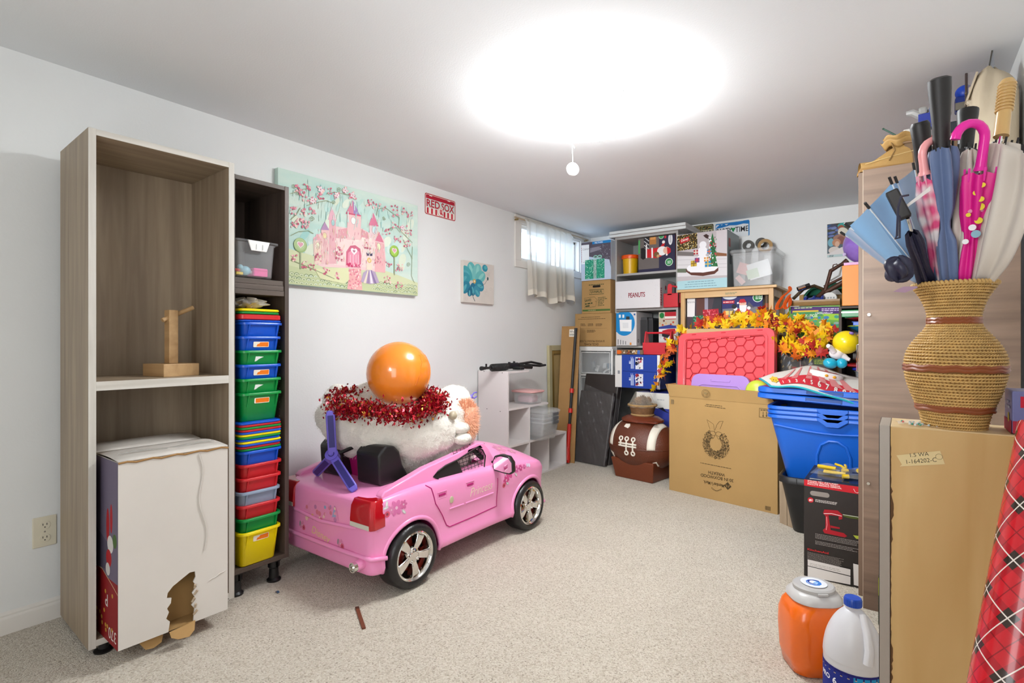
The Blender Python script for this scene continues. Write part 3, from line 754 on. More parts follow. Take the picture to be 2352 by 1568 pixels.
# lollipop trees
for cx, cy, r_, c1, c2 in ((300, 815, .040, '#b9cf9a', '#9dba80'), (1240, 875, .038, '#a9cc5e', '#86b244')):
    a = q(cx, cy); p.line([a, q(cx, cy+240)], .008, '#9aa584'); p.circ(a[0], a[1], r_, c2, n=26); p.circ(a[0]-.002, a[1]+.003, r_*.86, c1, n=24)
    p.ring(a[0], a[1], r_*.7, .002, c2); p.heart(a[0], a[1]+.004, .021, '#f6f2ee'); p.heart(a[0], a[1]+.004, .016, '#e3a9b8')
# vines and blossoms
VN = '#93a07c'
for pts in (((200, 300), (240, 290), (300, 260), (380, 250)), ((560, 305), (640, 285), (720, 300), (790, 315)), ((360, 420), (480, 385), (560, 370), (640, 400)), ((200, 560), (260, 510), (300, 440)), ((1060, 520), (1075, 450), (1150, 440), (1230, 500), (1290, 540)),
            ((1290, 540), (1280, 640), (1330, 700), (1420, 790)), ((1170, 660), (1210, 640), (1260, 640), (1300, 690)), ((1330, 760), (1370, 850), (1420, 950)), ((200, 960), (300, 1000), (440, 1060), (640, 1150)), ((1420, 830), (1415, 1000), (1410, 1120), (1440, 1190)), ((200, 720), (280, 680), (380, 670), (430, 700))):
    p.line(Q(*pts), .0035, VN)
for cx, cy, r_, sg in ((685, 265, .016, 1), (235, 225, .013, -1), (630, 390, .013, 1), (415, 555, .016, 1), (1135, 545, .013, -1), (1210, 655, .012, 1), (270, 285, .015, -1), (1380, 1010, .016, 1)): p.spiral(*q(cx, cy), r_, VN, .003, sg=sg)
cl = [(265, 250, 5), (370, 240, 4), (500, 265, 6), (505, 320, 6), (320, 290, 4), (345, 345, 4), (420, 365, 5), (600, 280, 4), (660, 315, 5), (745, 270, 4), (820, 320, 6), (985, 395, 6), (1060, 420, 4), (1120, 435, 4), (1240, 440, 5), (1255, 500, 4), (1350, 480, 5), (1400, 510, 5), (1250, 605, 4), (1330, 640, 6), (1375, 690, 6), (1270, 750, 7), (1160, 675, 4), (1370, 800, 5), (340, 490, 5), (420, 470, 6), (240, 470, 4), (240, 600, 7), (350, 610, 7), (300, 580, 6), (230, 940, 4), (420, 1030, 4), (560, 1075, 6), (660, 1120, 5), (1285, 1040, 8), (1165, 1160, 6), (1290, 1210, 5), (1180, 1000, 5), (340, 1010, 4), (975, 820, 6), (690, 870, 6), (690, 940, 6), (480, 940, 6), (1080, 960, 5)]
p.cycle(16)
for cx, cy, n_ in cl:
    for k in range(n_*2):
        a = q(cx + rr.uniform(-34, 34), cy + rr.uniform(-34, 34)); p.circ(*clampuv(a), rr.uniform(.004, .0075), rr.choice(['#cf6d84', '#e09aa8', '#b95c74', '#eec4c4', '#d98a9a', '#f2d2c8']), n=7)
p.cycle(0)
for cx, cy in ((665, 315), (500, 258), (820, 315), (745, 268), (1320, 640), (420, 370)): p.flower(*q(cx, cy), .018, '#f2e2e6', '#c77a90')
p.build()

t, F = wall_canvas('flower_canvas', 'small square canvas with one big teal flower', 3.02, 3.392, 1.392, 1.712, .030, mat('canvas_cream', '#dcd5cc', rough=.8, var=.08, vs=9, bump=.05, bs=300))
p = Print(F, t, 'painted_picture', off=.0006); p.clip = True; q = surface_map(F, t, 620, 380, 4.3556)
for k in range(26):
    a = random.uniform(0, 6.28); x_, y_ = random.uniform(.03, F[3]-.03), random.uniform(.02, F[4]-.03)
    if x_ > .25 or y_ < .12: p.spiral(x_, y_, .018, '#c2b8ac', .0016, turns=1.0, a0=a)
for cx, cy, r_, ang_, c in ((2015, 1075, .085, 100, '#5fb3b4'), (1965, 1095, .085, 150, '#4aa0a6'), (2070, 1085, .085, 60, '#77c0bd'), (1945, 1150, .080, 190, '#3d93a0'), (2105, 1130, .075, 20, '#6ab9b8'), (1955, 1235, .070, 215, '#2e7d94'), (2095, 1215, .070, -30, '#2f86a0'), (2030, 1255, .060, 265, '#2b6f8c'), (2070, 1275, .055, 300, '#3f8fa6'), (2000, 1280, .045, 250, '#256a86')):
    a = q(cx, cy); p.circ(a[0], a[1], r_*.85, c, ry=r_*.62, rot=R(ang_), n=16)
    p.circ(a[0] + .012*math.cos(R(ang_)), a[1] + .012*math.sin(R(ang_)), r_*.55, '#8fd0c8' if c > '#5' else '#5aa9b4', ry=r_*.20, rot=R(ang_+18), n=12)
a = q(2045, 1175); p.circ(a[0], a[1], .018, '#c9a35c'); p.circ(a[0], a[1], .009, '#efe2c0')
p.line([q(2030, 1290), q(2030, 1330), q(2050, 1375)], .006, '#4a5a5c')
a = q(2150, 1045); p.circ(a[0], a[1], .034, '#2f8ea6', ry=.028); p.circ(a[0]+.008, a[1]+.006, .02, '#57b0b8', ry=.016)
a = q(2178, 1150); p.circ(a[0], a[1], .010, '#3b5a60', ry=.014); p.line([a, q(2150, 1200), q(2100, 1230)], .003, '#4a5a5c')
p.build()

t = thing('novelty_plate', 'red and white baseball licence plate on the white wall', 'licence plate', (XL, 2.644, 1.992))
def plate_mesh(t, w_, h_, m): return MB().prism([(w_/2 + x, h_/2 + y) for x, y in rrect(w_/2, h_/2, .016)], lambda u, v, w: (w, u, v), .001, .003).build('plate', m, t)
plate_mesh(t, .318, .152, mat('plate_white', '#e8e4dc', rough=.35))
p = Print(((.003, 0, 0), (0, 1, 0), (0, 0, 1), .318, .152), t, 'printed_face', off=.0004)
p.poly([(.159 + x, .076 + y) for x, y in rrect(.157, .074, .014)], '#b01a30'); p.poly([(.159 + x, .076 + y) for x, y in rrect(.151, .068, .010)], '#eee6dc'); p.poly([(.159 + x, .076 + y) for x, y in rrect(.148, .065, .009)], '#b01a30')
p.poly([(.159 + x, .060 + y) for x, y in rrect(.148, .049, .006)], '#eee6dc')
p.rect(.011, .052, .296, .062, '#c9d6d0')
p.z += 2e-4; p.text('RED', .018, .0585, .072, '#b01428', bold=.022, width=.132); p.text('SOX', .166, .0585, .072, '#b01428', bold=.022, width=.136)
for x_ in (.020, .062, .104, .190, .228, .270): p.rect(x_, .010, .018, .040, '#b81c32')
p.circ(.159, .040, .033, '#f2ece4', n=26); p.ring(.159, .040, .031, .003, '#7a1a2c', n=26)
for s_ in (0, .014): p.poly([(.150+s_, .060), (.160+s_, .060), (.160+s_, .036), (.168+s_, .026), (.160+s_, .020), (.150+s_, .030)], '#c01c30')
for x_ in (.052, .066, .238, .252): p.poly([(x_ + a, .138 + b) for a, b in rrect(.007, .0035, .003)], '#efe8de')
p.build()
# ------------------------------------------------------------------ pink ride-on car
from mathutils.bvhtree import BVHTree
PINK = mat('pink_car_plastic', '#f798ca', rough=.28, coat=.3)
PINK_D = mat('magenta_plastic', '#b3156f', rough=.4)
CARL = (-2.12, 2.09, 0)
car = thing('ride_on_car', 'pink ride-on toy car with chrome wheels and flower stickers', 'toy car', CARL)
st = [  # y, half width, bottom, shoulder, deck
    (-.668, .300, .135, .385, .395), (-.662, .335, .115, .405, .415), (-.640, .352, .110, .420, .430), (-.56, .362, .110, .432, .440), (-.42, .368, .110, .440, .446), (-.25, .366, .112, .438, .446),
    (-.05, .362, .112, .432, .448), (.10, .360, .112, .430, .470), (.18, .362, .112, .428, .500), (.30, .366, .110, .418, .505), (.44, .368, .110, .405, .485), (.56, .362, .110, .390, .445), (.625, .345, .115, .372, .405), (.655, .325, .125, .345, .360), (.664, .28, .15, .31, .325)]
mb = MB(); rings = []
for y, w, zb, zs, zt in st:
    half = [(0, zb), (.72*w, zb), (.95*w, zb), (.995*w, zb+.012), (1.0*w, zb+.040), (.975*w, zb+.062), (.965*w, .235), (.99*w, .30), (1.0*w, .345 if zs > .36 else zs-.03), (.985*w, zs-.022), (.955*w, zs-.002), (.90*w, zs+.004), (.62*w, (zs+zt)/2+.008), (.3*w, zt), (0, zt)]
    ring = [(x, y, z) for x, z in half] + [(-x, y, z) for x, z in half[-2:0:-1]]
    rings.append(ring)
k = len(rings[0])
mb.add([p for r_ in rings for p in r_], [(i*k+j, i*k+(j+1) % k, (i+1)*k+(j+1) % k, (i+1)*k+j) for i in range(len(rings)-1) for j in range(k)] + [tuple(range(k)), tuple((len(rings)-1)*k+j for j in range(k))[::-1]])
body = mb.build('body', [PINK, PINK_D], car, smooth=True, ang=180, sub=2)
WHEELS = [(1, -.443), (1, .462), (-1, -.443), (-1, .462)]
cutters = []
for sx, wy in WHEELS:
    c_ = MB().cyl((sx*.20, wy, .143), (sx*.50, wy, .143), .163, n=40).build('cut', PINK_D); cutters.append(c_)
c_ = MB().add([(-.27,-.40,.18), (.27,-.40,.18), (.27,.10,.18), (-.27,.10,.18), (-.27,-.46,.8), (.27,-.46,.8), (.27,.12,.8), (-.27,.12,.8)], [(0,3,2,1),(4,5,6,7),(0,1,5,4),(1,2,6,5),(2,3,7,6),(3,0,4,7)]).build('cut', PINK_D); cutters.append(c_)
for c_ in cutters:
    c_.location = CARL
    md = body.modifiers.new('b', 'BOOLEAN'); md.operation = 'DIFFERENCE'; md.object = c_; md.solver = 'EXACT'
bpy.context.view_layer.update()
dg = bpy.context.evaluated_depsgraph_get()
me = bpy.data.meshes.new_from_object(body.evaluated_get(dg))
body.modifiers.clear(); body.data = me
me.set_sharp_from_angle(angle=R(50))
for c_ in cutters: bpy.data.objects.remove(c_, do_unlink=True)
while len(me.materials) < 1: me.materials.append(PINK)
tree = BVHTree.FromPolygons([v.co.copy() for v in me.vertices], [tuple(p.vertices) for p in me.polygons])
def onto(q, n, far=.25):
    h = tree.ray_cast(q + n*far, -n, far*2.5)
    return h[0] if h[0] is not None else q
FS = ((.368, 0, 0), (0, 1, 0), (0, 0, 1), 1, 1)
cq = surface_map(FS, car, 880, 1000, 4.126)
def on_side(cx, cy, off=.001):
    a, b = cq(cx, cy); return onto(Vector((.368, a, b)), Vector((1, 0, 0))) + Vector((off, 0, 0))
def side_path(pts, n=8):
    out = []
    for (a, b) in zip(pts[:-1], pts[1:]):
        for i in range(n): out.append(on_side(a[0] + (b[0]-a[0])*i/n, a[1] + (b[1]-a[1])*i/n, .0))
    out.append(on_side(*pts[-1], .0)); return out
MB().tube(side_path([(430, 495), (470, 520), (500, 660), (575, 775), (620, 870), (650, 885), (880, 790), (1098, 690), (1096, 420)]), .0028, 6).build('door_seam', PINK_D, car, smooth=True)
for a, b in (((640, 715), (775, 668)), ((795, 662), (1060, 562))): MB().tube(side_path([a, b]), .0045, 8).build('trim_strip', PINK, car, smooth=True)
for cx, cy in ((565, 577), (835, 482)):
    a = on_side(cx, cy, .001)
    bx('door_handle', PINK_D, car, a.x-.003, a.x+.003, a.y-.022, a.y+.022, a.z-.005, a.z+.005, bevel=.001)
    MB().tube([a + Vector((.0, dy, dz)) for dy, dz in ((-.03, -.014), (.03, -.014), (.03, .014), (-.03, .014))], .0018, 5, closed=True).build('handle_rim', PINK, car)
a = on_side(655, 625, .001); MB().sphere((0, 0, 0), (.004, .014, .017)).build('badge', mat('pearl', '#cfc8a8', rough=.3, metal=.4), car, smooth=True, loc=a)
# wheel arch lips
for sx, wy in WHEELS:
    pts = []
    for i in range(25):
        an = R(-8 + 196*i/24); y_, z_ = wy + .166*math.cos(an), .143 + .166*math.sin(an)
        h = tree.ray_cast(Vector((sx*.6, wy + .176*math.cos(an), .143 + .176*math.sin(an))), Vector((-sx, 0, 0)), .5)
        pts.append((h[0].x - sx*.003 if h[0] is not None else sx*.355, y_, z_))
    MB().tube(pts, .011, 8).build('wheel_arch', PINK, car, smooth=True, ang=180)
# wheels
TYRE = mat('tyre_plastic', '#1d1c1d', rough=.35, bump=.25, bs=40)
def wheel(sx, wy):
    M_ = Matrix.Translation((sx*.318, wy, .1435)) @ Matrix.Rotation(R(90)*sx, 4, 'Y')
    prof = [(.100, -.052), (.125, -.056), (.138, -.050), (.1435, -.035), (.1435, .032), (.139, .046), (.130, .056), (.116, .058), (.106, .052), (.104, .040), (.100, .0)]
    w_ = MB().lathe(prof, 56, M=M_, closed_ends=False).build('wheel', TYRE, car, smooth=True, ang=60)
    MB().lathe([(.106, .050), (.1085, .054), (.104, .057), (.098, .052), (.095, .034), (.090, .010), (.088, -.02)], 48, M=M_, closed_ends=False).build('rim', CHROME, w_, smooth=True, ang=60)
    MB().lathe([(0, -.012), (.104, -.012), (.104, -.018), (0, -.018)], 36, M=M_).build('hub_back', mat('hub_dark', '#27211f', rough=.5), w_, smooth=True)
    MB().lathe([(0, .046), (.012, .046), (.030, .043), (.036, .036), (.038, -.01)], 30, M=M_, closed_ends=False).build('hub_cap', CHROME, w_, smooth=True, ang=50)
    for j in range(5):
        Mj = M_ @ Matrix.Rotation(R(72*j + 8), 4, 'Z')
        for dx in (-1, 1):
            vs = []
            for r_, hw_, z0, z1 in ((.026, .016, .012, .040), (.060, .022, .012, .046), (.085, .027, .010, .046), (.100, .032, .010, .042)):
                vs += [(r_, -hw_, z0), (r_, -hw_*.75, z1), (r_, hw_*.75, z1), (r_, hw_, z0)]
        fs = [(i*4+j_, i*4+(j_+1) % 4, (i+1)*4+(j_+1) % 4, (i+1)*4+j_) for i in range(3) for j_ in range(4)] + [(0,1,2,3), (12,15,14,13)]
        MB().add([Mj @ Vector(v) for v in vs], fs).build('spoke', CHROME, w_, bevel=.004, smooth=True, ang=30)
        Ml = Mj @ Matrix.Rotation(R(36), 4, 'Z')
        MB().lathe([(0, .050), (.0045, .050), (.0055, .046), (.0055, .036)], 10, M=Ml @ Matrix.Translation((.026, 0, 0)), closed_ends=False).build('lug_nut', CHROME, w_, smooth=True)
    MB().lathe([(.03, -.008), (.075, -.008), (.075, .0), (.03, .0)], 24, M=M_).build('brake_disc', mat('brake_red', '#b23a2c', rough=.4), w_)
for sx, wy in WHEELS: wheel(sx, wy)
# upper side rails with window openings
FR = ((.318, 0, 0), (0, 1, 0), (0, 0, 1), 1, 1)
rq = surface_map(FR, car)
rail = [rq(*a) for a in ((872, 1146), (880, 1133), (930, 1105), (975, 1079), (1040, 1050), (1098, 1021), (1112, 1021), (1122, 1034), (1140, 1072), (1143, 1110), (1080, 1135), (1000, 1150), (900, 1170))]
win = [rq(*a) for a in ((993, 1098), (1004, 1086), (1022, 1073), (1050, 1060), (1098, 1031), (1108, 1037), (1113, 1050), (1107, 1088), (1064, 1101), (1024, 1112), (1012, 1109))]
for sx in (1, -1):
    ra = MB().prism(rail, lambda u, v, w: (sx*(w - .12*max(0, v-.43)), u, v), .288, .330, holes=[win]).build('side_rail', PINK, car, bevel=.006, seg=3, smooth=True, ang=40)
    MB().prism([rq(*a) for a in ((991, 1098), (1004, 1084), (1022, 1071), (1049, 1058), (1066, 1102), (1024, 1114), (1012, 1111))], lambda u, v, w: (sx*(w - .12*max(0, v-.43)), u, v), .318, .327).build('quarter_window', mat('matte_black', '#191614', rough=.55), ra)
    gm = MB()
    y0, y1 = rq(1049, 1080)[0], rq(1113, 1060)[0]; zl, zh = rq(1085, 1096)[1], rq(1085, 1036)[1]
    for i in range(9):
        y_ = y0 + (y1-y0)*i/8; gm.tube([(sx*.320, y_ + .02, zl - .02), (sx*.309, y_ - .02, zh + .02)], .0016, 4)
    for i in range(8):
        z_ = zl + (zh-zl)*i/7; gm.tube([(sx*(.320 - .011*i/7), y0 - .01, z_ + .0), (sx*(.320 - .011*i/7), y1 + .01, z_ + .012)], .0016, 4)
    gm.build('window_mesh', MATS['matte_black'], ra)
    loop = [(sx*(.330 - .12*max(0, v-.43)), u, v) for u, v in win]
    MB().tube(loop, .004, 6, closed=True).build('window_seal', MATS['matte_black'], ra, smooth=True)
# windscreen frame and cowl
MB().tube([(-.30, .085, .478), (-.285, .02, .552), (-.10, .0, .560), (.10, .0, .560), (.285, .02, .552), (.300, .085, .485), (.318, .165, .44)], .013, 8).build('windscreen_frame', BLACK_PLASTIC, car, smooth=True)
MB().grid(lambda a, b: (-.29 + .58*a, .10 - .085*b, .485 + .07*b), 4, 3).build('windscreen', mat('smoke_plastic', '#20201f', rough=.2, alpha=.75), car, smooth=True, solid=.004)
# mirrors
for sx in (1, -1):
    mm = Matrix.Translation((sx*.405, .150, .445)) @ Matrix.Rotation(R(10*sx), 4, 'Z')
    outl_ = [(-.058, -.036), (-.064, .008), (-.052, .040), (-.012, .050), (.038, .043), (.060, .014), (.062, -.038), (.044, -.050), (.0, -.047)]
    sh = MB().prism(outl_, lambda u, v, w: mm @ Vector((u*sx, w, v)), -.004, .030).build('mirror_shell', BLACK_PLASTIC, car, bevel=.006, smooth=True)
    MB().prism([(u*.88, v*.84) for u, v in outl_], lambda u, v, w: mm @ Vector((u*sx, w, v)), -.006, -.0042).build('mirror_glass', mat('mirror_silver', '#f0eef0', rough=.03, metal=1), sh)
    MB().tube([(sx*.32, .165, .425), (sx*.365, .160, .432)], [.016, .012], 10).build('mirror_arm', PINK, car, smooth=True)
# rear: lights, bumper ledge, exhausts
RED = mat('tail_light_red', '#b50d1c', rough=.15, coat=.5)
for sx in (1, -1):
    vs = []
    for z_, xo, yo in ((.312, .360, -.672), (.345, .360, -.674), (.40, .352, -.668), (.428, .340, -.650)):
        vs += [(sx*.215, yo-.004, z_), (sx*(xo-.012), yo-.004, z_), (sx*xo, yo+.012, z_), (sx*(xo-.004), -.60, z_ + .003), (sx*.22, -.60, z_)]
    fs = [(i*5+j, i*5+(j+1) % 5, (i+1)*5+(j+1) % 5, (i+1)*5+j) for i in range(3) for j in range(5)] + [(0,1,2,3,4), (15,16,17,18,19)]
    tl = MB().add(vs, fs).build('tail_light', RED, car, bevel=.004, smooth=True, ang=35)
    bx('reverse_lens', mat('lens_white', '#d8d2c6', rough=.15), tl, min(sx*.219, sx*.342), max(sx*.219, sx*.342), -.6795, -.674, .315, .334, bevel=.001)
    MB().cyl((sx*.285, -.66, .165), (sx*.285, -.700, .163), .022, n=20).build('exhaust_pipe', PINK, car, smooth=True)
    MB().lathe([(.019, 0), (.021, 0), (.021, .018), (.017, .018), (.015, .006), (0, .006)], 20, M=Matrix.Translation((sx*.285, -.699, .163)) @ Matrix.Rotation(R(90), 4, 'X'), closed_ends=False).build('exhaust_tip', CHROME, car, smooth=True)
MB().tube([(-.36, -.60, .185), (-.34, -.662, .19), (-.2, -.674, .192), (0, -.677, .192), (.2, -.674, .192), (.34, -.662, .19), (.365, -.60, .185)], .010, 8).build('bumper_ledge', PINK, car, smooth=True, ang=180)
MB().tube([(-.34, -.63, .305), (-.2, -.670, .302), (0, -.674, .288), (.2, -.670, .302), (.345, -.63, .305)], .008, 8).build('bumper_ledge', PINK, car, smooth=True, ang=180)
# seat
SEAT = mat('seat_black', '#1c1b1c', rough=.4)
seat = MB().grid(lambda a, b: (-.10 + .20*a, -.40 - .07*b, .25 + .33*b), 4, 4).build('seat_back', PINK_D, car, solid=.03)
for xs, xe in ((.06, .225), (-.225, -.06)):
    MB().prism([(-.53, .585), (-.49, .622), (-.435, .615), (-.405, .585), (-.385, .52), (-.345, .455), (-.40, .440), (-.52, .444)], lambda u, v, w: (w, u, v), xs, xe).build('seat_bolster', SEAT, car, bevel=.014, seg=3, smooth=True)
bx('seat_base', SEAT, car, -.25, .25, -.40, -.05, .185, .26, bevel=.02)
# stickers
sc = lambda cx, cy: cq(cx, cy)
def px5(cx, cy): return cq((660 + cx/4.9 - 880)*4.126, (1030 + cy/4.9 - 1000)*4.126)
for f_, fl, dots, lv, bf in ((px5, (((1245, 690), .034, '#d873a8'), ((1130, 700), .024, '#e090b8'), ((1320, 650), .020, '#d06a9c'), ((1190, 715), .018, '#dc84b0')), ((1145, 765),), (((1150, 655), 1.2), ((1135, 695), .2), ((1320, 730), -.8)), ((1035, 780), (1060, 740))),
                             (sc, (((1205, 370), .034, '#d0508c'), ((1175, 440), .026, '#cf4a86'), ((1270, 335), .022, '#d0609a'), ((1310, 322), .018, '#c94a86'), ((1345, 310), .014, '#d0609a')), ((1155, 490),), (((1262, 385), -.9), ((1240, 350), .6), ((1165, 370), 1.9), ((1185, 470), -.6)), ((1375, 297), (1393, 297)))):
    p = Print(FS, car, 'flower_print', off=.0012, conform=onto)
    for c_, r_, c in fl: p.flower(*f_(*c_), r_, c, '#e8b8cc', n=6)
    for c_ in dots: a = f_(*c_); p.circ(a[0], a[1], .013, '#d8566e'); p.circ(a[0], a[1], .006, '#8c3a50')
    for c_, an in lv: a = f_(*c_); p.circ(a[0], a[1], .014, '#c9c4c4', ry=.006, rot=an); p.circ(a[0], a[1], .009, '#e6dfe0', ry=.003, rot=an)
    for c_ in bf: a = f_(*c_); p.circ(a[0], a[1], .009, '#d8d0e4' if f_ is sc else '#efd8dc', ry=.011)
    p.build()
p = Print(FS, car, 'lettering', off=.0012, conform=onto)
a, b = cq(835, 600), cq(1045, 520)
p.text('Princess', a[0], a[1], .062, '#f2d9c4', rot=math.atan2(b[1]-a[1], b[0]-a[0])*.9, shear=.35, bold=-.004, width=math.hypot(b[0]-a[0], b[1]-a[1])*1.02); p.build()
FB = ((0, -.668, 0), (1, 0, 0), (0, 0, 1), 1, 1)
bq = surface_map(FB, car, 660, 1030, 4.9); rr = random.Random(11)
p = Print(FB, car, 'flower_print', off=.0014, conform=onto)
p.poly([bq(*a) for a in ((190, 700), (260, 600), (420, 620), (560, 720), (580, 840), (470, 850), (300, 780))], '#ea93bd')
for k in range(30): p.circ(*bq(rr.uniform(220, 540), rr.uniform(660, 820)), rr.uniform(.005, .012), rr.choice(['#e9a0b4', '#8aa0c4', '#e8b46a', '#d9788c', '#f0c9b8', '#c07aa8']), n=9)
p.poly([bq(*a) for a in ((505, 790), (530, 660), (550, 790))], '#a0a4c8'); p.build()
p = Print(FB, car, 'lettering', off=.0014, conform=onto)
p.text('Disney', bq(275, 960)[0], bq(275, 960)[1], .05, '#f2d29a', rot=math.atan2(bq(415, 1050)[1]-bq(275, 960)[1], bq(415, 1050)[0]-bq(275, 960)[0]), shear=.2, bold=0.0); p.build()
for cx, cy in ((600, 1090), (170, 880)):
    p = Print(FB, car, 'flower_print', off=.0014, conform=onto); a = bq(cx, cy); p.flower(a[0], a[1], .022, '#e08ab0', '#e8b8cc'); p.circ(a[0]+.012, a[1]-.008, .012, '#d8607c'); p.circ(a[0]+.012, a[1]-.008, .006, '#a83e5c'); p.circ(a[0]-.018, a[1]+.006, .013, '#a08a94', ry=.006, rot=1.4); p.build()
p = Print(((0, 0, .50), (1, 0, 0), (0, 1, 0), 1, 1), car, 'flower_print', off=.0012, conform=onto)
for x_, y_, r_ in ((.20, .38, .045), (.27, .34, .03), (.24, .45, .028)): p.flower(x_, y_, r_, '#cf86a4', '#dfb8b0', n=6)
p.build()

# ------------------------------------------------------------------ plush toy, tinsel, ball, stand
def W3(px, py, d): v = ray(px, py); return Vector((v.x*d, v.y*d, 1.1 + v.z*d))
PLUSH = mat('white_plush', '#e9e4da', rough=.95, sheen=.5, var=.07, vs=14, bump=.55, bs=70)
t = thing('plush_toy', 'large white plush animal slumped in the pink car seat', 'plush toy', tuple(W3(920, 1070, 2.66)))
o0 = Vector(t.location); mb = MB()
for px, py, d, r_ in ((795, 960, 2.66, .150), (830, 990, 2.66, .165), (880, 990, 2.66, .190), (935, 1000, 2.68, .190), (985, 990, 2.75, .170), (1035, 965, 2.82, .135), (1052, 1000, 2.82, .095), (1000, 960, 2.9, .16), (920, 945, 2.84, .18), (850, 940, 2.78, .155), (905, 1050, 2.66, .135), (950, 1045, 2.70, .12), (1040, 925, 2.95, .10), (780, 920, 2.72, .085), (1068, 1046, 2.94, .07)):
    mb.sphere(W3(px, py, d) - o0, (r_, r_, r_*.88), 20, 12)
mb.sphere(Vector((-1.925, 2.00, .47)) - o0, .085, 20, 12); mb.sphere(Vector((-1.925, 2.075, .475)) - o0, .08, 20, 12)
b = mb.build('body', PLUSH, t, smooth=True, ang=180)
md = b.modifiers.new('r', 'REMESH'); md.mode = 'VOXEL'; md.voxel_size = .011; md.use_smooth_shade = True
md = b.modifiers.new('s', 'SMOOTH'); md.factor = .5; md.iterations = 12
for sc_, stg in ((.16, .045), (.05, .014)):
    tx = bpy.data.textures.new('folds', 'CLOUDS'); tx.noise_scale = sc_
    md = b.modifiers.new('d', 'DISPLACE'); md.texture = tx; md.strength = stg; md.texture_coords = 'LOCAL'; md.mid_level = .5
# fur nap: short fibres over the visible coat
nap = MB(); rr = random.Random(2)
bpy.context.view_layer.update()
ev = b.evaluated_get(bpy.context.evaluated_depsgraph_get()).to_mesh()
tris = [p_ for p_ in ev.polygons]
for k in range(15000):
    p_ = rr.choice(tris); c_ = p_.center + Vector((rr.uniform(-.006, .006) for _ in range(3))); n_ = p_.normal
    tdir = (n_ + Vector((rr.uniform(-.7, .7), rr.uniform(-.7, .7), rr.uniform(-.9, .2)))).normalized()
    sd = tdir.cross(n_).normalized()*.0009 if tdir.cross(n_).length > 1e-4 else Vector((.0009, 0, 0))
    q_ = c_ - n_*.002
    nap.add([q_ - sd, q_ + sd, q_ + tdir*rr.uniform(.008, .014)], [(0, 1, 2)])
b.to_mesh_clear()
tag(nap.build('fur_nap', mat('plush_fibre', '#ece8df', rough=1, sheen=.3), t, fix=False), kind='stuff')
fur = MB(); fc = W3(1070, 968, 2.78) - o0
fur.sphere(fc, (.055, .065, .100), 16, 10)
for k in range(2200):
    u, v = rr.uniform(-1, 1), rr.uniform(0, 6.283); s_ = math.sqrt(1-u*u)
    n_ = Vector((s_*math.cos(v), s_*math.sin(v), u)); base = fc + Vector((n_.x*.053, n_.y*.063, n_.z*.098))
    tip = base + (n_ + Vector((rr.uniform(-.4, .4), rr.uniform(-.4, .4), rr.uniform(-.4, .4)))).normalized()*rr.uniform(.016, .032)
    sd = n_.orthogonal().normalized()*.0018
    fur.add([base-sd, base+sd, tip], [(0, 1, 2)])
tag(fur.build('fur_patch', mat('peach_fur', '#e8ac8a', rough=.95, sheen=.4), t, fix=False), 'peach long-haired fur patch', kind='stuff')
MB().sphere(W3(1040, 958, 2.66) - o0, (.020, .024, .022)).build('nose', mat('nose_tan', '#b3a78e', rough=.35), t, smooth=True)
for px, py, r_ in ((1058, 985, .055), (1062, 1010, .052)):
    MB().sphere(W3(px, py, 2.73) - o0, (r_*.8, r_*1.1, r_*.62)).build('paw', PLUSH, t, smooth=True)

TC = W3(893, 925, 2.62)
t = thing('tinsel_garland', 'red foil tinsel garland with gold flakes under the orange ball', 'garland', tuple(TC))
path = [(.185*math.cos(i*math.pi/12)*1.0 - .02, .215*math.sin(i*math.pi/12), .012*math.sin(i*1.1)) for i in range(24)]
mth = Matrix.Rotation(R(36.5), 3, 'Z')
path = [mth @ Vector((p_[1]*1.12, p_[0]*.85, p_[2] + .17*(p_[0]+.02) - .03*p_[1])) for p_ in path]
MB().tube(path, .004, 5, closed=True).build('cord', mat('red_cord', '#7a1018', rough=.6), t)
foil = MB()
for k in range(6500):
    i = rr.random()*24; i0 = int(i) % 24; f_ = i - int(i)
    c_ = path[i0].lerp(path[(i0+1) % 24], f_) + Vector((rr.gauss(0, .028), rr.gauss(0, .028), rr.gauss(0, .022)))
    E_ = Euler((rr.uniform(0, 6), rr.uniform(0, 6), rr.uniform(0, 6))).to_matrix(); s_ = rr.uniform(.006, .013)
    foil.add([c_ + E_ @ Vector(q_) for q_ in ((-s_, 0, 0), (0, -s_*.55, 0), (s_, 0, 0), (0, s_*.55, 0))], [(0, 1, 2, 3)], 0 if rr.random() < .86 else (1 if rr.random() < .6 else 2))
tag(foil.build('foil_flakes', [mat('foil_red', '#a50f22', rough=.22, metal=.55), mat('foil_gold', '#d8973c', rough=.22, metal=.6), mat('foil_dark', '#5e0c14', rough=.3, metal=.4)], t, fix=False), kind='stuff')

t = thing('orange_ball', 'shiny orange inflated ball sitting in the red tinsel', 'ball', tuple(W3(916, 861, 2.64) - Vector((0, 0, .157))))
MB().sphere((0, 0, .157), .157, 48, 28).build('ball', mat('orange_vinyl', '#f68a28', rough=.22, coat=.5, var=.18, vs=4, bump=.22, bs=7, sss=.1), t, smooth=True, ang=180)
for k in range(7):
    a0 = rr.uniform(0, 6.28); pts = []
    for i in range(9):
        th, ph = a0 + .05*i*rr.uniform(.6, 1.2), 1.9 - .12*i
        pts.append((.1575*math.sin(ph)*math.cos(th), .1575*math.sin(ph)*math.sin(th), .157 + .1575*math.cos(ph)))
    MB().tube(pts, .0012, 4).build('seam_wrinkle', MATS['orange_vinyl'], t, smooth=True)

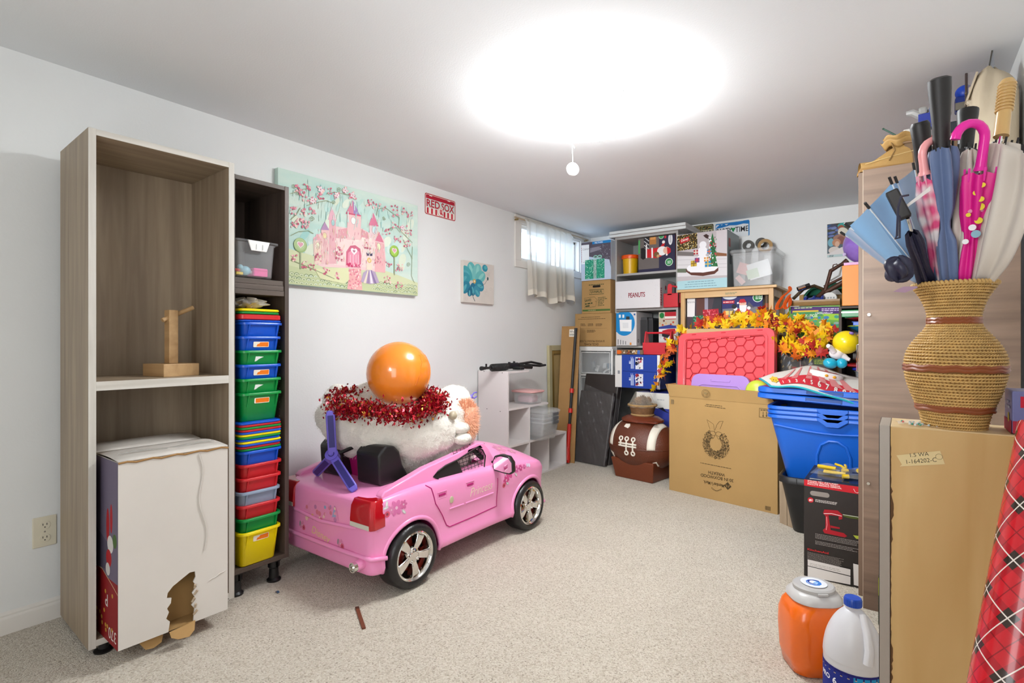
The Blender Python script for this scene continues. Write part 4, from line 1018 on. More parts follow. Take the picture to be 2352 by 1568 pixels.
PURP, PURPD = mat('purple_plastic', '#6a5cc4', rough=.35), mat('purple_plastic_dark', '#2c2470', rough=.4)
hub = W3(764, 1051, 2.46)
t = thing('microphone_stand', 'purple three-legged toy microphone stand lying across the car', 'toy stand', tuple(hub))
for px, py, d in ((758, 947, 2.46), (724, 1092, 2.60), (815, 1131, 2.345)):
    e_ = W3(px, py, d) - hub; e_n = e_.normalized(); fw = (Vector((0, 0, 1.1)) - hub).normalized(); sd = e_n.cross(fw).normalized(); up = sd.cross(e_n)
    vs = []
    for f_, hw_, dz in ((0, .020, .03), (.25, .020, .03), (.9, .021, .02), (1.0, .014, .012)):
        c_ = e_*f_; vs += [c_ - sd*hw_ + up*dz*.5, c_ + sd*hw_ + up*dz*.5, c_ + sd*hw_ - up*dz*.5, c_ - sd*hw_ - up*dz*.5]
    fs = [(i*4+j, i*4+(j+1) % 4, (i+1)*4+(j+1) % 4, (i+1)*4+j) for i in range(3) for j in range(4)] + [(3, 2, 1, 0), (12, 13, 14, 15)]
    l_ = MB().add(vs, fs).build('leg', PURP, t, bevel=.004, smooth=True)
    MB().add([e_*f_ + sd*s_*.013 + up*.0155*(1 if f_ < .5 else .75) for f_ in (.2, .9) for s_ in (-1, 1)], [(0, 1, 3, 2)]).build('hollow', PURPD, l_, solid=.001)
MB().cyl(up*.02, up*-.02, .030, n=24).build('hub', PURP, t, smooth=True)
MB().tube([up*.021 + Vector((math.cos(i*.52)*.0, 0, 0)) + (sd*math.cos(i*math.pi/6) + e_n*math.sin(i*math.pi/6))*.012 for i in range(12)], .002, 6, closed=True).build('ring', PURPD, t)
tipw = W3(1068, 921, 3.02)
MB().tube([Vector((0, 0, 0)), tipw - hub - (tipw-hub).normalized()*.03], .009, 10).build('pole', BLACK_PLASTIC, t, smooth=True)
dn = (tipw - hub).normalized()
MB().tube([tipw - hub - dn*.035, tipw - hub + dn*.05], .013, 10).build('clip', PURP, t, smooth=True)
for s_ in (-1, 1): MB().tube([tipw - hub + dn*.045, tipw - hub + dn*.07 + Vector((0, 0, s_*.016)), tipw - hub + dn*.09 + Vector((0, 0, s_*.012))], .004, 6).build('clip_jaw', PURP, t, smooth=True)
# stick and scrap on the carpet
t = thing('wooden_stick', 'thin reddish brown stick lying on the carpet', 'stick', tuple(W3(828, 1425, 2.105) * Vector((1, 1, 0)) if False else (-1.737, 1.339, 0)), R(-29))
MB().box(-.088, .088, -.007, .007, 0, .007).build('stick', mat('stick_brown', '#6f3a22', rough=.6), t, bevel=.001)
MB().box(-.089, -.070, -.0072, .0072, 0, .0073).build('tip', mat('stick_dark', '#4f2816', rough=.6), t)
t = thing('paper_scrap', 'tiny dark blue paper scrap on the carpet behind the pink car', 'scrap', (-2.215, 1.255, 0))
MB().grid(lambda a, b: (.02*a, .01*b, .002 + .006*math.sin(3*a)), 4, 2).build('paper', ink('#2f4a66'), t, solid=.001)

# ------------------------------------------------------------------ white stepped cube shelf
M_MEL = mat('white_melamine', '#e4dedc', rough=.4)
t = thing('step_shelf', 'white stepped cube shelf against the wall in front of the pink car', 'shelf unit', (-2.708, 3.215, 0))
DP, ST, CU = .292, .0155, .2835
for i, (c0, rows) in enumerate(((0, 3), (1, 2), (2, 1))):
    bx('upright', M_MEL, t, 0, DP, i*CU, i*CU + ST, 0, rows*CU + ST, bevel=.001)
bx('upright', M_MEL, t, 0, DP, 3*CU, 3*CU + ST, 0, CU + ST, bevel=.001)
for lv, n_ in ((0, 3), (1, 3), (2, 2), (3, 1)):
    for c_ in range(n_): bx('shelf', M_MEL, t, 0, DP, c_*CU + ST, (c_+1)*CU, lv*CU, lv*CU + ST, bevel=.0008)
for c_, rows in ((0, 3), (1, 2), (2, 1)): bx('back_panel', M_MEL, t, .0, .003, c_*CU + ST, (c_+1)*CU, ST, rows*CU, bevel=0)
for x_, z_ in ((.09, .57), (.22, .56), (.06, .86), (.24, .855)): MB().cyl((x_, -.0006, z_), (x_, .001, z_), .0035, n=10).build('screw_hole', BLACK_PLASTIC, t)
# toy rifle
GUN = mat('gun_black', '#181818', rough=.35, bump=.1, bs=90)
zt = 3*CU + ST
t = thing('toy_rifle', 'black plastic toy rifle lying on the top of the white step shelf', 'toy gun', (-2.50, 3.02, zt), R(2))
dv = .80
MB().tube([(0, 0, .030), (0, .09, .030)], .010, 10).build('barrel', GUN, t, smooth=True)
MB().lathe([(.016, 0), (.016, .02), (.012, .022), (.012, .05)], 12, M=Matrix.Translation((0, -.02, .030)) @ Matrix.Rotation(R(-90), 4, 'X')).build('muzzle', GUN, t, smooth=True)
bx('front_sight', GUN, t, -.004, .004, .035, .05, .035, .062)
MB().lathe([(.018, 0), (.026, .01), (.027, .20), (.024, .215)], 14, M=Matrix.Translation((0, .10, .030)) @ Matrix.Rotation(R(-90), 4, 'X')).build('handguard', GUN, t, smooth=True)
for k in range(12): MB().tube([(.0275*math.cos(a), .115 + .0155*k, .030 + .0275*math.sin(a)) for a in [i*.524 for i in range(12)]], .0018, 4, closed=True).build('guard_rib', GUN, t)
bx('receiver', GUN, t, -.020, .020, .31, .47, .012, .052, bevel=.004)
bx('rear_sight', GUN, t, -.008, .008, .335, .35, .052, .066, bevel=.002)
bx('scope_rail', GUN, t, -.006, .006, .30, .46, .052, .058, bevel=.001)
bx('bolt', GUN, t, -.005, .005, .40, .42, .055, .070, bevel=.002)
bx('magazine', GUN, t, .018, .10, .36, .41, .006, .026, bevel=.004)
MB().tube([(.01, .46, .030), (.045, .52, .022), (.065, .57, .018)], [.016, .018, .016], 10).build('grip', GUN, t, smooth=True)
MB().tube([(0, .46, .044), (0, .60, .052), (0, .66, .055), (.02, .79, .034), (.055, .80, .026), (.05, .72, .022), (.0, .58, .036)], .010, 8).build('stock', GUN, t, smooth=True)
# pink lidded tub
t = thing('pink_lid_tub', 'small clear tub with pink lid on the middle step', 'tub', (-2.515, 3.215 + CU + .125, 2*CU + ST))
tub_mesh(.105, .088, .096, r=.03, taper=.9, lip=.003, liph=.005).build('body', CLOUDY, t, smooth=True, ang=50)
rrloft([(.112, .095, .035, .094), (.116, .099, .036, .098), (.116, .099, .036, .106), (.108, .091, .033, .111)], n=5).build('lid', plastic('#e9b0ae'), t, smooth=True)
bx('snack', mat('pink_bag', '#d9a9b4', rough=.6), t, -.07, .07, -.06, .06, .01, .07, bevel=.02)
# nested clear boxes with grey latches
names = ('clear storage box with grey latches, lowest of the nested three on the step shelf', 'clear storage box with grey latches nested in the middle of three', 'clear lidded storage box topmost of the nested three on the step shelf')
for k in range(3):
    t = thing('clear_storage_box', names[k], 'storage box', (-2.475, 3.215 + 1.5*CU + .012, CU + ST + .001 + .033*k), 0, 'clear nested boxes on the step shelf')
    tub_mesh(.175, .122, .150, r=.02, taper=.86, lip=.006, liph=.012).build('body', CLOUDY, t, smooth=True, ang=50)
    if k == 2: rrloft([(.180, .127, .022, .150), (.186, .132, .024, .154), (.186, .132, .024, .166), (.165, .112, .02, .180)], n=4).build('lid', CLOUDY, t, smooth=True, ang=40)
    for s_ in (1,):
        bx('latch', mat('latch_grey', '#5d5f62', rough=.4), t, .182, .190, .00, .085, .126, .150, bevel=.003)
    bx('latch', MATS['latch_grey'], t, -.05, .05, -.136, -.129, .132, .148, bevel=.003)
# ------------------------------------------------------------------ back left: cartons on drawers
INKB = '#4f3d28'
YS = 4.60
t, fc = carton('moving_box', 'kraft cardboard box with upside-down printing, on the plastic drawers', 'box', -2.625, -2.232, YS, 5.02, 1.045, 1.363, KRAFT)
p = Print(fc('front'), t); q = surface_map(fc('front'), t, 1260, 700, 3.733)
for (a, b, w_, n_) in ((280, 122, 180, 1), (255, 138, 240, 1), (275, 178, 40, 3), (338, 178, 48, 3), (405, 178, 60, 3), (330, 232, 75, 3)):
    u0, v0 = q(a, b); u1 = q(a+w_, b)[0]; p.greek(u0, v0, u1-u0, n_, .009, INKB)
u0, v0 = q(250, 218); u1 = q(500, 218)[0]; p.rect(u0, v0, u1-u0, .0012, INKB)
a = q(480, 318); p.text('& WOOD PRODUCTS, KEEP', a[0], a[1], .026, INKB, rot=math.pi, bold=.01, width=a[0]-q(265, 318)[0])
a = q(428, 343); p.text('EXCEL POWEL', a[0], a[1], .030, INKB, rot=math.pi, bold=.015, width=a[0]-q(305, 343)[0])
p.build()
bx('hand_hole', mat('hole_dark', '#1a120b', rough=.9), t, .1958, .1968, -.05, .05, .20, .225, bevel=0)
t, fc = carton('moving_box', 'kraft moving box with green print and hand slot, second from the top', 'box', -2.553, -2.245, YS+.005, 5.0, 1.364, 1.681, KRAFT)
p = Print(fc('front'), t); q = surface_map(fc('front'), t, 1160, 480, 5.6); GR = '#3f4a2c'
a, b = q(1128, 1030), q(1228, 1000); p.poly([((a[0]+b[0])/2 + x, (a[1]+b[1])/2 + y) for x, y in rrect((b[0]-a[0])/2, .011, .009)], '#1a120b')
a, b = q(1078, 1000), q(1278, 985); p.greek(a[0], a[1], b[0]-a[0], 1, .014, GR)
a, b = q(1085, 1122), q(1270, 1052); p.frame(a[0], a[1], b[0]-a[0], b[1]-a[1], .005, GR); p.text('U-HAUL', (a[0]+b[0])/2, a[1]+.014, (b[1]-a[1])*.72, GR, align='c', bold=.03, width=(b[0]-a[0])*.82)
tagp = [q(*c) for c in ((1020, 1170), (1150, 1150), (1185, 1190), (1165, 1275), (1022, 1295))]; p.line(tagp, .003, GR, closed=True); p.ring(*q(1166, 1210), .006, .002, GR)
a = q(1028, 1218); p.text('SAVE!', a[0], a[1], .033, GR, rot=.10, bold=.03, width=.070)
for j, (x_, y_) in enumerate(((1030, 1245), (1034, 1275))): a = q(x_, y_); p.greek(a[0], a[1], .066, 1, .022, GR, rot=.10, fill=.6)
for j in range(6): a = q(1196, 1165 + 20*j); p.greek(a[0], a[1], .085 - .006*j, 1, .012, GR, rot=.06)
a, b = q(998, 1340), q(1352, 1310); p.rect(a[0], a[1], b[0]-a[0], .018, '#4d6b34'); p.greek(a[0]+.06, a[1]+.009, .09, 1, .009, '#c9b58a')
p.build()
t, fc = carton('gift_box', 'box picturing a sparkling green present, topmost by the window', 'box', -2.555, -2.238, YS+.0, 4.97, 1.682, 2.055, mat('gift_card', '#c6d2e0', rough=.35))
p = Print(fc('front'), t); q = surface_map(fc('front'), t, 1320, 500, 7.129); p.clip = True
w_, h_ = p.w, p.h; rr = random.Random(4)
p.rect(0, 0, w_, h_, '#b9c8dc'); p.poly([(w_*.28, h_*.62), (w_*.95, h_*.5), (w_, h_*.3), (w_, h_), (0, h_), (0, h_*.8)], '#57505c'); p.poly([(w_*.3, h_*.72), (w_*.7, h_*.78), (w_*.6, h_*.86), (w_*.3, h_*.84)], '#8a8590')
p.rect(w_*.38, h_*.93, w_*.62, h_*.07, '#1f7fc0'); p.text('MILITAIRE', w_*.46, h_*.945, .020, '#e8f2fa', bold=.01)
p.rect(0, h_*.44, w_*.27, h_*.5, '#eceef0')
for k in range(9): p.rect(.001, h_*(.46 + .05*k), .010, .008, '#c23a44', rot=.5) if k else None
p.text('CANVAS', w_*.05, h_*.80, .026, '#5d6068', bold=-.005); p.greek(w_*.06, h_*.49, .05, 1, .008, '#8a8d92')
p.rect(w_*.13, h_*.04, w_*.66, h_*.50, '#2a9274'); p.rect(w_*.42, h_*.04, w_*.10, h_*.50, '#9fb2ae')
p.cycle(12)
for k in range(240): p.circ(w_*rr.uniform(.14, .78), h_*rr.uniform(.05, .53), rr.uniform(.002, .005), rr.choice(['#6fcfa8', '#1c6e56', '#a6e4c8', '#3cae88', '#0f5644', '#d4f2e2']), n=5)
for k in range(60): p.circ(w_*rr.uniform(.6, .98), h_*rr.uniform(.3, .9), rr.uniform(.001, .003), '#d0d6e2', n=5)
p.cycle(0)
for s_ in (-1, 1): p.ring(w_*.56 + s_*.022, h_*.60, .024, .009, '#8fc8b4', ry=.016)
p.build()
# plastic drawers under the cartons
t = thing('drawer_tower', 'white framed clear plastic drawer tower under the cardboard boxes', 'drawers', (-2.405, YS+.005, 0))
DWW = .172
fr = WHITE_PLASTIC
for s_ in (-1, 1): bx('side_wall', CLOUDY, t, s_*DWW - (.004 if s_ > 0 else 0), s_*DWW + (0 if s_ > 0 else .004), .01, .36, .03, 1.02, bevel=.001)
for z_ in (0.02, .265, .51, .755, 1.0): bx('frame_shelf', fr, t, -DWW-.002, DWW+.002, 0, .36, z_, z_+.02 if z_ < 1 else 1.043, bevel=.004)
for s_ in (-1, 1): bx('frame_post', fr, t, s_*DWW - .010, s_*DWW + .010, 0, .018, .0, 1.02, bevel=.003)
for k in range(4):
    z0 = .042 + .245*k
    d_ = MB().box(-.158, .158, .004, .008, z0, z0+.218).build('drawer_front', CLEAR, t, bevel=.002)
    MB().tube([(-.15, .002, z0+.01), (.15, .002, z0+.01), (.15, .002, z0+.208), (-.15, .002, z0+.208)], .005, 6, closed=True).build('drawer_rim', fr, d_)
    rr = random.Random(k)
    cm = MB()
    for j in range(7):
        c_ = Vector((rr.uniform(-.11, .11), rr.uniform(.05, .25), z0 + rr.uniform(.02, .10))); E_ = Euler((rr.uniform(0, 3), rr.uniform(0, 3), rr.uniform(0, 3))).to_matrix().to_4x4()
        cm.box(-.03, .03, -.018, .018, -.008, .008, M=Matrix.Translation(c_) @ E_, mi=j % 3)
    tag(cm.build('small_contents', [mat('bits_white', '#dfe2e2', rough=.4), mat('bits_grey', '#8d9396', rough=.4), mat('bits_blue', '#6f8798', rough=.4)], t), kind='stuff')

# ------------------------------------------------------------------ things leaning in the corner
t = thing('leaning_frame', 'pale gold-edged picture frame leaning on the wall behind the step shelf', 'picture frame', (-2.700, 4.225, 0), rot=(0, R(-1.0), 0))
M_FR = mat('frame_pale', '#b9b08a', rough=.5); M_GOLD = mat('frame_gold', '#a07f3c', rough=.35, metal=.5)
for a in ((0, .03, 0, .05, 0, 1.055), (0, .03, .45, .50, 0, 1.055), (0, .03, .05, .45, 0, .05), (0, .03, .05, .45, 1.005, 1.055)): bx('frame_bar', M_FR, t, *a, bevel=.004)
for a in ((.012, .026, .05, .085, .05, 1.005), (.012, .026, .415, .45, .05, 1.005), (.012, .026, .085, .415, .05, .085), (.012, .026, .085, .415, .97, 1.005)): bx('gilt_slip', M_GOLD, t, *a, bevel=.003)
bx('backing', mat('backing_tan', '#b99d66', rough=.7), t, .004, .010, .05, .45, .05, 1.005, bevel=0)
def leaning(name, label, cat, bl, br, tl, th):
    """flat thing leaning: bottom left, bottom right, top left (world) -> Empty with local x along width, y into thickness, z up the slope"""
    bl, br, tl = Vector(bl), Vector(br), Vector(tl)
    ux = (br - bl).normalized(); uz = (tl - bl) - ux*(tl - bl).dot(ux); h = uz.length; uz.normalize(); uy = uz.cross(ux)
    t = thing(name, label, cat, tuple(bl)); M_ = Matrix((ux, uy, uz)).transposed(); t.rotation_euler = M_.to_euler()
    return t, (br - bl).length, h
t, w_, h_ = leaning('flat_carton', 'tall flattened cardboard carton leaning in the corner behind the snow brush', 'box', (-2.56, 4.13, 0), (-2.39, 4.175, 0), (-2.62, 4.325, 1.235), .03)
bx('panel', KRAFT_D, t, 0, w_, 0, .012, 0, h_, bevel=.001); bx('panel', KRAFT_D, t, 0.004, w_-.004, .013, .025, 0, h_-.005, bevel=.001)
p = Print(((0, 0, 0), (1, 0, 0), (0, 0, 1), w_, h_), t, 'shipping_label'); p.rect(.075, h_-.10, .05, .07, '#e2dccf'); p.barcode(.08, h_-.09, .04, .02); p.greek(.08, h_-.045, .035, 2, .010, '#444444'); p.build()
b0, b1 = Vector((-2.437, 4.125, .012)), Vector((-2.455, 4.318, 1.215))
t = thing('snow_brush', 'long black and red snow brush leaning against the flattened carton', 'snow brush', tuple(b0)); ax = (b1-b0); L_ = ax.length; an = ax.normalized()
SB, SR = mat('brush_black', '#1b1a1a', rough=.5), mat('brush_red', '#c0261c', rough=.4)
MB().tube([an*.28, an*L_], .013, 10).build('pole', SB, t, smooth=True)
for a, b, r_ in ((.62, .66, .020), (.44, .48, .020)): MB().tube([an*a, an*b], r_, 10).build('collar', SR, t, smooth=True)
MB().tube([an*.14, an*.34], .019, 10).build('grip', SR, t, smooth=True)
MB().tube([an*.02, an*.16], [.030, .016], 8).build('scraper_neck', SR, t, smooth=True)
MB().prism([(-.030, 0), (.030, 0), (.022, .13), (-.022, .13)], lambda u, v, w: Vector((u, w - .01, 0)) + an*v, -.006, .006).build('scraper_blade', SR, t, bevel=.003)
MB().tube([an*(L_-.03), an*L_], .015, 10).build('end_cap', SB, t, smooth=True)
t, w_, h_ = leaning('padded_panel', 'dark brown padded panel leaning in front of the plastic drawers', 'panel', (-2.47, 4.31, 0), (-2.10, 4.27, 0), (-2.50, 4.50, .79), .06)
M_PAD = mat('dark_upholstery', '#2f2826', rough=.5)
bx('pad', M_PAD, t, 0, w_, 0, .058, 0, h_, bevel=.012, seg=3, smooth=True); bx('pad_border', M_PAD, t, .0, w_, .058, .066, 0, h_, bevel=.003)
t, w_, h_ = leaning('wrapped_panel', 'dark panel wrapped in wrinkled clear plastic, by the football chest', 'panel', (-2.475, 4.235, 0), (-2.09, 4.175, 0), (-2.50, 4.40, .70), .05)
bx('panel', M_PAD, t, .01, w_-.01, .006, .05, .01, h_-.06, bevel=.01)
rr = random.Random(9)
def wrap(a, b):
    x_ = -.008 + (w_+.03)*a; z_ = (.0 + (h_ + .02 - .12*a)*b)
    y_ = .0 - .004 - .012*abs(math.sin(7*a + 9*b)) - .010*math.sin(13*a - 17*b + 2)**2 - .008*math.sin(31*a + 23*b)**2
    return (x_, min(y_, .002), z_)
FILM = mat('wrap_film', '#d4d4d6', rough=.15, alpha=.06, spec=.6)
MB().grid(wrap, 40, 60).build('plastic_wrap', FILM, t, smooth=True, ang=180)
MB().grid(lambda a, b: (w_ + .022 + .014*math.sin(9*b) + .03*b*(1-b)*a, .055*a - .01, (h_-.11)*b), 4, 30).build('plastic_wrap', FILM, t, smooth=True, ang=180)

# ------------------------------------------------------------------ grey shelving unit
UX0, UX1, UY0, UY1, UZ1 = -2.243, -1.632, 4.70, 5.09, 2.083
M_GREYU = mat('grey_laminate', '#a9a7a4', rough=.5, var=.05, vs=5)
t = thing('grey_shelving', 'light grey open shelving unit packed with boxes in the far corner', 'shelf unit', ((UX0+UX1)/2, UY0, 0))
hx = (UX1-UX0)/2
for s_ in (-1, 1): bx('side_panel', M_GREYU, t, s_*hx - (.018 if s_ > 0 else 0), s_*hx + (0 if s_ > 0 else .018), 0, .388, 0, UZ1, bevel=.001)
bx('top_panel', M_GREYU, t, -hx+.018, hx-.018, 0, .388, UZ1-.02, UZ1, bevel=.001)
SHZ = (1.735, 1.397, 1.052, .680, .09)
for z_ in SHZ: bx('shelf', M_GREYU, t, -hx+.018, hx-.018, .002, .384, z_-.02, z_, bevel=.001)
bx('back_panel', mat('grey_back', '#8f9290', rough=.6), t, -hx+.018, hx-.018, .384, .388, .0, UZ1-.02, bevel=0)
for k, lb in enumerate(('lower of two white boards lying on the grey shelving', 'upper of two white boards lying on the grey shelving')):
    tt = thing('loose_board', lb, 'board', (-1.922, 4.875, UZ1 + .001 + .030*k), R(.3*k), 'white boards on the grey shelving')
    bx('board', M_MEL, tt, -.368 + .006*k, .372 - .004*k, -.215, .205, 0, .026, bevel=.0015); bx('edge_strip', mat('edge_white', '#d9dddc', rough=.35), tt, -.368 + .006*k, .372 - .004*k, -.2165, -.215, .001, .025, bevel=0)
# yellow bucket
bxx = xp(1447, 4.80)
t = thing('yellow_bucket', 'yellow bucket with orange lid on the grey shelf beside the santa box', 'bucket', (bxx, 4.81, 1.735))
MB().lathe([(.060, 0), (.066, .004), (.074, .15), (.074, .152)], 28).build('body', plastic('#d8a80c'), t, smooth=True)
MB().lathe([(.074, .148), (.084, .150), (.086, .168), (.084, .182), (.070, .186), (0, .184)], 28, closed_ends=False).build('lid', plastic('#e8560f'), t, smooth=True)
# santa box, lying on its side
x0, x1 = xp(1466, 4.72), xp(1551, 4.72)
t, fc = carton('inflatable_box', 'dark printed box with sideways santa picture, beside the yellow bucket', 'box', x0, min(x1, UX1-.021), 4.72, 4.98, 1.736, 2.055, mat('box_navy', '#2c2a3c', rough=.45))
p = Print(fc('front'), t); q = surface_map(fc('front'), t, 1320, 500, 7.129); p.clip = True; w_, h_ = p.w, p.h
C_ = lambda cx, cy, r_, c, ry=None, **k: p.circ(*q(cx, cy), r_, c, ry=ry, **k)
p.rect(0, 0, w_, h_, '#2e2a45'); p.poly([q(*a) for a in ((1020, 340), (1380, 290), (1380, 850), (1040, 880))], '#6a625f'); p.rect(.0, h_*.55, .018, h_*.40, '#4fa05a')
p.poly([q(*a) for a in ((1130, 340), (1225, 325), (1215, 520), (1140, 530))], '#2c2a30')
for k in range(30): p.circ(*q(1140 + 8*(k % 10) + 2, 350 + 16*k*.4 + 3*(k % 3)), .004, '#d8d8d8', n=5)
p.poly([q(*a) for a in ((1225, 320), (1335, 300), (1335, 460), (1228, 470))], '#b5793e'); p.poly([q(*a) for a in ((1240, 340), (1322, 325), (1322, 380), (1240, 390))], '#d89a58')
p.poly([q(*a) for a in ((1085, 530), (1130, 520), (1170, 560), (1170, 690), (1120, 715), (1082, 690))], '#1d1b1e')
p.poly([q(*a) for a in ((1165, 550), (1400, 510), (1450, 430), (1480, 440), (1450, 530), (1420, 660), (1330, 690), (1165, 680))], '#c81e26')
p.poly([q(*a) for a in ((1255, 520), (1280, 518), (1285, 685), (1258, 688))], '#efecea'); p.rect(*q(1165, 690), .012, h_*.40, '#efecea')
C_(1430, 570, .046, '#f2f0ee', ry=.042); C_(1505, 560, .032, '#e9b9a2'); p.poly([q(*a) for a in ((1510, 505), (1570, 530), (1575, 590), (1520, 630))], '#c81e26'); C_(1508, 632, .009, '#f4f2f0')
C_(1455, 425, .014, '#f2f0ee'); C_(1340, 630, .026, '#7a5a38'); C_(1365, 655, .014, '#c8a070')
for k, c in enumerate(('#cfe0d0', '#2f8a4a')): C_(1545, 752, .036 - .006*k, c)
p.greek(q(1520, 740)[0], q(1520, 740)[1], .028, 3, .010, '#e8f2e8')
for k, c in enumerate(('#cfe0d0', '#3f9a58')): C_(1418, 332, .024 - .004*k, c)
p.poly([q(*a) for a in ((1470, 300), (1500, 296), (1500, 360), (1470, 364))], '#c03038'); p.circ(*q(1568, 375), .020, '#e6e6ea', ry=.054, n=22)
for k in range(6): p.rect(*q(1555 + 5*k, 440 - 2*k), .0012, .075, '#8a8a94')
p.build()
p = Print(fc('right'), t); p.rect(0, 0, p.w, p.h, '#8c1a20'); p.build()
# PEANUTS box
x0, x1 = xp(1413.5, 4.62), xp(1516, 4.62)
t, fc = carton('white_gift_carton', 'long white carton with dark red lettering on the grey shelf', 'box', x0, x1, 4.62, 5.0, 1.398, 1.655, mat('white_card', '#dcd9da', rough=.5), bevel=.004)
p = Print(fc('front'), t); q = surface_map(fc('front'), t, 1380, 640, 6.03)
a, b = q(382, 285), q(612, 272); p.text('PEANUTS', a[0], a[1], .060, '#8c1626', bold=.02, width=b[0]-a[0], rot=.01)
for k in range(26): p.rect(random.uniform(.01, p.w-.02), random.uniform(.01, p.h-.02), .007, .0012, '#b3b0b2', rot=random.uniform(0, 3))
p.build()
p = Print(fc('right'), t); p.text('PEANUTS', .045, .02, .05, '#8c1626', rot=math.pi/2, bold=.02, width=p.h*.62); p.circ(.14, p.h*.72, .014, '#a01828', ry=.022); p.build()
# red caddy standing on end
def caddy(t, w_, d_, h_, hh, m):
    bx('tray', m, t, -w_/2, w_/2, -d_/2, d_/2, 0, h_, bevel=.003)
    for s_ in (-1, 1): MB().prism([(-d_*.42, h_*.6), (d_*.42, h_*.6), (d_*.18, hh-.02), (d_*.1, hh), (-d_*.1, hh), (-d_*.18, hh-.02)], lambda u, v, w, s_=s_: (s_*(w_/2 - .008) + w, u, v), -.006, .006).build('end_post', m, t, bevel=.002)
    MB().cyl((-w_/2 + .01, 0, hh-.015), (w_/2 - .01, 0, hh-.015), .009, n=12).build('carry_bar', m, t, smooth=True)
RC = mat('caddy_red', '#c3222e', rough=.35)
x_ = xp(1540, 4.66)
t = thing('red_carrier', 'small red plastic carrier with round-topped handle beside the lettered carton', 'carrier', (x_, 4.70, 1.398))
bx('panel', RC, t, -.066, .066, -.040, -.030, 0, .125, bevel=.006); bx('panel', RC, t, -.066, .066, .030, .040, 0, .125, bevel=.006); bx('tray', RC, t, -.066, .066, -.030, .030, 0, .04, bevel=.003)
MB().prism([(-.03, .11), (-.012, .11), (.012, .11), (.014, .19), (.008, .205), (-.008, .212), (-.022, .205), (-.028, .19)], lambda u, v, w: (u, w, v), -.040, -.030).build('handle_post', RC, t, bevel=.003)
MB().tube([(.006, -.035, .19), (.06, -.02, .178), (.062, .03, .175)], .008, 8).build('handle', RC, t, smooth=True)
# printer box
x0, x1 = xp(1415, 4.655), xp(1462, 4.655)
t, fc = carton('printer_box', 'white box with a big blue circle and printer picture', 'box', x0, x1, 4.655, 5.04, 1.053, 1.368, mat('white_print_card', '#d9d6d6', rough=.45))
p = Print(fc('front'), t); q = surface_map(fc('front'), t, 1380, 640, 6.03); p.clip = True
a = q(340, 655); b = q(470, 655); rx_ = b[0]-a[0]
p.circ(q(325, 640)[0], q(325, 640)[1], rx_*1.12, '#1a86c8', ry=.118, n=40); p.poly([q(*a) for a in ((205, 500), (280, 500), (300, 760), (205, 760))], '#1a86c8')
for xx in (250, 298): a = q(xx, 565); p.rect(a[0], a[1], .020, .030, '#e8eef2')
p.poly([q(*a) for a in ((352, 545), (398, 545), (400, 590), (350, 590))], '#33383c'); p.poly([q(*a) for a in ((260, 592), (428, 590), (425, 755), (268, 748))], '#f2f2f2'); p.poly([q(*a) for a in ((302, 635), (382, 632), (384, 705), (305, 708))], '#e2e4e6')
for k in range(4): a = q(235 + 35*k, 935); p.rect(a[0], a[1], .006, .050 - .006*k, '#55585c')
a = q(402, 940); p.rect(a[0], a[1], .016, .022, '#e08a2c'); a = q(456, 530); p.rect(a[0], a[1], .016, .016, '#2f5f9c')
p.build()
p = Print(fc('right'), t); p.circ(.04, .045, .016, '#222222'); p.circ(.04, .045, .011, '#d9d6d6'); p.text('B', .033, .037, .018, '#222222'); p.build()
for k, (pa, pb, yy, lb) in enumerate(((1472, 1486, 4.74, 'dark grey slim carton next to the printer box'), (1487, 1499, 4.78, 'dark slim carton behind the first, deep in the grey shelf'))):
    t, fc = carton('slim_carton', lb, 'box', xp(pa, yy), xp(pb, yy) , yy, 5.05, 1.053, 1.318 - .006*k, mat('charcoal_card', '#38383b', rough=.5), flaps=False)
    bx('sleeve', mat('charcoal_sleeve', '#2c2c2e', rough=.35), t, -.004 + (xp(pa, yy)-xp(pb, yy))/2, .004 - (xp(pa, yy)-xp(pb, yy))/2, -(5.05-yy)/2 - .001, (5.05-yy)/2, .02, .24, bevel=.001)
# toy pack
x0, x1 = xp(1513, 4.72), xp(1557, 4.72)
t, fc = carton('toy_pack', 'red and white toy vehicle pack at the end of the shelf', 'toy box', x0, min(x1, UX1-.02), 4.72, 4.82, 1.053, 1.36, mat('toy_card', '#d8d2cc', rough=.4), flaps=False)
p = Print(fc('front'), t); p.clip = True; q = surface_map(fc('front'), t, 1380, 640, 6.03); w_, h_ = p.w, p.h
p.rect(0, h_*.45, w_, h_*.55, '#bfb6a4'); p.rect(w_*.35, h_*.78, w_*.65, h_*.22, '#b01c2a'); p.rect(w_*.35, h_*.80, w_*.65, h_*.07, '#e8e2dc'); p.circ(w_*.18, h_*.90, .022, '#1f7a3a', ry=.026)
for k in range(10): p.circ(w_*random.uniform(.05, .95), h_*random.uniform(.55, .76), .010, random.choice(['#d8a03c', '#6b3a24', '#b8482c', '#caa878']), n=7)
p.poly([(0, h_*.56), (w_*.6, h_*.62), (w_, h_*.58), (w_, h_*.52), (0, h_*.5)], '#2c3a88'); p.rect(0, 0, w_, h_*.5, '#e2e0e0')
p.poly([q(*a) for a in ((850, 745), (930, 720), (1030, 715), (1040, 780), (960, 810), (860, 790))], '#b8202c'); p.poly([q(*a) for a in ((845, 780), (960, 805), (920, 850), (850, 820))], '#2b2f36'); p.circ(*q(1040, 760), .012, '#e0762c')
for k in range(8): p.circ(*q(random.uniform(800, 900), random.uniform(840, 930)), .010, random.choice(['#cfcfd2', '#a04a48', '#d8803c', '#9aa0a6']), n=7)
p.build()
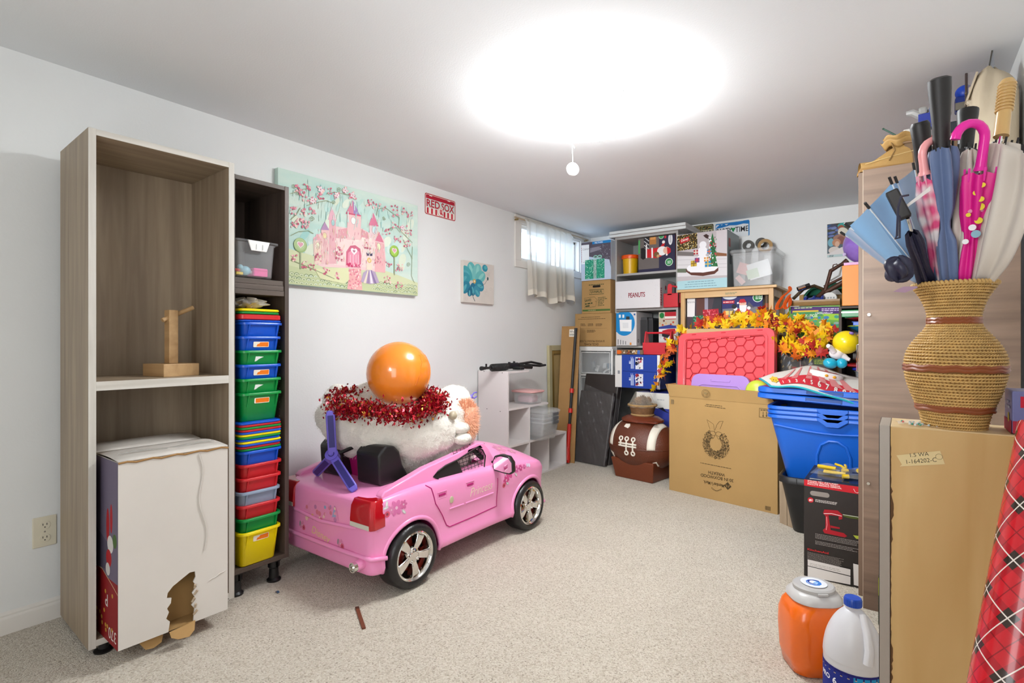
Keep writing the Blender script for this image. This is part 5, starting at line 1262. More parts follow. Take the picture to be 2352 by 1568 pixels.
# blue boxes, white box, puzzle box, red tool carrier
YB_ = 4.42
x0, x1 = xp(1428, YB_), xp(1516, YB_)
for k, lb in enumerate(('lower of two stacked royal blue cartons in the grey shelf', 'upper of two stacked royal blue cartons in the grey shelf')):
    t, fc = carton('blue_carton', lb, 'box', x0, x1, YB_, 4.95, .681 + .1475*k, .681 + .1475*(k+1) - .001, mat('royal_blue_card', '#1f3f9a', rough=.4), group='blue cartons in the grey shelf')
    p = Print(fc('front'), t); w_, h_ = p.w, p.h
    p.rect(.001, .001, w_-.002, h_-.002, '#1f3f9a'); p.text('18', w_*.20, h_*.62, .030, '#dfe6f2', rot=-math.pi/2, bold=.03)
    for j in range(4): p.rect(w_*(.245 + .022*j), h_*.16, .005, h_*(.72 - .1*(j % 2)), '#b8c6e4')
    p.rect(w_*.37, h_*.14, w_*.20, h_*.72, '#dfe2ea')
    p.cycle(14)
    for j in range(34): p.circ(w_*random.uniform(.385, .555), h_*random.uniform(.2, .8), random.uniform(.006, .013), random.choice(['#1f2f66', '#b0283a', '#22252e', '#e6e2e0', '#8a1e2c', '#d0d4e0']), n=7)
    p.cycle(0); p.rect(w_*.53, h_*.2, w_*.03, h_*.5, '#e9ecf2'); p.rect(w_*.93, 0, w_*.07, h_, '#e6e3de')
    p.build()
t, fc = carton('white_slim_box', 'narrow white box standing left of the blue cartons', 'box', xp(1412.5, YB_+.01), x0-.003, YB_+.01, 4.9, .681, .968, mat('white_card2', '#dddad6', rough=.5))
p = Print(fc('front'), t); p.rect(p.w*.4, p.h*.42, .022, .03, '#8d8f93'); p.build()
t, fc = carton('puzzle_box', 'flat picture puzzle box on top of the blue cartons', 'box', xp(1417, YB_+.02), xp(1476, YB_+.02), YB_+.02, 4.69, .978, 1.016, mat('puzzle_card', '#9a7f62', rough=.4), flaps=False)
p = Print(fc('front'), t); p.clip = True
p.rect(0, 0, p.w, p.h, '#7a5f48'); p.poly([(0, 0), (.03, 0), (.05, p.h*.5), (.03, p.h), (0, p.h)], '#d8641c')
p.cycle(10)
for k in range(22): p.circ(random.uniform(.05, p.w-.03), random.uniform(.004, p.h-.004), .009, random.choice(['#c49a5a', '#3b2c24', '#8a3a2a', '#d0c4b0', '#b87a34', '#50443c']), n=6)
p.cycle(0); p.rect(p.w*.8, 0, p.w*.1, p.h, '#4a6ab0'); p.build()
xc = (xp(1475, 4.46) + xp(1538, 4.46))/2
t = thing('red_tool_carrier', 'red plastic open tool carrier in front of the grey shelf', 'carrier', (xc, 4.535, .978))
caddy(t, .245, .14, .105, .205, RC)
# carton standing behind the football
t, fc = carton('bat_carton', 'blue carton with bats and a white lid, behind the football chest', 'box', xp(1462, 4.38), xp(1545, 4.38), 4.38, 4.69, 0, .655, mat('indigo_card', '#2f3a94', rough=.45))
p = Print(fc('front'), t); q = surface_map(fc('front'), t, 1500, 840, 4.356); p.clip = True; p.rect(0, 0, p.w, p.h*.8, '#2f3a94'); p.rect(0, p.h*.80, p.w, p.h*.2, '#dcdad4')
for cx, cy, s_ in ((100, 455, 1), (20, 520, .8), (60, 600, 1)):
    a = q(cx, cy); p.poly([(a[0]-.06*s_, a[1]+.02), (a[0]-.03*s_, a[1]+.012), (a[0], a[1]+.018*s_), (a[0]+.025, a[1]-.01), (a[0]+.06*s_, a[1]-.03), (a[0]+.01, a[1]-.015), (a[0]-.02*s_, a[1])], '#16172c')
for k in range(6): p.circ(random.uniform(.02, p.w-.02), random.uniform(.05, p.h*.75), .004, '#c8cce0', n=6)
a = q(40, 355); p.greek(a[0], a[1], .06, 1, .012, '#a6a8ac'); p.build()

# ------------------------------------------------------------------ football chest and pine-cone basket
t = thing('football_chest', 'brown football-shaped toy chest with white laces and stripes', 'toy chest', (-1.71, 4.09, 0), R(-9))
FB_ = mat('football_brown', '#5f2f1c', rough=.35, bump=.35, bs=150)
LA, SB_, ZC_ = .290, .216, .268
def ell(x_, a, k=1.0):
    r_ = SB_*math.sqrt(max(0, 1 - (x_/LA)**2))*k; return Vector((x_*1.0, -r_*math.cos(a), ZC_ + r_*math.sin(a)))
MB().grid(lambda a, b: ell(LA*math.sin(math.pi*(a-.5)), b*2*math.pi), 40, 40).build('shell', FB_, t, smooth=True, ang=180, weld=True)
MB().add([(-.17,-.135,.0), (.17,-.135,.0), (.17,.135,.0), (-.17,.135,.0), (-.195,-.165,.16), (.195,-.165,.16), (.195,.165,.16), (-.195,.165,.16)], [(0,3,2,1),(4,5,6,7),(0,1,5,4),(1,2,6,5),(2,3,7,6),(3,0,4,7)]).build('base', mat('football_base', '#6b3119', rough=.35), t, bevel=.008)
WH = mat('lace_white', '#e6dfd0', rough=.45)
for x0, x1, a0, a1 in ((.150, .205, -2, 100), (-.215, -.165, -2, 100), (.13, .20, -58, -38), (-.21, -.17, -45, -25)): MB().grid(lambda a, b: ell(x0 + (x1-x0)*a, R(a0) + R(a1-a0)*b, 1.012), 3, 24).build('stripe', WH, t, smooth=True, ang=180, solid=.003)
MB().tube([ell(-.30 + .60*i/40, R(-3), 1.008) for i in range(41)], .004, 6).build('seam', FB_, t, smooth=True)
for dz in (0, 5): MB().tube([ell(-.085 + .16*i/8, R(2 + dz), 1.02) for i in range(9)], .007, 6).build('lace_bar', WH, t, smooth=True)
for x_ in (-.068, -.012, .045):
    for a0, on in ((17, True), (-12, x_ > -.03)):
        if on:
            c_ = ell(x_, R(a0), 1.015); u_ = Vector((1, 0, 0)); v_ = (ell(x_, R(a0+5), 1.0) - ell(x_, R(a0), 1.0)).normalized()
            MB().tube([c_ + u_*.015*math.cos(i*math.pi/6) + v_*.015*math.sin(i*math.pi/6) for i in range(12)], .006, 6, closed=True).build('eyelet', WH, t, smooth=True)
            MB().tube([ell(x_, R(a0*.75), 1.018), ell(x_, R(4), 1.018)], .007, 6).build('lace', WH, t, smooth=True)
pa = [ell(x_, R(a_), 1.01) for x_, a_ in ((-.075, 44), (-.03, 40), (-.02, 46), (-.03, 52), (-.07, 52))]
MB().add(pa, [tuple(range(5))]).build('logo_patch', WH, t, solid=.003)
MB().lathe([(0, .495), (.10, .497), (.13, .490), (.165, .470), (.168, .455), (.12, .452), (0, .452)], 36, sx=1.05, sy=.85).build('lid', mat('football_lid', '#6b2f1a', rough=.35), t, smooth=True)
MB().prism([(.04, -.14), (.19, -.12), (.20, -.10), (.15, -.06), (.04, -.06)], lambda u, v, w: (u, v, w), .458, .470).build('lid_lip', MATS['football_lid'], t, bevel=.003)
t = thing('cone_basket', 'round wicker basket of pine cones standing on the football chest', 'basket', (-1.715, 4.10, .4975))
MB().lathe([(.075, 0), (.085, .002), (.108, .085), (.102, .085), (.080, .008), (0, .008)], 30).build('basket', mat('wicker_dark', '#7a5634', rough=.7, var=.3, vs=40, bump=.4, bs=60), t, smooth=True)
for z_, r_ in ((.006, .086), (.083, .110)): MB().tube([(r_*math.cos(i*math.pi/15), r_*math.sin(i*math.pi/15), z_) for i in range(30)], .009, 6, closed=True).build('wicker_band', mat('wicker_light', '#b08d5c', rough=.7, var=.3, vs=50), t, smooth=True)
rr = random.Random(21)
for k in range(7):
    a = k*.9; r_ = .05 if k else 0
    c_ = Vector((r_*math.cos(a), r_*math.sin(a), .105 + .03*(k == 0) + rr.uniform(-.01, .02))); pm = MB()
    for j in range(46):
        ph = math.acos(1 - 2*(j+.5)/46); th = j*2.4; n_ = Vector((math.sin(ph)*math.cos(th), math.sin(ph)*math.sin(th), math.cos(ph)))
        sd = n_.orthogonal().normalized(); b_ = c_ + n_*.014; pm.add([b_ - sd*.008, b_ + sd*.008, c_ + n_*.036 + Vector((0, 0, .004))], [(0, 1, 2)])
    pm.sphere(c_, .018, 8, 6)
    pm.build('pine_cone', mat('cone_brown_%d' % (k % 2), ('#5e3c22', '#80552e')[k % 2], rough=.8), t, fix=False)
MB().grid(lambda a, b: (.115*math.cos(a*6.283)*(1 - .55*b) * (1 + .06*math.sin(11*a*6.283)), .115*math.sin(a*6.283)*(1 - .55*b)*(1 + .06*math.sin(9*a*6.283)), .07 + .12*b), 60, 8).build('cellophane', mat('cello', '#f2ead8', rough=.05, alpha=.16, spec=.8), t, smooth=True, ang=60)
# ------------------------------------------------------------------ pine shelf and its boxes
M_PINE = wood('pine_wood', '#dcb883', '#c49a62', 0, 16, .45); M_PINE_V = wood('pine_wood_upright', '#d8b27a', '#bd9058', 2, 16, .45)
PX0, PX1, PY0, PY1, PZ = -1.606, -.812, 4.60, 5.08, 1.541
t = thing('pine_shelf', 'honey pine shelf with an overhanging top, beside the grey shelving', 'shelf unit', ((PX0+PX1)/2, PY0, 0)); hx = (PX1-PX0)/2
bx('top', M_PINE, t, -hx, hx, -.01, PY1-PY0, PZ-.022, PZ, bevel=.004)
for sx in (-1, 1):
    for y_ in (.012, .43): bx('leg', M_PINE_V, t, sx*(hx-.045) - .018, sx*(hx-.045) + .018, y_, y_+.036, 0, PZ-.022, bevel=.003)
    bx('side_rail', M_PINE, t, sx*(hx-.045) - .010, sx*(hx-.045) + .010, .048, .43, PZ-.085, PZ-.022, bevel=.002)
bx('front_apron', M_PINE, t, -hx+.06, hx-.06, .016, .034, PZ-.075, PZ-.022, bevel=.002)
p = Print(((-hx+.06, .016, PZ-.075), (1, 0, 0), (0, 0, 1), 2*hx-.12, .05), t, 'stamp_print', off=.001); p.greek(.34, .03, .09, 2, .010, '#7f8a6a'); p.build()
for z_ in (1.165, .72, .25):
    for k in range(4): bx('slat', M_PINE, t, -hx+.028, hx-.028, .03 + .105*k, .12 + .105*k, z_-.018, z_, bevel=.002)
# snow scene box with gold lights
x0, x1 = xp(1555.5, 4.60), xp(1670.5, 4.60)
t, fc = carton('figurine_box', 'tall box picturing a snowy figurine scene and gold lights', 'box', x0, x1, 4.60, 4.99, PZ+.001, 2.022, mat('box_greygreen', '#7d8a8c', rough=.4))
p = Print(fc('front'), t); q = surface_map(fc('front'), t, 1540, 520, 10.453); p.clip = True; w_, h_ = p.w, p.h; rr = random.Random(8)
Q = lambda *pts: [q(*a) for a in pts]
p.rect(0, 0, w_, h_, '#bcb4b6'); p.poly(Q((1100, 150), (1360, 110), (1360, 690), (1110, 690)), '#cfc8cb'); p.poly(Q((1100, 660), (1350, 690), (1350, 750), (1090, 750)), '#8a5a3a')
p.poly(Q((150, 740), (560, 750), (560, 660), (150, 640)), '#77706e'); p.rect(.02, h_*.42, .045, .07, '#d6dae0')
p.poly(Q((150, 760), (1360, 755), (1360, 1210), (150, 1250)), '#d9d6d8')
for yy in (835, 955, 1040): p.line(Q((150, yy+15), (1350, yy-20)), .003, '#b5b0b4')
p.poly(Q((150, 1060), (400, 1055), (380, 1150), (150, 1150)), '#66705c')
p.poly(Q((155, 270), (640, 190), (650, 560), (150, 640)), '#3c3012')
p.cycle(14)
for k in range(170):
    cx = rr.uniform(165, 640); cy = rr.uniform(265 - .16*(cx-160), 630 - .14*(cx-160)); p.circ(*q(cx, cy), rr.uniform(.0018, .0042), rr.choice(['#f4e290', '#d8b03c', '#fff6c8', '#b8862c']), n=6)
p.cycle(0)
p.poly(Q((215, 365), (440, 280), (465, 380), (245, 465)), '#b81e26'); a = q(262, 415); b = q(440, 352); p.text('Disney', a[0], a[1], .030, '#f6f0ec', rot=math.atan2(b[1]-a[1], b[0]-a[0])*1.0, shear=.2, bold=.01, width=math.hypot(b[0]-a[0], b[1]-a[1]))
# plain snow-scene figurine: base, snow, tree, a snowman with a hat, wrapped presents
p.poly(Q((370, 1060), (430, 1120), (780, 1150), (1060, 1100), (1150, 1020), (1150, 1100), (1060, 1180), (780, 1230), (500, 1210), (380, 1130)), '#5c3226')
p.poly(Q((385, 1050), (440, 980), (600, 960), (900, 940), (1100, 960), (1140, 1030), (1050, 1105), (780, 1145), (480, 1145)), '#efeff2')
for k, (cx, top, bot, hw) in enumerate(((1010, 190, 480, 70), (1010, 340, 700, 90), (1030, 520, 1000, 110))): p.poly(Q((cx, top), (cx-hw, bot), (cx+hw, bot)), '#1f5c33' if k % 2 else '#2c6e3e')
p.cycle(12)
for k in range(60): p.circ(*q(rr.uniform(930, 1110), rr.uniform(300, 990)), rr.uniform(.003, .008), rr.choice(['#eef2f4', '#2f7a44', '#c83040', '#e6ecee', '#1c4c2c']), n=6)
p.cycle(0)
for cx, cy, r_ in ((760, 860, .052), (770, 640, .042), (780, 480, .030)): p.circ(*q(cx, cy), r_, '#f0f0f4')
p.poly(Q((785, 260), (860, 220), (930, 265), (905, 300), (920, 345), (850, 320)), '#3c2622')
for cx, cy, sz, c, c2 in ((560, 930, .05, '#c8a83c', '#8a6a1c'), (640, 850, .04, '#6a4a80', '#c83040'), (900, 940, .05, '#2f86b8', '#e8c050'), (610, 660, .038, '#b03038', '#e8e0d0'), (930, 640, .034, '#2f8ac0', '#e06a3c'), (860, 830, .036, '#d88a30', '#f0e6d0')):
    a = q(cx, cy); p.rect(a[0]-sz/2, a[1]-sz/2, sz, sz, c); p.rect(a[0]-.004, a[1]-sz/2, .008, sz, c2); p.rect(a[0]-sz/2, a[1]-.004, sz, .008, c2)
p.poly([(0, 0), (w_, 0), (w_, h_*.17), (0, h_*.155)], '#a9cfd6')
for k in range(3): p.greek(w_*(.22 - .06*(k > 0)), h_*(.128 - .042*k), w_*(.55 + .12*(k > 0)), 1, .013, '#6f8f9c', fill=.4)
p.build()
p = Print(fc('right'), t); p.rect(.04, p.h*.72, .06, .07, '#a8605c'); p.rect(.07, p.h*.42, .06, .12, '#5a5f64'); p.build()
# clear bin
x0, x1 = xp(1680, 4.62), xp(1776, 4.62)
t = thing('clear_bin', 'large clear lidded bin with papers inside, on the pine shelf', 'storage bin', ((x0+x1)/2, 4.84, PZ+.001)); hx_ = (x1-x0)/2
tub_mesh(hx_, .21, .275, r=.02, taper=.95, lip=.010, liph=.012).build('body', CLOUDY, t, smooth=True, ang=50)
rrloft([(hx_+.012, .222, .028, .276), (hx_+.018, .228, .03, .282), (hx_+.018, .228, .03, .300), (hx_+.004, .214, .024, .308)], n=4).build('lid', CLOUDY, t, smooth=True, ang=40)
tag(MB().box(-.12, .10, -.11, .15, .016, .055).build('file_pile', mat('dark_files', '#4b5058', rough=.5), t), 'dark files')
M_ = Matrix.Translation((.045, -.170, .135)) @ Matrix.Rotation(R(-14), 4, 'Y')
MB().box(-.085, .085, -.002, .002, -.065, .065, M=M_).build('envelope', ink('#e6eaec'), t)
MB().box(-.10, -.01, -.004, -.0025, -.055, .02, M=M_).build('green_slip', ink('#c3d6ba'), t)
MB().box(-.055, .055, -.004, .004, -.045, .045, M=Matrix.Translation((-.07, -.150, .150)) @ Matrix.Rotation(R(20), 4, 'Y')).build('pink_packet', ink('#d89a96'), t)
MB().box(-.04, .04, -.003, .003, -.02, .02, M=Matrix.Translation((-.10, -.168, .06)) @ Matrix.Rotation(R(50), 4, 'Y')).build('ribbon', ink('#d8a8a4'), t)
# spanner-like rings leaning behind the bin
for k, (px, y_, zt, lb) in enumerate(((1717, 5.03, 1.975, 'dark ring-headed bar behind the clear bin, the lower of two'), (1747, 5.03, 1.985, 'dark ring-headed bar behind the clear bin, the taller of two'))):
    x_ = xp(px, y_)
    t = thing('ring_bar', lb, 'tool', (x_, y_, PZ+.001), rot=(R(-3), 0, 0), group='ring bars behind the clear bin')
    m = mat('dark_iron', '#4a4742', rough=.5, metal=.3); hgt = zt - PZ
    MB().prism([(.046*math.cos(i*math.pi/12), hgt - .03 + .046*math.sin(i*math.pi/12)) for i in range(24)], lambda u, v, w: (u, w, v), -.008, .008, holes=[[(.027*math.cos(i*math.pi/3), hgt - .03 + .027*math.sin(i*math.pi/3)) for i in range(6)]]).build('ring_head', m, t, bevel=.002)
    bx('shank', m, t, -.020, .020, -.007, .007, 0, hgt-.07, bevel=.002)
x_ = xp(1757, 4.95)
t = thing('tape_roll', 'brown parcel tape roll standing on the clear bin lid', 'tape roll', (x_, 4.95, PZ+.309), R(15))
MB().lathe([(.036, -.024), (.058, -.024), (.058, .024), (.036, .024), (.036, -.024)], 32, M=Matrix.Translation((0, 0, .058)) @ Matrix.Rotation(R(90), 4, 'X'), closed_ends=False).build('tape', mat('tape_brown', '#a8834e', rough=.3), t, smooth=True)
MB().lathe([(.034, -.024), (.0362, -.024), (.0362, .024), (.034, .024), (.034, -.024)], 32, M=Matrix.Translation((0, 0, .058)) @ Matrix.Rotation(R(90), 4, 'X'), closed_ends=False).build('core', mat('core_card', '#cbb28a', rough=.7), t, smooth=True)
# red present box and second santa box in the pine shelf
ZS = 1.166
x0, x1 = xp(1567, 4.66), xp(1657, 4.66)
t, fc = carton('present_box', 'glossy box picturing red and green presents, in the pine shelf', 'box', max(x0, PX0+.068), x1, 4.66, 5.0, ZS, 1.485, mat('box_plum', '#5c4a4c', rough=.25))
p = Print(fc('front'), t); p.clip = True; q = surface_map(fc('front'), t, 1540, 500, 5.807); w_, h_ = p.w, p.h
p.rect(0, 0, w_, h_, '#4c4048'); p.rect(w_*.28, h_*.25, w_*.26, h_*.75, '#5e3a34'); p.rect(w_*.52, h_*.3, w_*.1, h_*.7, '#9a97a8'); p.poly([(w_*.66, h_*.3), (w_*.8, h_*.95), (w_, h_), (w_, h_*.3)], '#33343c')
p.poly([q(*a) for a in ((155, 1105), (328, 1100), (322, 1345), (158, 1345))], '#eceaea')
for k in range(12): a = q(164, 1118 + 19*k); p.rect(a[0], a[1], .010, .006, '#c8484c', rot=.6)
a = q(192, 1165); p.text('CANVAS', a[0], a[1], .026, '#5d6068', bold=-.006)
p.poly([q(*a) for a in ((430, 1250), (640, 1235), (650, 1400), (440, 1420))], '#b01e30'); p.poly([q(*a) for a in ((300, 1340), (440, 1320), (440, 1450), (300, 1450))], '#2c6e4c')
p.cycle(12)
for k in range(70): p.circ(*q(rr.uniform(440, 640), rr.uniform(1250, 1400)), .006, rr.choice(['#d84a58', '#8c1222', '#ee8c94', '#c02c3c']), n=6)
for k in range(30): p.circ(*q(rr.uniform(305, 435), rr.uniform(1335, 1440)), .005, rr.choice(['#6fb08c', '#1c4c36', '#a8d8bc']), n=6)
p.cycle(0); p.build()
x0, x1 = x1 + .004, xp(1752, 4.66)
t, fc = carton('santa_box', 'navy box with upright waving santa picture, in the pine shelf', 'box', x0, x1, 4.655, 5.0, ZS, 1.497, mat('box_navy2', '#2a2b55', rough=.35))
p = Print(fc('front'), t); p.clip = True; q = surface_map(fc('front'), t, 1540, 500, 5.807); w_, h_ = p.w, p.h; C_ = lambda cx, cy, r_, c, ry=None: p.circ(*q(cx, cy), r_, c, ry=ry)
p.rect(0, 0, w_, h_, '#2f3168'); p.poly([q(*a) for a in ((695, 1240), (1235, 1200), (1235, 1500), (695, 1500))], '#77757e'); p.poly([q(*a) for a in ((1010, 1220), (1045, 1140), (1120, 1220))], '#56545e')
for xx in (730, 790): p.poly([q(*a) for a in ((xx, 1265), (xx+50, 1262), (xx+50, 1320), (xx, 1325))], '#e6cc7a')
p.circ(*q(792, 1072), .058, '#dfe2e8', ry=.026, n=24); p.text('HOLIDAY', q(712, 1078)[0], q(712, 1078)[1], .030, '#7a7e94', bold=.02, width=.095)
p.poly([q(*a) for a in ((700, 1132), (855, 1125), (850, 1165), (700, 1168))], '#c02834'); p.greek(q(705, 1150)[0], q(705, 1150)[1], .08, 1, .014, '#f0dede')
for k, c in enumerate(('#e8efe8', '#247a3c')): C_(1163, 1085, .038 - .005*k, c)
p.greek(q(1135, 1060)[0], q(1135, 1060)[1], .034, 3, .013, '#e8f2e8')
p.poly([q(*a) for a in ((855, 1290), (900, 1235), (1040, 1230), (1070, 1290), (1060, 1400), (880, 1400))], '#c02430'); C_(965, 1165, .028, '#e8b8a0', ry=.026)
p.poly([q(*a) for a in ((918, 1190), (1020, 1185), (1010, 1260), (965, 1300), (925, 1255))], '#f0efee'); p.poly([q(*a) for a in ((905, 1160), (930, 1110), (985, 1105), (1015, 1150))], '#c02430'); C_(900, 1160, .008, '#f0efee'); C_(865, 1235, .016, '#f0efee'); C_(850, 1205, .020, '#22222a'); C_(1045, 1225, .014, '#f0efee')
for dx in (-12, 14): C_(965+dx, 1160, .003, '#2a2020')
p.build()
x_ = xp(1760, 4.64)
t = thing('brown_tube', 'rolled brown tube standing beside the navy santa box', 'tube', (x_, 4.665, ZS))
MB().lathe([(.016, 0), (.0165, .002), (.0165, .328), (.013, .330), (.012, .33), (.012, .0)], 18, closed_ends=False).build('tube', mat('tube_brown', '#5c4630', rough=.6, var=.3, vs=20), t, smooth=True)
MB().lathe([(.017, .20), (.017, .235)], 18, closed_ends=False).build('orange_band', mat('tube_band', '#9a4a24', rough=.5), t, smooth=True)

# ------------------------------------------------------------------ plates and poster on the back wall
def bplate(name, label, cat, x0, z0, w_, h_, m):
    t = thing(name, label, cat, (x0, YB, z0))
    MB().prism([(w_/2 + x, h_/2 + y) for x, y in rrect(w_/2, h_/2, .014)], lambda u, v, w: (u, -w, v), .001, .003).build('plate', m, t)
    return t, ((0, -.003, 0), (1, 0, 0), (0, 0, 1), w_, h_)
t, F = bplate('party_plate', 'blue and white novelty licence plate reading PARTY TIME', 'licence plate', -1.425, 2.036, .305, .150, MATS['plate_white'])
p = Print(F, t, off=.0005); p.clip = True
p.poly([(x + .1525, y + .075) for x, y in rrect(.148, .070, .012)], '#2a86c8'); p.poly([(x + .150, y + .068) for x, y in rrect(.141, .066, .010)], '#dfe3e6')
p.poly([(.006, .100), (.02, .118), (.045, .138), (.06, .128), (.08, .140), (.10, .122), (.13, .142), (.16, .134), (.19, .146), (.22, .136), (.25, .147), (.28, .148), (.296, .148), (.296, .112), (.25, .120), (.19, .112), (.13, .118), (.07, .106)], '#2078c0')
p.text('PARTY', .014, .050, .068, '#22242a', bold=.01, width=.136); p.text('TIME', .178, .050, .068, '#22242a', bold=.01, width=.112)
for a in (30, 150, 270): p.circ(.161 + .010*math.cos(R(a)), .078 + .010*math.sin(R(a)), .010, '#1f8a4c')
p.rect(.1595, .052, .004, .02, '#1f8a4c'); p.build()
t, F = bplate('camo_plate', 'dark-bordered camouflage licence plate half hidden behind boxes', 'licence plate', -1.742, 2.040, .305, .150, mat('plate_cream', '#cfc6a8', rough=.4))
p = Print(F, t, off=.0005); p.clip = True
p.poly([(x + .1525, y + .075) for x, y in rrect(.1505, .0735, .014)], '#38331f'); p.poly([(x + .1525, y + .075) for x, y in rrect(.143, .066, .010)], '#cdc5a4'); p.rect(.012, .098, .281, .040, '#5d5a34')
p.cycle(10)
for k in range(40): p.circ(rr.uniform(.03, .275), rr.uniform(.106, .130), rr.uniform(.006, .012), rr.choice(['#3a4a30', '#8a5a2c', '#2c3328', '#7d8a6a', '#a88a4a']), ry=.006, n=7)
p.cycle(0); p.text('DUCKS', .285, .046, .064, '#2c291c', bold=.015, align='r', width=.20); p.build()
t = thing('wall_poster', 'small colourful picture poster taped on the back wall', 'poster', (-.523, YB, 1.788))
bx('sheet', ink('#d8d4cc'), t, 0, .222, -.003, -.001, 0, .276, bevel=0)
p = Print(((0, -.003, 0), (1, 0, 0), (0, 0, 1), .222, .276), t, off=.0005); p.clip = True; q = surface_map(p and ((0, -.003, 0), (1, 0, 0), (0, 0, 1), .222, .276), t, 1780, 500, 5.6)
p.rect(0, 0, .222, .276, '#5a6a74'); p.rect(0, .14, .222, .136, '#4a4c44')
p.cycle(10)
for k in range(18): p.circ(rr.uniform(.01, .11), rr.uniform(.16, .26), rr.uniform(.02, .035), rr.choice(['#3a5a8c', '#6a7ab0', '#2f4a78', '#7a8ab8', '#4a4a60']), ry=.010, rot=.15, n=10)
p.cycle(0)
for cx, cy, rx, ry, c, rot in ((860, 115, .030, .018, '#3aa39c', .2), (850, 150, .022, .022, '#a05a44', 0), (880, 210, .035, .045, '#dcd9c8', .6), (830, 280, .045, .030, '#a07a6a', 0), (850, 310, .028, .035, '#8a5a50', .4), (720, 340, .022, .035, '#7ab0c0', 0), (790, 340, .030, .030, '#c08a6a', 0), (800, 360, .016, .024, '#d8b098', 0), (760, 440, .04, .03, '#d8cfc8', 0)): p.circ(*q(cx, cy), rx, c, ry=ry, rot=rot)
p.poly([(0, 0), (.222, 0), (.222, .085), (.10, .075), (.02, .035), (0, .03)], '#e0dad8'); p.poly([(0, 0), (.222, 0), (.222, .022), (0, .02)], '#bcd2d2'); p.greek(.015, .014, .03, 2, .008, '#404848'); p.build()

# ------------------------------------------------------------------ boxes behind: toy set carton and friends
t, fc = carton('plain_carton', 'plain kraft carton under the open toy set box', 'box', -.71, -.372, 4.42, 4.90, 0, 1.015, KRAFT_D)
BXZ = 1.017
t = thing('toy_set_box', 'open purple and green printed toy set box full of toys', 'box', (-.536, 4.645, BXZ)); hx, hy, h = .163, .235, .335
M_TS = mat('toyset_card', '#5a3a78', rough=.4)
for nm, a in (('wall', (-hx, hx, -hy, -hy+.005, 0, h)), ('wall', (-hx, hx, hy-.005, hy, 0, h)), ('wall', (-hx, -hx+.005, -hy+.005, hy-.005, 0, h)), ('wall', (hx-.005, hx, -hy+.005, hy-.005, 0, h)), ('bottom', (-hx+.005, hx-.005, -hy+.005, hy-.005, 0, .005))): bx(nm, KRAFT if nm == 'wall' else KRAFT_D, t, *a, bevel=0)
MB().grid(lambda a, b: (-hx + 2*hx*a, -hy - .002 - .012*math.sin(b*1.6), h + .004 + .040*b), 6, 3).build('front_flap', mat('taped_kraft', '#8f7148', rough=.3), t, solid=.003)
MB().grid(lambda a, b: (-hx + 2*hx*a, hy + .03*b, h + .12*b + .01*math.sin(5*a)), 6, 3).build('back_flap', KRAFT, t, solid=.004)
F = ((-hx, -hy, 0), (1, 0, 0), (0, 0, 1), 2*hx, h); p = Print(F, t); p.clip = True; q = surface_map(F, t, 1780, 500, 5.6)
p.rect(0, 0, 2*hx, h, '#6aa648'); p.poly([q(*a) for a in ((200, 1165), (830, 1165), (825, 1260), (560, 1250), (205, 1255))], '#4a2c6c')
a, b = q(560, 1200), q(225, 1240); p.rect(b[0], b[1]-.004, a[0]-b[0], .016, '#d8b83c'); p.greek(q(250, 1185)[0], q(250, 1185)[1], .13, 1, .012, '#bcd890'); p.greek(q(600, 1195)[0], q(600, 1195)[1], .12, 2, .012, '#d4c4e4')
p.rect(q(230, 1290)[0], q(230, 1290)[1], .19, .030, '#3f8a54')
a = q(548, 1262); p.text('SECRET SONAR LAB', a[0], a[1], .030, '#dff0d0', rot=math.pi, bold=.015, shear=.15, width=a[0]-q(235, 1262)[0])
a = q(745, 1232); p.text('ATTENTION !', a[0], a[1], .018, '#e8e0f0', rot=math.pi, bold=.02)
p.poly([q(*a) for a in ((620, 1260), (820, 1255), (820, 1340), (640, 1330))], '#9ac83c')
p.cycle(12)
for k in range(40): p.circ(*q(rr.uniform(380, 810), rr.uniform(1290, 1480)), rr.uniform(.008, .02), rr.choice(['#3f9a78', '#c0ccd4', '#7ab0c8', '#e0d080', '#3a7ab0', '#90a8a0', '#d08a40']), ry=rr.uniform(.006, .012), n=8)
p.cycle(0); p.build()
# toys heaped in the open box
ZT = BXZ + h
x_ = -.60
t = thing('blue_toy_shell', 'dark blue ribbed toy helmet in the open toy set box', 'toy', (-.545, 4.55, ZT-.04))
BL = mat('toy_navy', '#18308c', rough=.2)
MB().sphere((0, 0, .04), (.105, .11, .075), 24, 14).build('shell', BL, t, smooth=True)
for k in (-.055, 0, .055): MB().tube([(k, -.112*math.cos(a), .04 + .078*math.sin(a)) for a in [i*.26 for i in range(13)]], .010, 6).build('shell_rib', BL, t, smooth=True)
t = thing('green_cloth', 'dark green crumpled cloth behind the toy gun', 'cloth', (-.47, 4.74, ZT+.03))
MB().grid(lambda a, b: (.16*(a-.5)*2, .12*(b-.5)*2, .14 - .10*abs(a-.5)*2 + .03*math.sin(9*a+3*b) + .02*math.sin(13*b)), 20, 16).build('cloth', mat('green_cloth', '#1d6a4e', rough=.8), t, smooth=True, ang=180, solid=.004)
GBR = mat('bronze_gun', '#54382c', rough=.35, metal=.4)
g0 = W3(1905, 625, 3.98); gl = g0
t = thing('toy_gun', 'bronze-brown toy blaster sticking up out of the toy set box', 'toy gun', tuple(W3(1890, 680, 4.0)))
go = Vector(t.location)
def seg(name, pts, r_, m=GBR): MB().tube([W3(*q_) - go for q_ in pts], r_, 10).build(name, m, t, smooth=True)
seg('barrel', [(1895, 676, 4.0), (1940, 650, 3.9)], .017); seg('barrel', [(1893, 662, 4.02), (1938, 640, 3.92)], .010)
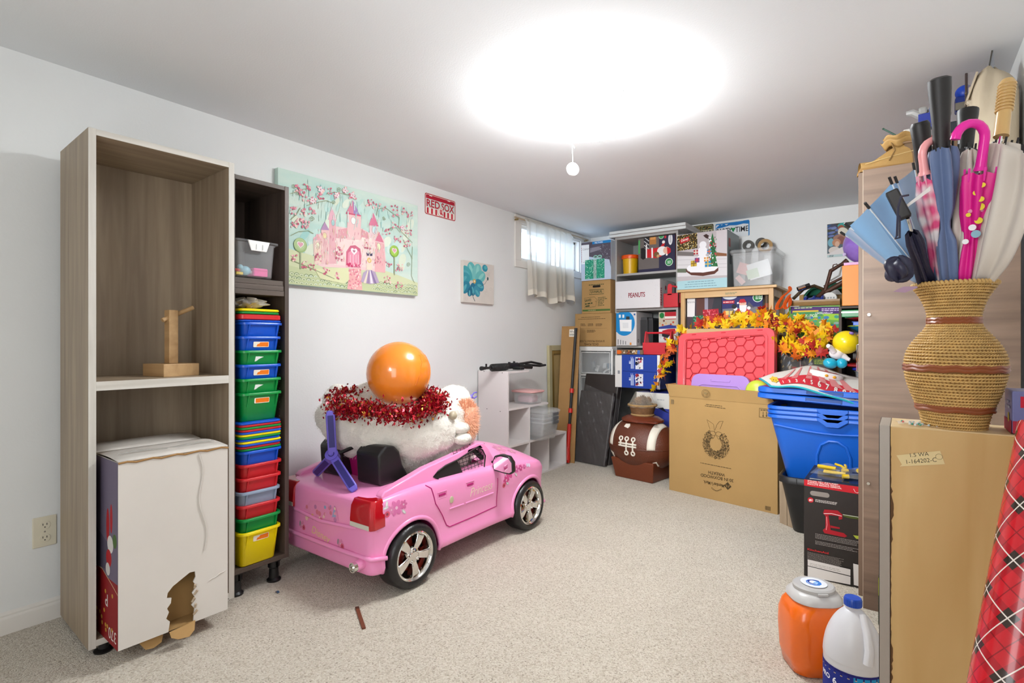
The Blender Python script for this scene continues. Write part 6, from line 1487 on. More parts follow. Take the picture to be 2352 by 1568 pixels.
seg('frame', [(1895, 672, 4.0), (1902, 648, 4.0), (1908, 626, 4.0), (1940, 606, 3.96)], [.014, .013, .015, .011])
seg('muzzle', [(1932, 612, 3.96), (1946, 603, 3.95)], [.013, .022]); seg('stock', [(1893, 674, 4.0), (1872, 690, 4.0)], [.018, .014])
seg('trigger_guard', [(1912, 622, 3.98), (1914, 612, 3.98), (1922, 610, 3.98), (1924, 618, 3.97)], .004)
seg('brace', [(1908, 648, 4.0), (1928, 636, 3.98), (1934, 612, 3.97)], .006, mat('brace_grey', '#9a968e', rough=.4)); seg('chain', [(1822, 690, 4.02), (1845, 668, 4.02), (1870, 660, 4.02), (1890, 668, 4.02)], .012, mat('chain_brown', '#4a3a24', rough=.4, bump=.8, bs=60))
t = thing('orange_strap', 'bright orange looped strap hanging over the toy set box corner', 'strap', tuple(W3(1805, 700, 3.93))); so = Vector(t.location)
OS = mat('orange_webbing', '#e05a14', rough=.6)
for pts in (((1812, 660, 3.93), (1818, 672, 3.92), (1800, 680, 3.9), (1787, 700, 3.88), (1782, 714, 3.88), (1792, 716, 3.88), (1805, 700, 3.89), (1815, 682, 3.91)), ((1816, 678, 3.9), (1806, 692, 3.88), (1800, 708, 3.88), (1808, 715, 3.88), (1816, 705, 3.89), (1814, 684, 3.9))):
    P3 = [W3(*a) - so for a in pts]; V = []; F_ = []
    for i, c_ in enumerate(P3):
        tdir = (P3[min(i+1, len(P3)-1)] - P3[max(i-1, 0)]).normalized(); sd = Vector((.012, .016, .004)) if abs(tdir.z) > .3 else Vector((.004, .016, .012)); V += [c_ - sd, c_ + sd]
    F_ = [(2*i, 2*i+1, 2*i+3, 2*i+2) for i in range(len(P3)-1)]
    MB().add(V, F_).build('webbing', OS, t, smooth=True, ang=180, solid=.003, sub=2)
t = thing('tape_dispenser', 'white and black toy disc in the open toy set box', 'toy', tuple(W3(1905, 690, 3.92) - Vector((0, 0, .05))))
MB().lathe([(0, .0), (.045, 0), (.05, .008), (.045, .016), (0, .016)], 24, M=Matrix.Translation((0, 0, .05)) @ Matrix.Rotation(R(65), 4, 'X')).build('disc', plastic('#dcdcd8'), t, smooth=True)
for k in range(4): bx('mark', BLACK_PLASTIC, t, -.03 + .018*k, -.02 + .018*k, -.018, -.014, .05, .062, bevel=0)
t = thing('silver_torch', 'small chrome and black cylinder on the toy set box', 'toy', tuple(W3(1832, 668, 3.95)))
MB().cyl((0, 0, 0), (.045, .02, .018), .018, n=16).build('barrel', CHROME, t, smooth=True); MB().cyl((.045, .02, .018), (.075, .03, .03), .015, n=16).build('cap', BLACK_PLASTIC, t, smooth=True)

# game boxes in cellophane
t, fc = carton('base_carton', 'plain brown carton under the cellophane-wrapped game box', 'box', -.75, -.40, 4.10, 4.40, 0, .60, KRAFT_D)
t, fc = carton('game_box', 'dark game box with yellow accents wrapped in cellophane', 'box', -.735, -.41, 4.08, 4.38, .602, 1.09, mat('game_card', '#2c2620', rough=.6), flaps=False)
p = Print(fc('front'), t); p.clip = True; q = surface_map(fc('front'), t, 1760, 740, 9.8); w_, h_ = p.w, p.h
p.rect(0, 0, w_, h_, '#2c251e'); p.rect(0, 0, .03, h_, '#3c4a20')
p.cycle(20)
for k in range(120): p.circ(w_*rr.uniform(.08, .62), h_*rr.uniform(.3, .98), rr.uniform(.006, .018), rr.choice(['#3c2c20', '#5a4028', '#201c1c', '#6a5a44', '#2c3a4a', '#6a2420', '#8a7448', '#1c1c1e', '#48402e']), ry=rr.uniform(.004, .012), rot=rr.uniform(0, 3), n=7)
p.cycle(0)
p.poly([q(*a) for a in ((1060, 520), (1360, 490), (1480, 560), (1460, 640), (1100, 720), (1010, 700))], '#b8a41c'); p.poly([q(*a) for a in ((1020, 690), (1140, 590), (1340, 600), (1440, 590), (1440, 560), (1120, 560))], '#2a1c14')
p.poly([q(*a) for a in ((960, 960), (980, 770), (1170, 830), (1050, 860))], '#c8b41e'); p.poly([q(*a) for a in ((1040, 850), (1330, 850), (1330, 1000), (1090, 1000))], '#3f5a1c')
for k in range(3): a = q(1080, 890 + 35*k); p.greek(a[0], a[1], .09, 1, .010, '#a8b840')
a = q(1235, 560); p.ring(a[0], a[1], .014, .004, '#2a1c14'); a = q(680, 800); p.poly([(a[0]-.03, a[1]-.02), (a[0]+.03, a[1]-.02), (a[0]+.03, a[1]+.025), (a[0]-.03, a[1]+.025)], '#34587a'); a = q(650, 1080); p.circ(a[0], a[1], .02, '#8a1c20', ry=.012); p.rect(*q(760, 1140), .004, .09, '#a88a84'); p.build()
hx, hy = .1625, .15
MB().grid(lambda a, b: (-hx - .004 + (2*hx+.008)*a, -hy - .006 - .008*abs(math.sin(8*a + 5*b)) - .005*math.sin(17*a - 11*b)**2, .49*b), 30, 30).build('cellophane', FILM, t, smooth=True, ang=180)
# kraft carton behind the red lid
t, fc = carton('kraft_carton', 'kraft carton whose top edge shows behind the red lid', 'box', -1.385, -.80, 4.18, 4.52, 0, 1.192, mat('kraft_light', '#c4a475', rough=.8, var=.08, vs=5))

# ------------------------------------------------------------------ autumn leaf garland
LP = []
for i in range(5):
    def star(k): pass
leaf_pts = [(0, -.9), (.10, -.35), (.55, -.55), (.42, -.22), (.95, -.05), (.62, .18), (.72, .52), (.34, .38), (.22, .72), (0, 1.05), (-.22, .72), (-.34, .38), (-.72, .52), (-.62, .18), (-.95, -.05), (-.42, -.22), (-.55, -.55), (-.10, -.35)]
def leaf_mesh(sd):
    r_ = random.Random(sd); cu, tw = r_.uniform(.15, .4), r_.uniform(-.25, .25); V = [(0, 0, .08)] + [(x, y, -cu*(x*x + .6*y*y)*.6 + tw*x*y) for x, y in leaf_pts]; n_ = len(leaf_pts)
    return V, [(0, 1+i, 1+(i+1) % n_) for i in range(n_)]
leaf_meshes = []
for k, c in enumerate(('#f0c400', '#f2d21c', '#e0701a', '#c22a1c', '#e89a12', '#a81824')):
    V, F_ = leaf_mesh(k); me = bpy.data.meshes.new('leaf'); me.from_pydata([tuple(x*.036 for x in v) for v in V], [], F_); me.materials.append(mat('leaf_%d' % k, c, rough=.6, h2=('#d8a000', '#e0b000', '#c04a12', '#8c1414', '#d86a10', '#6a0f1a')[k], vs=60)); leaf_meshes.append(me)
gp = [(1512, 890, 4.46), (1520, 850, 4.46), (1535, 815, 4.46), (1570, 782, 4.28), (1610, 757, 4.22), (1650, 748, 4.16), (1700, 742, 4.08), (1740, 736, 4.0), (1770, 742, 3.93), (1800, 752, 3.88), (1835, 760, 3.80), (1870, 768, 3.70), (1900, 785, 3.62), (1880, 802, 3.515), (1840, 802, 3.575), (1800, 808, 3.63)]
gw = [W3(*a) for a in gp]
t = thing('leaf_garland', 'autumn garland of yellow, orange and red maple leaves', 'garland', tuple(gw[6])); o0 = Vector(t.location)
MB().tube([a - o0 for a in gw], .004, 6).build('vine', mat('vine_brown', '#5c3c22', rough=.8), t, smooth=True)
rr = random.Random(31)
for k in range(235):
    i = rr.random()**.85*(len(gw)-1.001); i0 = int(i); c_ = gw[i0].lerp(gw[i0+1], i-i0) - o0
    sp = .034 if i0 < 3 else .042
    o = bpy.data.objects.new('leaf', rr.choices(leaf_meshes, (8, 8, 4, 3, 5, 1))[0]); COL.objects.link(o); o.parent = t
    o.location = c_ + Vector((rr.gauss(0, sp), rr.gauss(-.015, .02), rr.gauss(.012, sp*.75)))
    o.rotation_euler = (R(90) + rr.gauss(0, .6), rr.gauss(0, .6), rr.gauss(R(36), .9)); s_ = rr.uniform(.95, 1.6); o.scale = (s_, s_, s_)

# ------------------------------------------------------------------ wreath box with lids
t = thing('wreath_box', 'big open kraft wreath carton with upside-down printing', 'box', (-1.404, 3.853, 0), R(-11.32)); WW, WD, WH_ = .769, .17, .690
KW = mat('kraft_wreath', '#a98752', rough=.75, var=.07, vs=4, bump=.04, bs=40)
for nm, a in (('front_wall', (0, WW, 0, .006, 0, WH_)), ('back_wall', (0, WW, WD-.006, WD, 0, WH_)), ('side_wall', (0, .006, .006, WD-.006, 0, WH_)), ('side_wall', (WW-.006, WW, .006, WD-.006, 0, WH_)), ('bottom', (.006, WW-.006, .006, WD-.006, 0, .006)), ('inner_pad', (.03, WW-.03, .02, WD-.02, .006, .47))): bx(nm, KW, t, *a, bevel=.001)
MB().grid(lambda a, b: (-.006*b + (WW + .0 - .06*b)*a, -.0005 - .012*b + .006*math.sin(6*a)*b, WH_ + .001 + .086*b + .004*math.sin(4*a+1)*b), 10, 4).build('front_flap', KW, t, solid=.005)
MB().grid(lambda a, b: (-.035*b, .01 + .14*a, WH_ + .002 + .085*b), 3, 3).build('side_flap', KW, t, solid=.005)
F = ((0, 0, 0), (1, 0, 0), (0, 0, 1), WW, WH_); p = Print(F, t); q = surface_map(F, t, 1500, 840, 4.356); IK = '#43361f'
cx, cy = q(628, 800); 
p.cycle(40)
for k in range(900):
    an = rr.uniform(0, 6.283); r_ = rr.uniform(.046, .100); x_, y_ = cx + r_*math.cos(an)*.97, cy + r_*math.sin(an)*1.02
    if 60 < math.degrees(an) < 118 and r_ > .03: continue
    p.rect(x_, y_, rr.uniform(.006, .014), .0022, IK, rot=rr.uniform(0, 3.14))
p.cycle(0)
for pts in (((540, 555), (585, 585), (605, 600), (612, 640), (618, 690)), ((540, 555), (570, 650)), ((703, 570), (665, 573), (640, 605), (620, 660)), ((703, 570), (670, 650))): p.line([q(*a) for a in pts], .0018, IK)
for s_ in (-1, 1): p.ring(cx + s_*.022, cy + .072, .024, .002, IK, ry=.016); p.line([(cx + s_*.004, cy + .06), (cx + s_*.02, cy + .035), (cx + s_*.035, cy + .04)], .002, IK)
def updown(txt, c0, c1, size, bold=.01):      # text printed upside down, c0 its (photo) right end, c1 its left end
    a, b = q(*c0), q(*c1); p.text(txt, a[0], a[1], size, IK, rot=math.atan2(b[1]-a[1], b[0]-a[0]), bold=bold, width=math.hypot(b[0]-a[0], b[1]-a[1]))
updown('WREATH', (720, 1095), (555, 1065), .030); updown('30 IN BOXWOOD', (805, 1152), (478, 1092), .030); updown("Member's Mark.", (712, 1205), (505, 1160), .032)
a = q(748, 1218); p.poly([(a[0]-.026, a[1]), (a[0], a[1]-.026), (a[0]+.026, a[1]), (a[0], a[1]+.026)], IK); p.line([(a[0]+.012, a[1]+.008), (a[0]+.004, a[1]-.010), (a[0], a[1]+.004), (a[0]-.006, a[1]-.010), (a[0]-.012, a[1]+.008)], .004, '#a98752')
for (c0, c1, n_) in (((475, 985), (805, 1050), 1), ((530, 402), (690, 420), 1), ((520, 416), (715, 442), 1)):
    a, b = q(*c0), q(*c1); p.greek(a[0], a[1], math.hypot(b[0]-a[0], b[1]-a[1]), 1, .010, IK, rot=math.atan2(b[1]-a[1], b[0]-a[0]), fill=.35)
for k in range(9): a = q(590 + 11.5*k, 1238 + 20*math.sin(k*.42) + 2*k); p.rect(a[0], a[1], .004, .008, IK, rot=.3*(k-4)*.4+1e-6)
a, b = q(1065, 535), q(1175, 445); p.line([q(1065, 440), q(1172, 452), q(1175, 540), q(1063, 528)], .003, IK, closed=True)
for xx in (1102, 1136): p.line([q(xx, 475), q(xx, 515)], .003, IK); p.poly([q(xx-9, 512), q(xx+9, 514), q(xx, 530)], IK)
a = q(1078, 458); p.greek(a[0], a[1], .052, 1, .010, IK, rot=.05); a = q(1122, 1455); p.barcode(a[0], a[1], .034, .026, '#6a5638'); a = q(195, 370); p.rect(a[0]-.012, a[1]-.02, .024, .032, '#7f6a48'); p.build()
F2 = ((0, -.012, WH_), (1, 0, 0), (0, -.12, .99), WW, .08); p = Print(F2, t, 'stamp_print', off=.012); p.ring(.30, .045, .030, .003, '#6d5a3a'); p.ring(.30, .045, .022, .002, '#6d5a3a'); p.circ(.30, .047, .012, '#8a744c', ry=.009); p.build()

# red lid with hexagon relief, standing in the carton
RL = mat('lid_red', '#d84c54', rough=.3, coat=.2); RLD = mat('lid_red_deep', '#b8202e', rough=.3)
t, w_, h_ = leaning('red_tote_cover', 'big red tote lid with honeycomb relief, standing in the wreath carton', 'lid', (-1.392, 3.965, .475), (-.700, 3.828, .513), (-1.425, 4.075, 1.150), .03)
w_ = .712
o2 = rrect(w_/2, h_/2, .05, 6); i2 = rrect(w_/2-.062, h_/2-.05, .02, 4)
MB().prism([(x + w_/2, y + h_/2) for x, y in o2], lambda u, v, w: (u, w, v), .0, .030, holes=[[(x + w_/2, y + h_/2) for x, y in i2]]).build('rim', RL, t, bevel=.005)
MB().prism([(x + w_/2, y + h_/2) for x, y in o2], lambda u, v, w: (u, w, v), .030, .050).build('skirt', RLD, t, bevel=.003)
MB().box(.055, w_-.055, .020, .030, .045, h_-.045).build('panel', RLD, t)
MB().prism([(x + w_/2, y + h_/2) for x, y in rrect(w_/2-.040, h_/2-.032, .035, 5)], lambda u, v, w: (u, w, v), -.008, .0, holes=[[(x + w_/2, y + h_/2) for x, y in rrect(w_/2-.056, h_/2-.046, .026, 5)]]).build('rib_frame', RL, t, bevel=.003)
def clip_poly(P_, x0, x1, y0, y1):
    for ax_, lim, keep in ((0, x0, 1), (0, x1, -1), (1, y0, 1), (1, y1, -1)):
        out = []
        for i in range(len(P_)):
            a, b = P_[i-1], P_[i]; ia, ib = (a[ax_]-lim)*keep >= 0, (b[ax_]-lim)*keep >= 0
            if ia != ib: f_ = (lim-a[ax_])/(b[ax_]-a[ax_]); out.append((a[0] + (b[0]-a[0])*f_, a[1] + (b[1]-a[1])*f_))
            if ib: out.append(b)
        P_ = out
        if len(P_) < 3: return None
    return P_
SD = .0445
for ci in range(-1, 11):
    for ri in range(-1, 9):
        cx_ = .075 + ci*SD*1.5; cy_ = .07 + ri*SD*1.732 + (SD*.866 if ci % 2 else 0)
        hp = clip_poly([(cx_ + (SD-.004)*math.cos(R(60*j)), cy_ + (SD-.004)*math.sin(R(60*j))) for j in range(6)], .066, w_-.066, .054, h_-.054)
        if hp and max(a[0] for a in hp)-min(a[0] for a in hp) > .012 and max(a[1] for a in hp)-min(a[1] for a in hp) > .012: MB().prism(hp, lambda u, v, w: (u, w, v), .011, .0205).build('hexagon', RL, t, bevel=.002, seg=1)
for k in range(4): bx('hinge_tab', RL, t, .19 + .105*k, .235 + .105*k, -.004, .012, h_-.058, h_-.03, bevel=.003)
for k in (.11, .34, .60): bx('slot', RLD, t, k, k+.035, -.0015, .002, h_-.016, h_-.009, bevel=.001)
bx('latch', mat('latch_white', '#e6e6e6', rough=.3), t, .012, .042, -.010, .002, .245, .285, bevel=.003)
# purple lid and lime ball
PV = mat('lid_lilac', '#a884c8', rough=.35)
t, w_, h_ = leaning('lilac_cover', 'lilac plastic lid standing in front of the red lid', 'lid', (-1.262, 3.868, .480), (-.850, 3.780, .480), (-1.262, 3.905, .862), .03)
w_ = .425
MB().prism([(x + w_/2, y + h_/2) for x, y in rrect(w_/2, h_/2, .06, 6)], lambda u, v, w: (u, w, v), 0, .022).build('shell', PV, t, bevel=.008, seg=3, smooth=True)
MB().tube([(.06, -.002, h_-.13), (.06, -.002, h_-.085), (.09, -.002, h_-.075), (w_-.08, -.002, h_-.075), (w_-.05, -.002, h_-.10), (w_-.05, -.002, h_-.13)], .005, 6).build('rib', PV, t, smooth=True)
MB().tube([(.15, -.001, h_-.035), (.15, -.001, h_-.048), (.29, -.001, h_-.048), (.29, -.001, h_-.035)], .003, 6).build('grip_line', PV, t, smooth=True)
t = thing('lime_ball', 'lime green ball peeking out beside the lilac lid', 'ball', (-.790, 3.800, .683))
MB().sphere((0, 0, .078), (.075, .04, .078)).build('ball', plastic('#bcc83c'), t, smooth=True)
MB().tube([(.0755*math.cos(i*math.pi/10), .0405*math.sin(i*math.pi/10), .078) for i in range(20)], .002, 5, closed=True).build('seam', plastic('#a4b030'), t)

# ------------------------------------------------------------------ totes, mat and toy
BLUE = mat('tote_blue', '#1460c8', rough=.38, bump=.05, bs=250); BLK = mat('tote_black', '#17181a', rough=.4)
t = thing('black_tote', 'black storage tote on the floor under the blue totes', 'tote', (-.345, 3.60, 0))
tub_mesh(.235, .225, .325, r=.05, taper=.78, lip=.016, wall=.005, liph=.035).build('body', BLK, t, smooth=True, ang=50)
for k in range(5): bx('rim_rib', BLK, t, -.15 + .07*k, -.146 + .07*k, -.243, -.236, .288, .322, bevel=.001)
TCX, TCY = -.325, 3.66
lbs = ('lowest of three nested blue storage totes, its moulded face showing', 'middle of three nested blue storage totes', 'uppermost of three nested blue storage totes')
for k in range(3):
    t = thing('blue_tote', lbs[k], 'tote', (TCX, TCY, .150 + .026*k), 0, 'nested blue totes')
    b = tub_mesh(.325, .215, .515, r=.05, taper=.66, lip=.018, wall=.005, liph=.018).build('body', BLUE, t, smooth=True, ang=50)
    MB().prism([(-.075, .515), (.075, .515), (.075, .500), (.03, .468), (-.03, .468), (-.075, .500)], lambda u, v, w: (u, -.225 - w, v), .0, .016).build('handle_flap', BLUE, t, bevel=.003)
    if k == 0:
        arch = [(-.085, .05), (-.080, .30), (-.06, .36), (-.02, .385), (.02, .385), (.06, .36), (.080, .30), (.085, .05)]
        MB().tube([(u, -.215*(.66 + .34*v/.515) - .001, v) for u, v in arch], .009, 8).build('moulded_arch', BLUE, t, smooth=True)
        MB().tube([(-.30 + .6*i/14, -.2155*(.66 + .34*.44/.515) - .004, .455 - .03*math.sin(math.pi*i/14)) for i in range(15)], .007, 8).build('moulded_brow', BLUE, t, smooth=True)
for k, lb in enumerate(('lower of two blue tote lids on the blue totes', 'upper of two blue tote lids, tilted, under the play mat')):
    t = thing('blue_tote_cover', lb, 'lid', (TCX - .045, TCY - .005, .735 + .042*k), group='blue tote lids', rot=(R(-2), R(2.5 - 1.2*k), R(1.5*k)))
    rrloft([(.335, .215, .05, 0), (.352, .232, .06, .006), (.352, .232, .06, .030), (.345, .225, .055, .036), (.31, .19, .04, .030)], n=5).build('shell', BLUE, t, smooth=True, ang=40)
    bx('handle_notch', mat('tote_blue_dark', '#0d3f86', rough=.5), t, -.09, .09, -.2335, -.226, .010, .031, bevel=.002)
    bx('handle_bar', BLUE, t, -.085, .085, -.236, -.230, .007, .013, bevel=.002)
# play mat draped over the lids
C0 = {(0, 0): (1745, 879, 3.36), (1, 0): (1800, 862, 3.42), (2, 0): (1862, 850, 3.46), (3, 0): (1935, 868, 3.36), (4, 0): (2000, 884, 3.20),
      (0, 1): (1757, 888, 3.24), (1, 1): (1806, 880, 3.20), (2, 1): (1866, 884, 3.14), (3, 1): (1932, 905, 3.04), (4, 1): (2000, 925, 2.95),
      (0, 2): (1770, 897, 3.10), (1, 2): (1812, 898, 3.05), (2, 2): (1868, 908, 2.98), (3, 2): (1928, 927, 2.92), (4, 2): (2000, 952, 2.86)}
CG = [[W3(*C0[(i, j)]) for j in range(3)] for i in range(5)]
def catm(P_, s):
    n_ = len(P_)-1; x = s*n_; i = min(int(x), n_-1); f_ = x-i; p1, p2 = P_[i], P_[i+1]; p0 = P_[i-1] if i else p1*2-p2; p3 = P_[i+2] if i+2 <= n_ else p2*2-p1
    return .5*((2*p1) + (p2-p0)*f_ + (2*p0-5*p1+4*p2-p3)*f_*f_ + (3*p1-p0-3*p2+p3)*f_**3)
def matsurf(a, b):
    a, b = min(max(a, 0), 1), min(max(b, 0), 1)
    return catm([catm(CG[i], b) for i in range(5)], a) + Vector((0, 0, .016 + .004*math.sin(14*a + 3*b)))
t = thing('play_mat', 'white baby play mat with red number band draped over the totes', 'play mat', tuple(matsurf(.5, .5))); o0 = Vector(t.location)
MB().grid(lambda a, b: matsurf(a, b) - o0, 60, 30).build('fabric', mat('mat_white', '#e2dfd8', rough=.85), t, smooth=True, ang=180, solid=.006)
MB().tube([matsurf(i/40, 1.0) - o0 for i in range(41)], .006, 6).build('piping', mat('mat_teal', '#1fa0b0', rough=.8), t, smooth=True)
MB().tube([matsurf(0, i/14) - o0 for i in range(15)], .006, 6).build('piping', MATS['mat_teal'], t, smooth=True)
class SurfPrint(Print):
    def raw(s, pts, faces, c):
        s.mb.add([matsurf(x, y) - o0 + Vector((-.001, -.003, .0055)) + Vector((0, -1, 1.2)).normalized()*s.z for x, y in pts], faces, s._ci(c)); s.z += s.step; return s
p = SurfPrint(((0, 0, 0), (1, 0, 0), (0, 1, 0), 1, 1), t, 'mat_print', off=.001, step=4e-5)
def quads(f0, f1, a0, a1, c, n=30):
    for i in range(n):
        x0, x1 = a0 + (a1-a0)*i/n, a0 + (a1-a0)*(i+1)/n; p.z -= p.step; p.raw([(x0, f1(x0)), (x1, f1(x1)), (x1, f0(x1)), (x0, f0(x0))], [(0, 1, 2, 3)], c)
    p.z += p.step*3
for k, (a0, a1, wd) in enumerate(((.22, .36, .03), (.33, .42, .03), (.47, .50, .03), (.60, .56, .035), (.72, .62, .05), (.84, .70, .05))):
    for i in range(8):
        x0 = a0 + (a1-a0)*i/8; x1 = a0 + (a1-a0)*(i+1)/8; y0 = .50 - .44*i/8; y1 = .50 - .44*(i+1)/8; w0 = wd*(1 - .8*i/8); w1 = wd*(1-.8*(i+1)/8)
        p.z -= p.step; p.raw([(x0-w0, y0), (x0+w0, y0), (x1+w1, y1), (x1-w1, y1)], [(0, 1, 2, 3)], '#e08c8c')
p.z += 2e-4
bt = lambda x: .46 - .10*math.sin((x-.15)*3.4)
quads(bt, lambda x: bt(x) + .44, .16, .93, '#d22c3e', 50); p.z += 3e-4
for k in range(10):
    vs_, fs_ = text_mesh(str(k+1), .03, 0.0); x_ = .205 + .072*k; cx0 = (min(v[0] for v in vs_) + max(v[0] for v in vs_))/2; hh = .34 if k > 4 else .26; sw = .062 if k > 4 else .046
    p.raw([(x_ + (v[0]-cx0)*sw, bt(x_) + .36 - v[1]*hh) for v in vs_], [f_[::-1] for f_ in fs_], '#f6f1ea')
st_ = [(.115 + .055*(1 if i % 2 else .72)*math.cos(i*math.pi/6), .50 + .26*(1 if i % 2 else .72)*math.sin(i*math.pi/6)) for i in range(12)]; p.poly(st_, '#e8c43c'); p.circ(.105, .54, .005, '#33261c', ry=.05); p.circ(.13, .58, .005, '#33261c', ry=.05)
p.circ(.93, .86, .05, '#eceae6', ry=.12); p.circ(.97, .66, .03, '#a8c83c', ry=.10); p.build()
t = thing('yellow_cushion', 'yellow and white fabric bundle behind the musical toy', 'cushion', tuple(W3(1968, 900, 3.32)))
MB().grid(lambda a, b: (.13*(a-.5)*2, .10*(b-.5)*2, .055*math.cos((a-.5)*2.6)*math.cos((b-.5)*2.4) + .012*math.sin(8*a)), 16, 14).build('fabric', [mat('cushion_yellow', '#d6c22c', rough=.85, h2='#e6e4da', vs=7)], t, smooth=True, ang=180, solid=.01)
# musical toy
tb = W3(1897, 866, 3.26)
t = thing('musical_toy', 'white round toy with turquoise feet and a big yellow ball', 'toy', tuple(tb), rot=(R(6), R(12), R(36)))
MB().lathe([(0, -.016), (.088, -.016), (.096, -.010), (.096, .016), (.088, .022), (0, .024)], 40, sx=1.0, sy=.75).build('base', plastic('#e9e4e0'), t, smooth=True)
MB().lathe([(0, .0245), (.080, .0225), (.086, .0205)], 40, sx=1.0, sy=.75, closed_ends=False).build('red_top', plastic('#c0303c'), t, smooth=True)
for x_ in (-.035, .01):
    MB().sphere((x_, -.073 if abs(x_) < .02 else -.068, .003), (.011, .006, .008)).build('button', plastic('#e0a020'), t, smooth=True)
def ball3(name, px, py, d, r_, c):
    M_ = (Matrix.Translation(t.location) @ t.rotation_euler.to_matrix().to_4x4()).inverted()
    return MB().sphere(M_ @ W3(px, py, d), r_, 22, 14).build(name, plastic(c, .25), t, smooth=True)
ball3('foot', 1907, 838, 3.22, (.040, .036, .032), '#1fa6c4'); ball3('foot', 1933, 838, 3.20, (.030, .030, .030), '#1fa6c4'); ball3('body', 1922, 816, 3.22, (.044, .038, .034), '#e6e0de'); ball3('yellow_ball', 1943, 790, 3.20, .070, '#e6cc14'); ball3('purple_cap', 1956, 769, 3.14, (.014, .012, .009), '#8a6cb0')
Mi = (Matrix.Translation(t.location) @ t.rotation_euler.to_matrix().to_4x4()).inverted()
MB().tube([Mi @ W3(1915, 812, 3.2), Mi @ W3(1907, 800, 3.19), Mi @ W3(1902, 798, 3.18)], [.017, .014, .012], 10).build('arm', plastic('#e6e0de', .25), t, smooth=True)
MB().tube([Mi @ W3(1935, 820, 3.2), Mi @ W3(1946, 828, 3.19), Mi @ W3(1952, 830, 3.18)], [.020, .014, .010], 10).build('arm', plastic('#e6e0de', .25), t, smooth=True)
MB().tube([Mi @ W3(1968, 775, 3.2), Mi @ W3(1978, 786, 3.2), Mi @ W3(1986, 796, 3.2)], [.013, .013, .012], 10).build('striped_arm', plastic('#e0b030', .4), t, smooth=True)
# planks by the black tote
for k, lb in enumerate(('short pale plank leaning beside the black tote, nearer the wreath carton', 'short pale plank leaning against the black tote')):
    t, w_, h_ = leaning('short_plank', lb, 'plank', (-.612 + .048*k, 3.55 - .035*k, 0), (-.567 + .048*k, 3.515 - .035*k, 0), (-.632 + .04*k, 3.56 - .03*k, .255 - .004*k), .02)
    bx('plank', wood('grey_plank', '#b09c82', '#94816a', 2, 20), t, 0, .056, 0, .022, 0, h_, bevel=.001); bx('end_grain', mat('plank_end', '#c4b092', rough=.7), t, .001, .055, .001, .021, h_, h_+.001, bevel=0)

# ------------------------------------------------------------------ appliance box and tool set
AX0, AX1, AY0, AY1, AZ = -.383, -.146, 2.818, 3.17, .452
t, fc = carton('mixer_box', 'black and red kitchen mixer carton beside the brown cabinet', 'box', AX0, AX1, AY0, AY1, 0, AZ, mat('box_black', '#221d1b', rough=.4), flaps=True)
p = Print(fc('front'), t); q = surface_map(fc('front'), t, 1740, 1020, 4.2375); p.clip = True; w_, h_ = p.w, p.h; Q = lambda *pts: [q(*a) for a in pts]
p.poly(Q((440, 332), (1045, 412), (1045, 512), (440, 415)), '#c01e2a')
for k, s_ in enumerate(('SPECIAL GIFT INCLUDED', 'CADEAU SPECIAL INCLUS', 'INCLUYE REGALO ESPECIAL')): a, b = q(487, 372 + 17*k), q(785 + 18*k, 415 + 19*k); p.text(s_, a[0], a[1], .0085, '#f0dcd8', rot=math.atan2(b[1]-a[1], b[0]-a[0]), bold=.02, width=math.hypot(b[0]-a[0], b[1]-a[1]))
p.line(Q((935, 450), (950, 480), (970, 490), (1000, 475), (1002, 455)), .0018, '#f0dcd8')
a, b = q(512, 490), q(700, 515); hh_ = math.hypot(b[0]-a[0], b[1]-a[1])/2; p.poly([((a[0]+b[0])/2 + x, (a[1]+b[1])/2 + y) for x, y in rrect(hh_, .011, .0105)], '#8d857e')
a = q(517, 558); p.circ(a[0], a[1], .012, '#c01e2a'); p.text('#1', a[0], a[1]-.005, .014, '#f4e8e6', align='c', bold=.03)
a = q(562, 553); p.greek(a[0], a[1], .085, 3, .0045, '#cfc8c2')
p.poly(Q((638, 688), (650, 650), (780, 660), (825, 700), (825, 745), (790, 750), (790, 715), (690, 705), (712, 850), (840, 880), (872, 910), (850, 922), (650, 880), (635, 850), (660, 830), (662, 715)), '#a51a26'); p.line(Q((645, 690), (720, 690), (820, 715)), .003, '#f2cfd0'); p.poly(Q((708, 805), (800, 825), (800, 840), (712, 828)), '#a51a26'); p.line(Q((672, 720), (676, 800), (668, 850)), .003, '#e88a90')
p.poly(Q((830, 695), (890, 705), (1000, 722), (1000, 750), (890, 735), (840, 720)), '#4a5520'); p.line(Q((830, 700), (1000, 728), (1040, 750)), .002, '#d8d8cc'); p.poly(Q((990, 755), (1005, 770), (1025, 870), (990, 865)), '#c8c86a'); p.poly(Q((930, 900), (1040, 915), (1040, 945), (960, 935)), '#a8b43c')
for k in range(7): a = q(562, 885 + 13*k + (18 if k > 3 else 0)); p.greek(a[0], a[1], .19, 1, .0045, '#b8b0aa', rot=-.0, fill=.35)
a, b = q(487, 1040), q(692, 1085); p.text('KitchenAid', a[0], a[1]-.001, .013, '#c42a2c', bold=.02, width=(b[0]-a[0]))
for k in range(9): a = q(487, 1062 + 10*k); p.greek(a[0], a[1], .155, 1, .0040, '#8d8680', fill=.5)
p.poly(Q((490, 1132), (905, 1230), (905, 1292), (490, 1192)), '#dcd8d4'); p.poly(Q((490, 1198), (905, 1300), (905, 1378), (490, 1300)), '#dcd8d4'); p.greek(*q(510, 1170), .12, 2, .007, '#a8a29c', fill=.3)
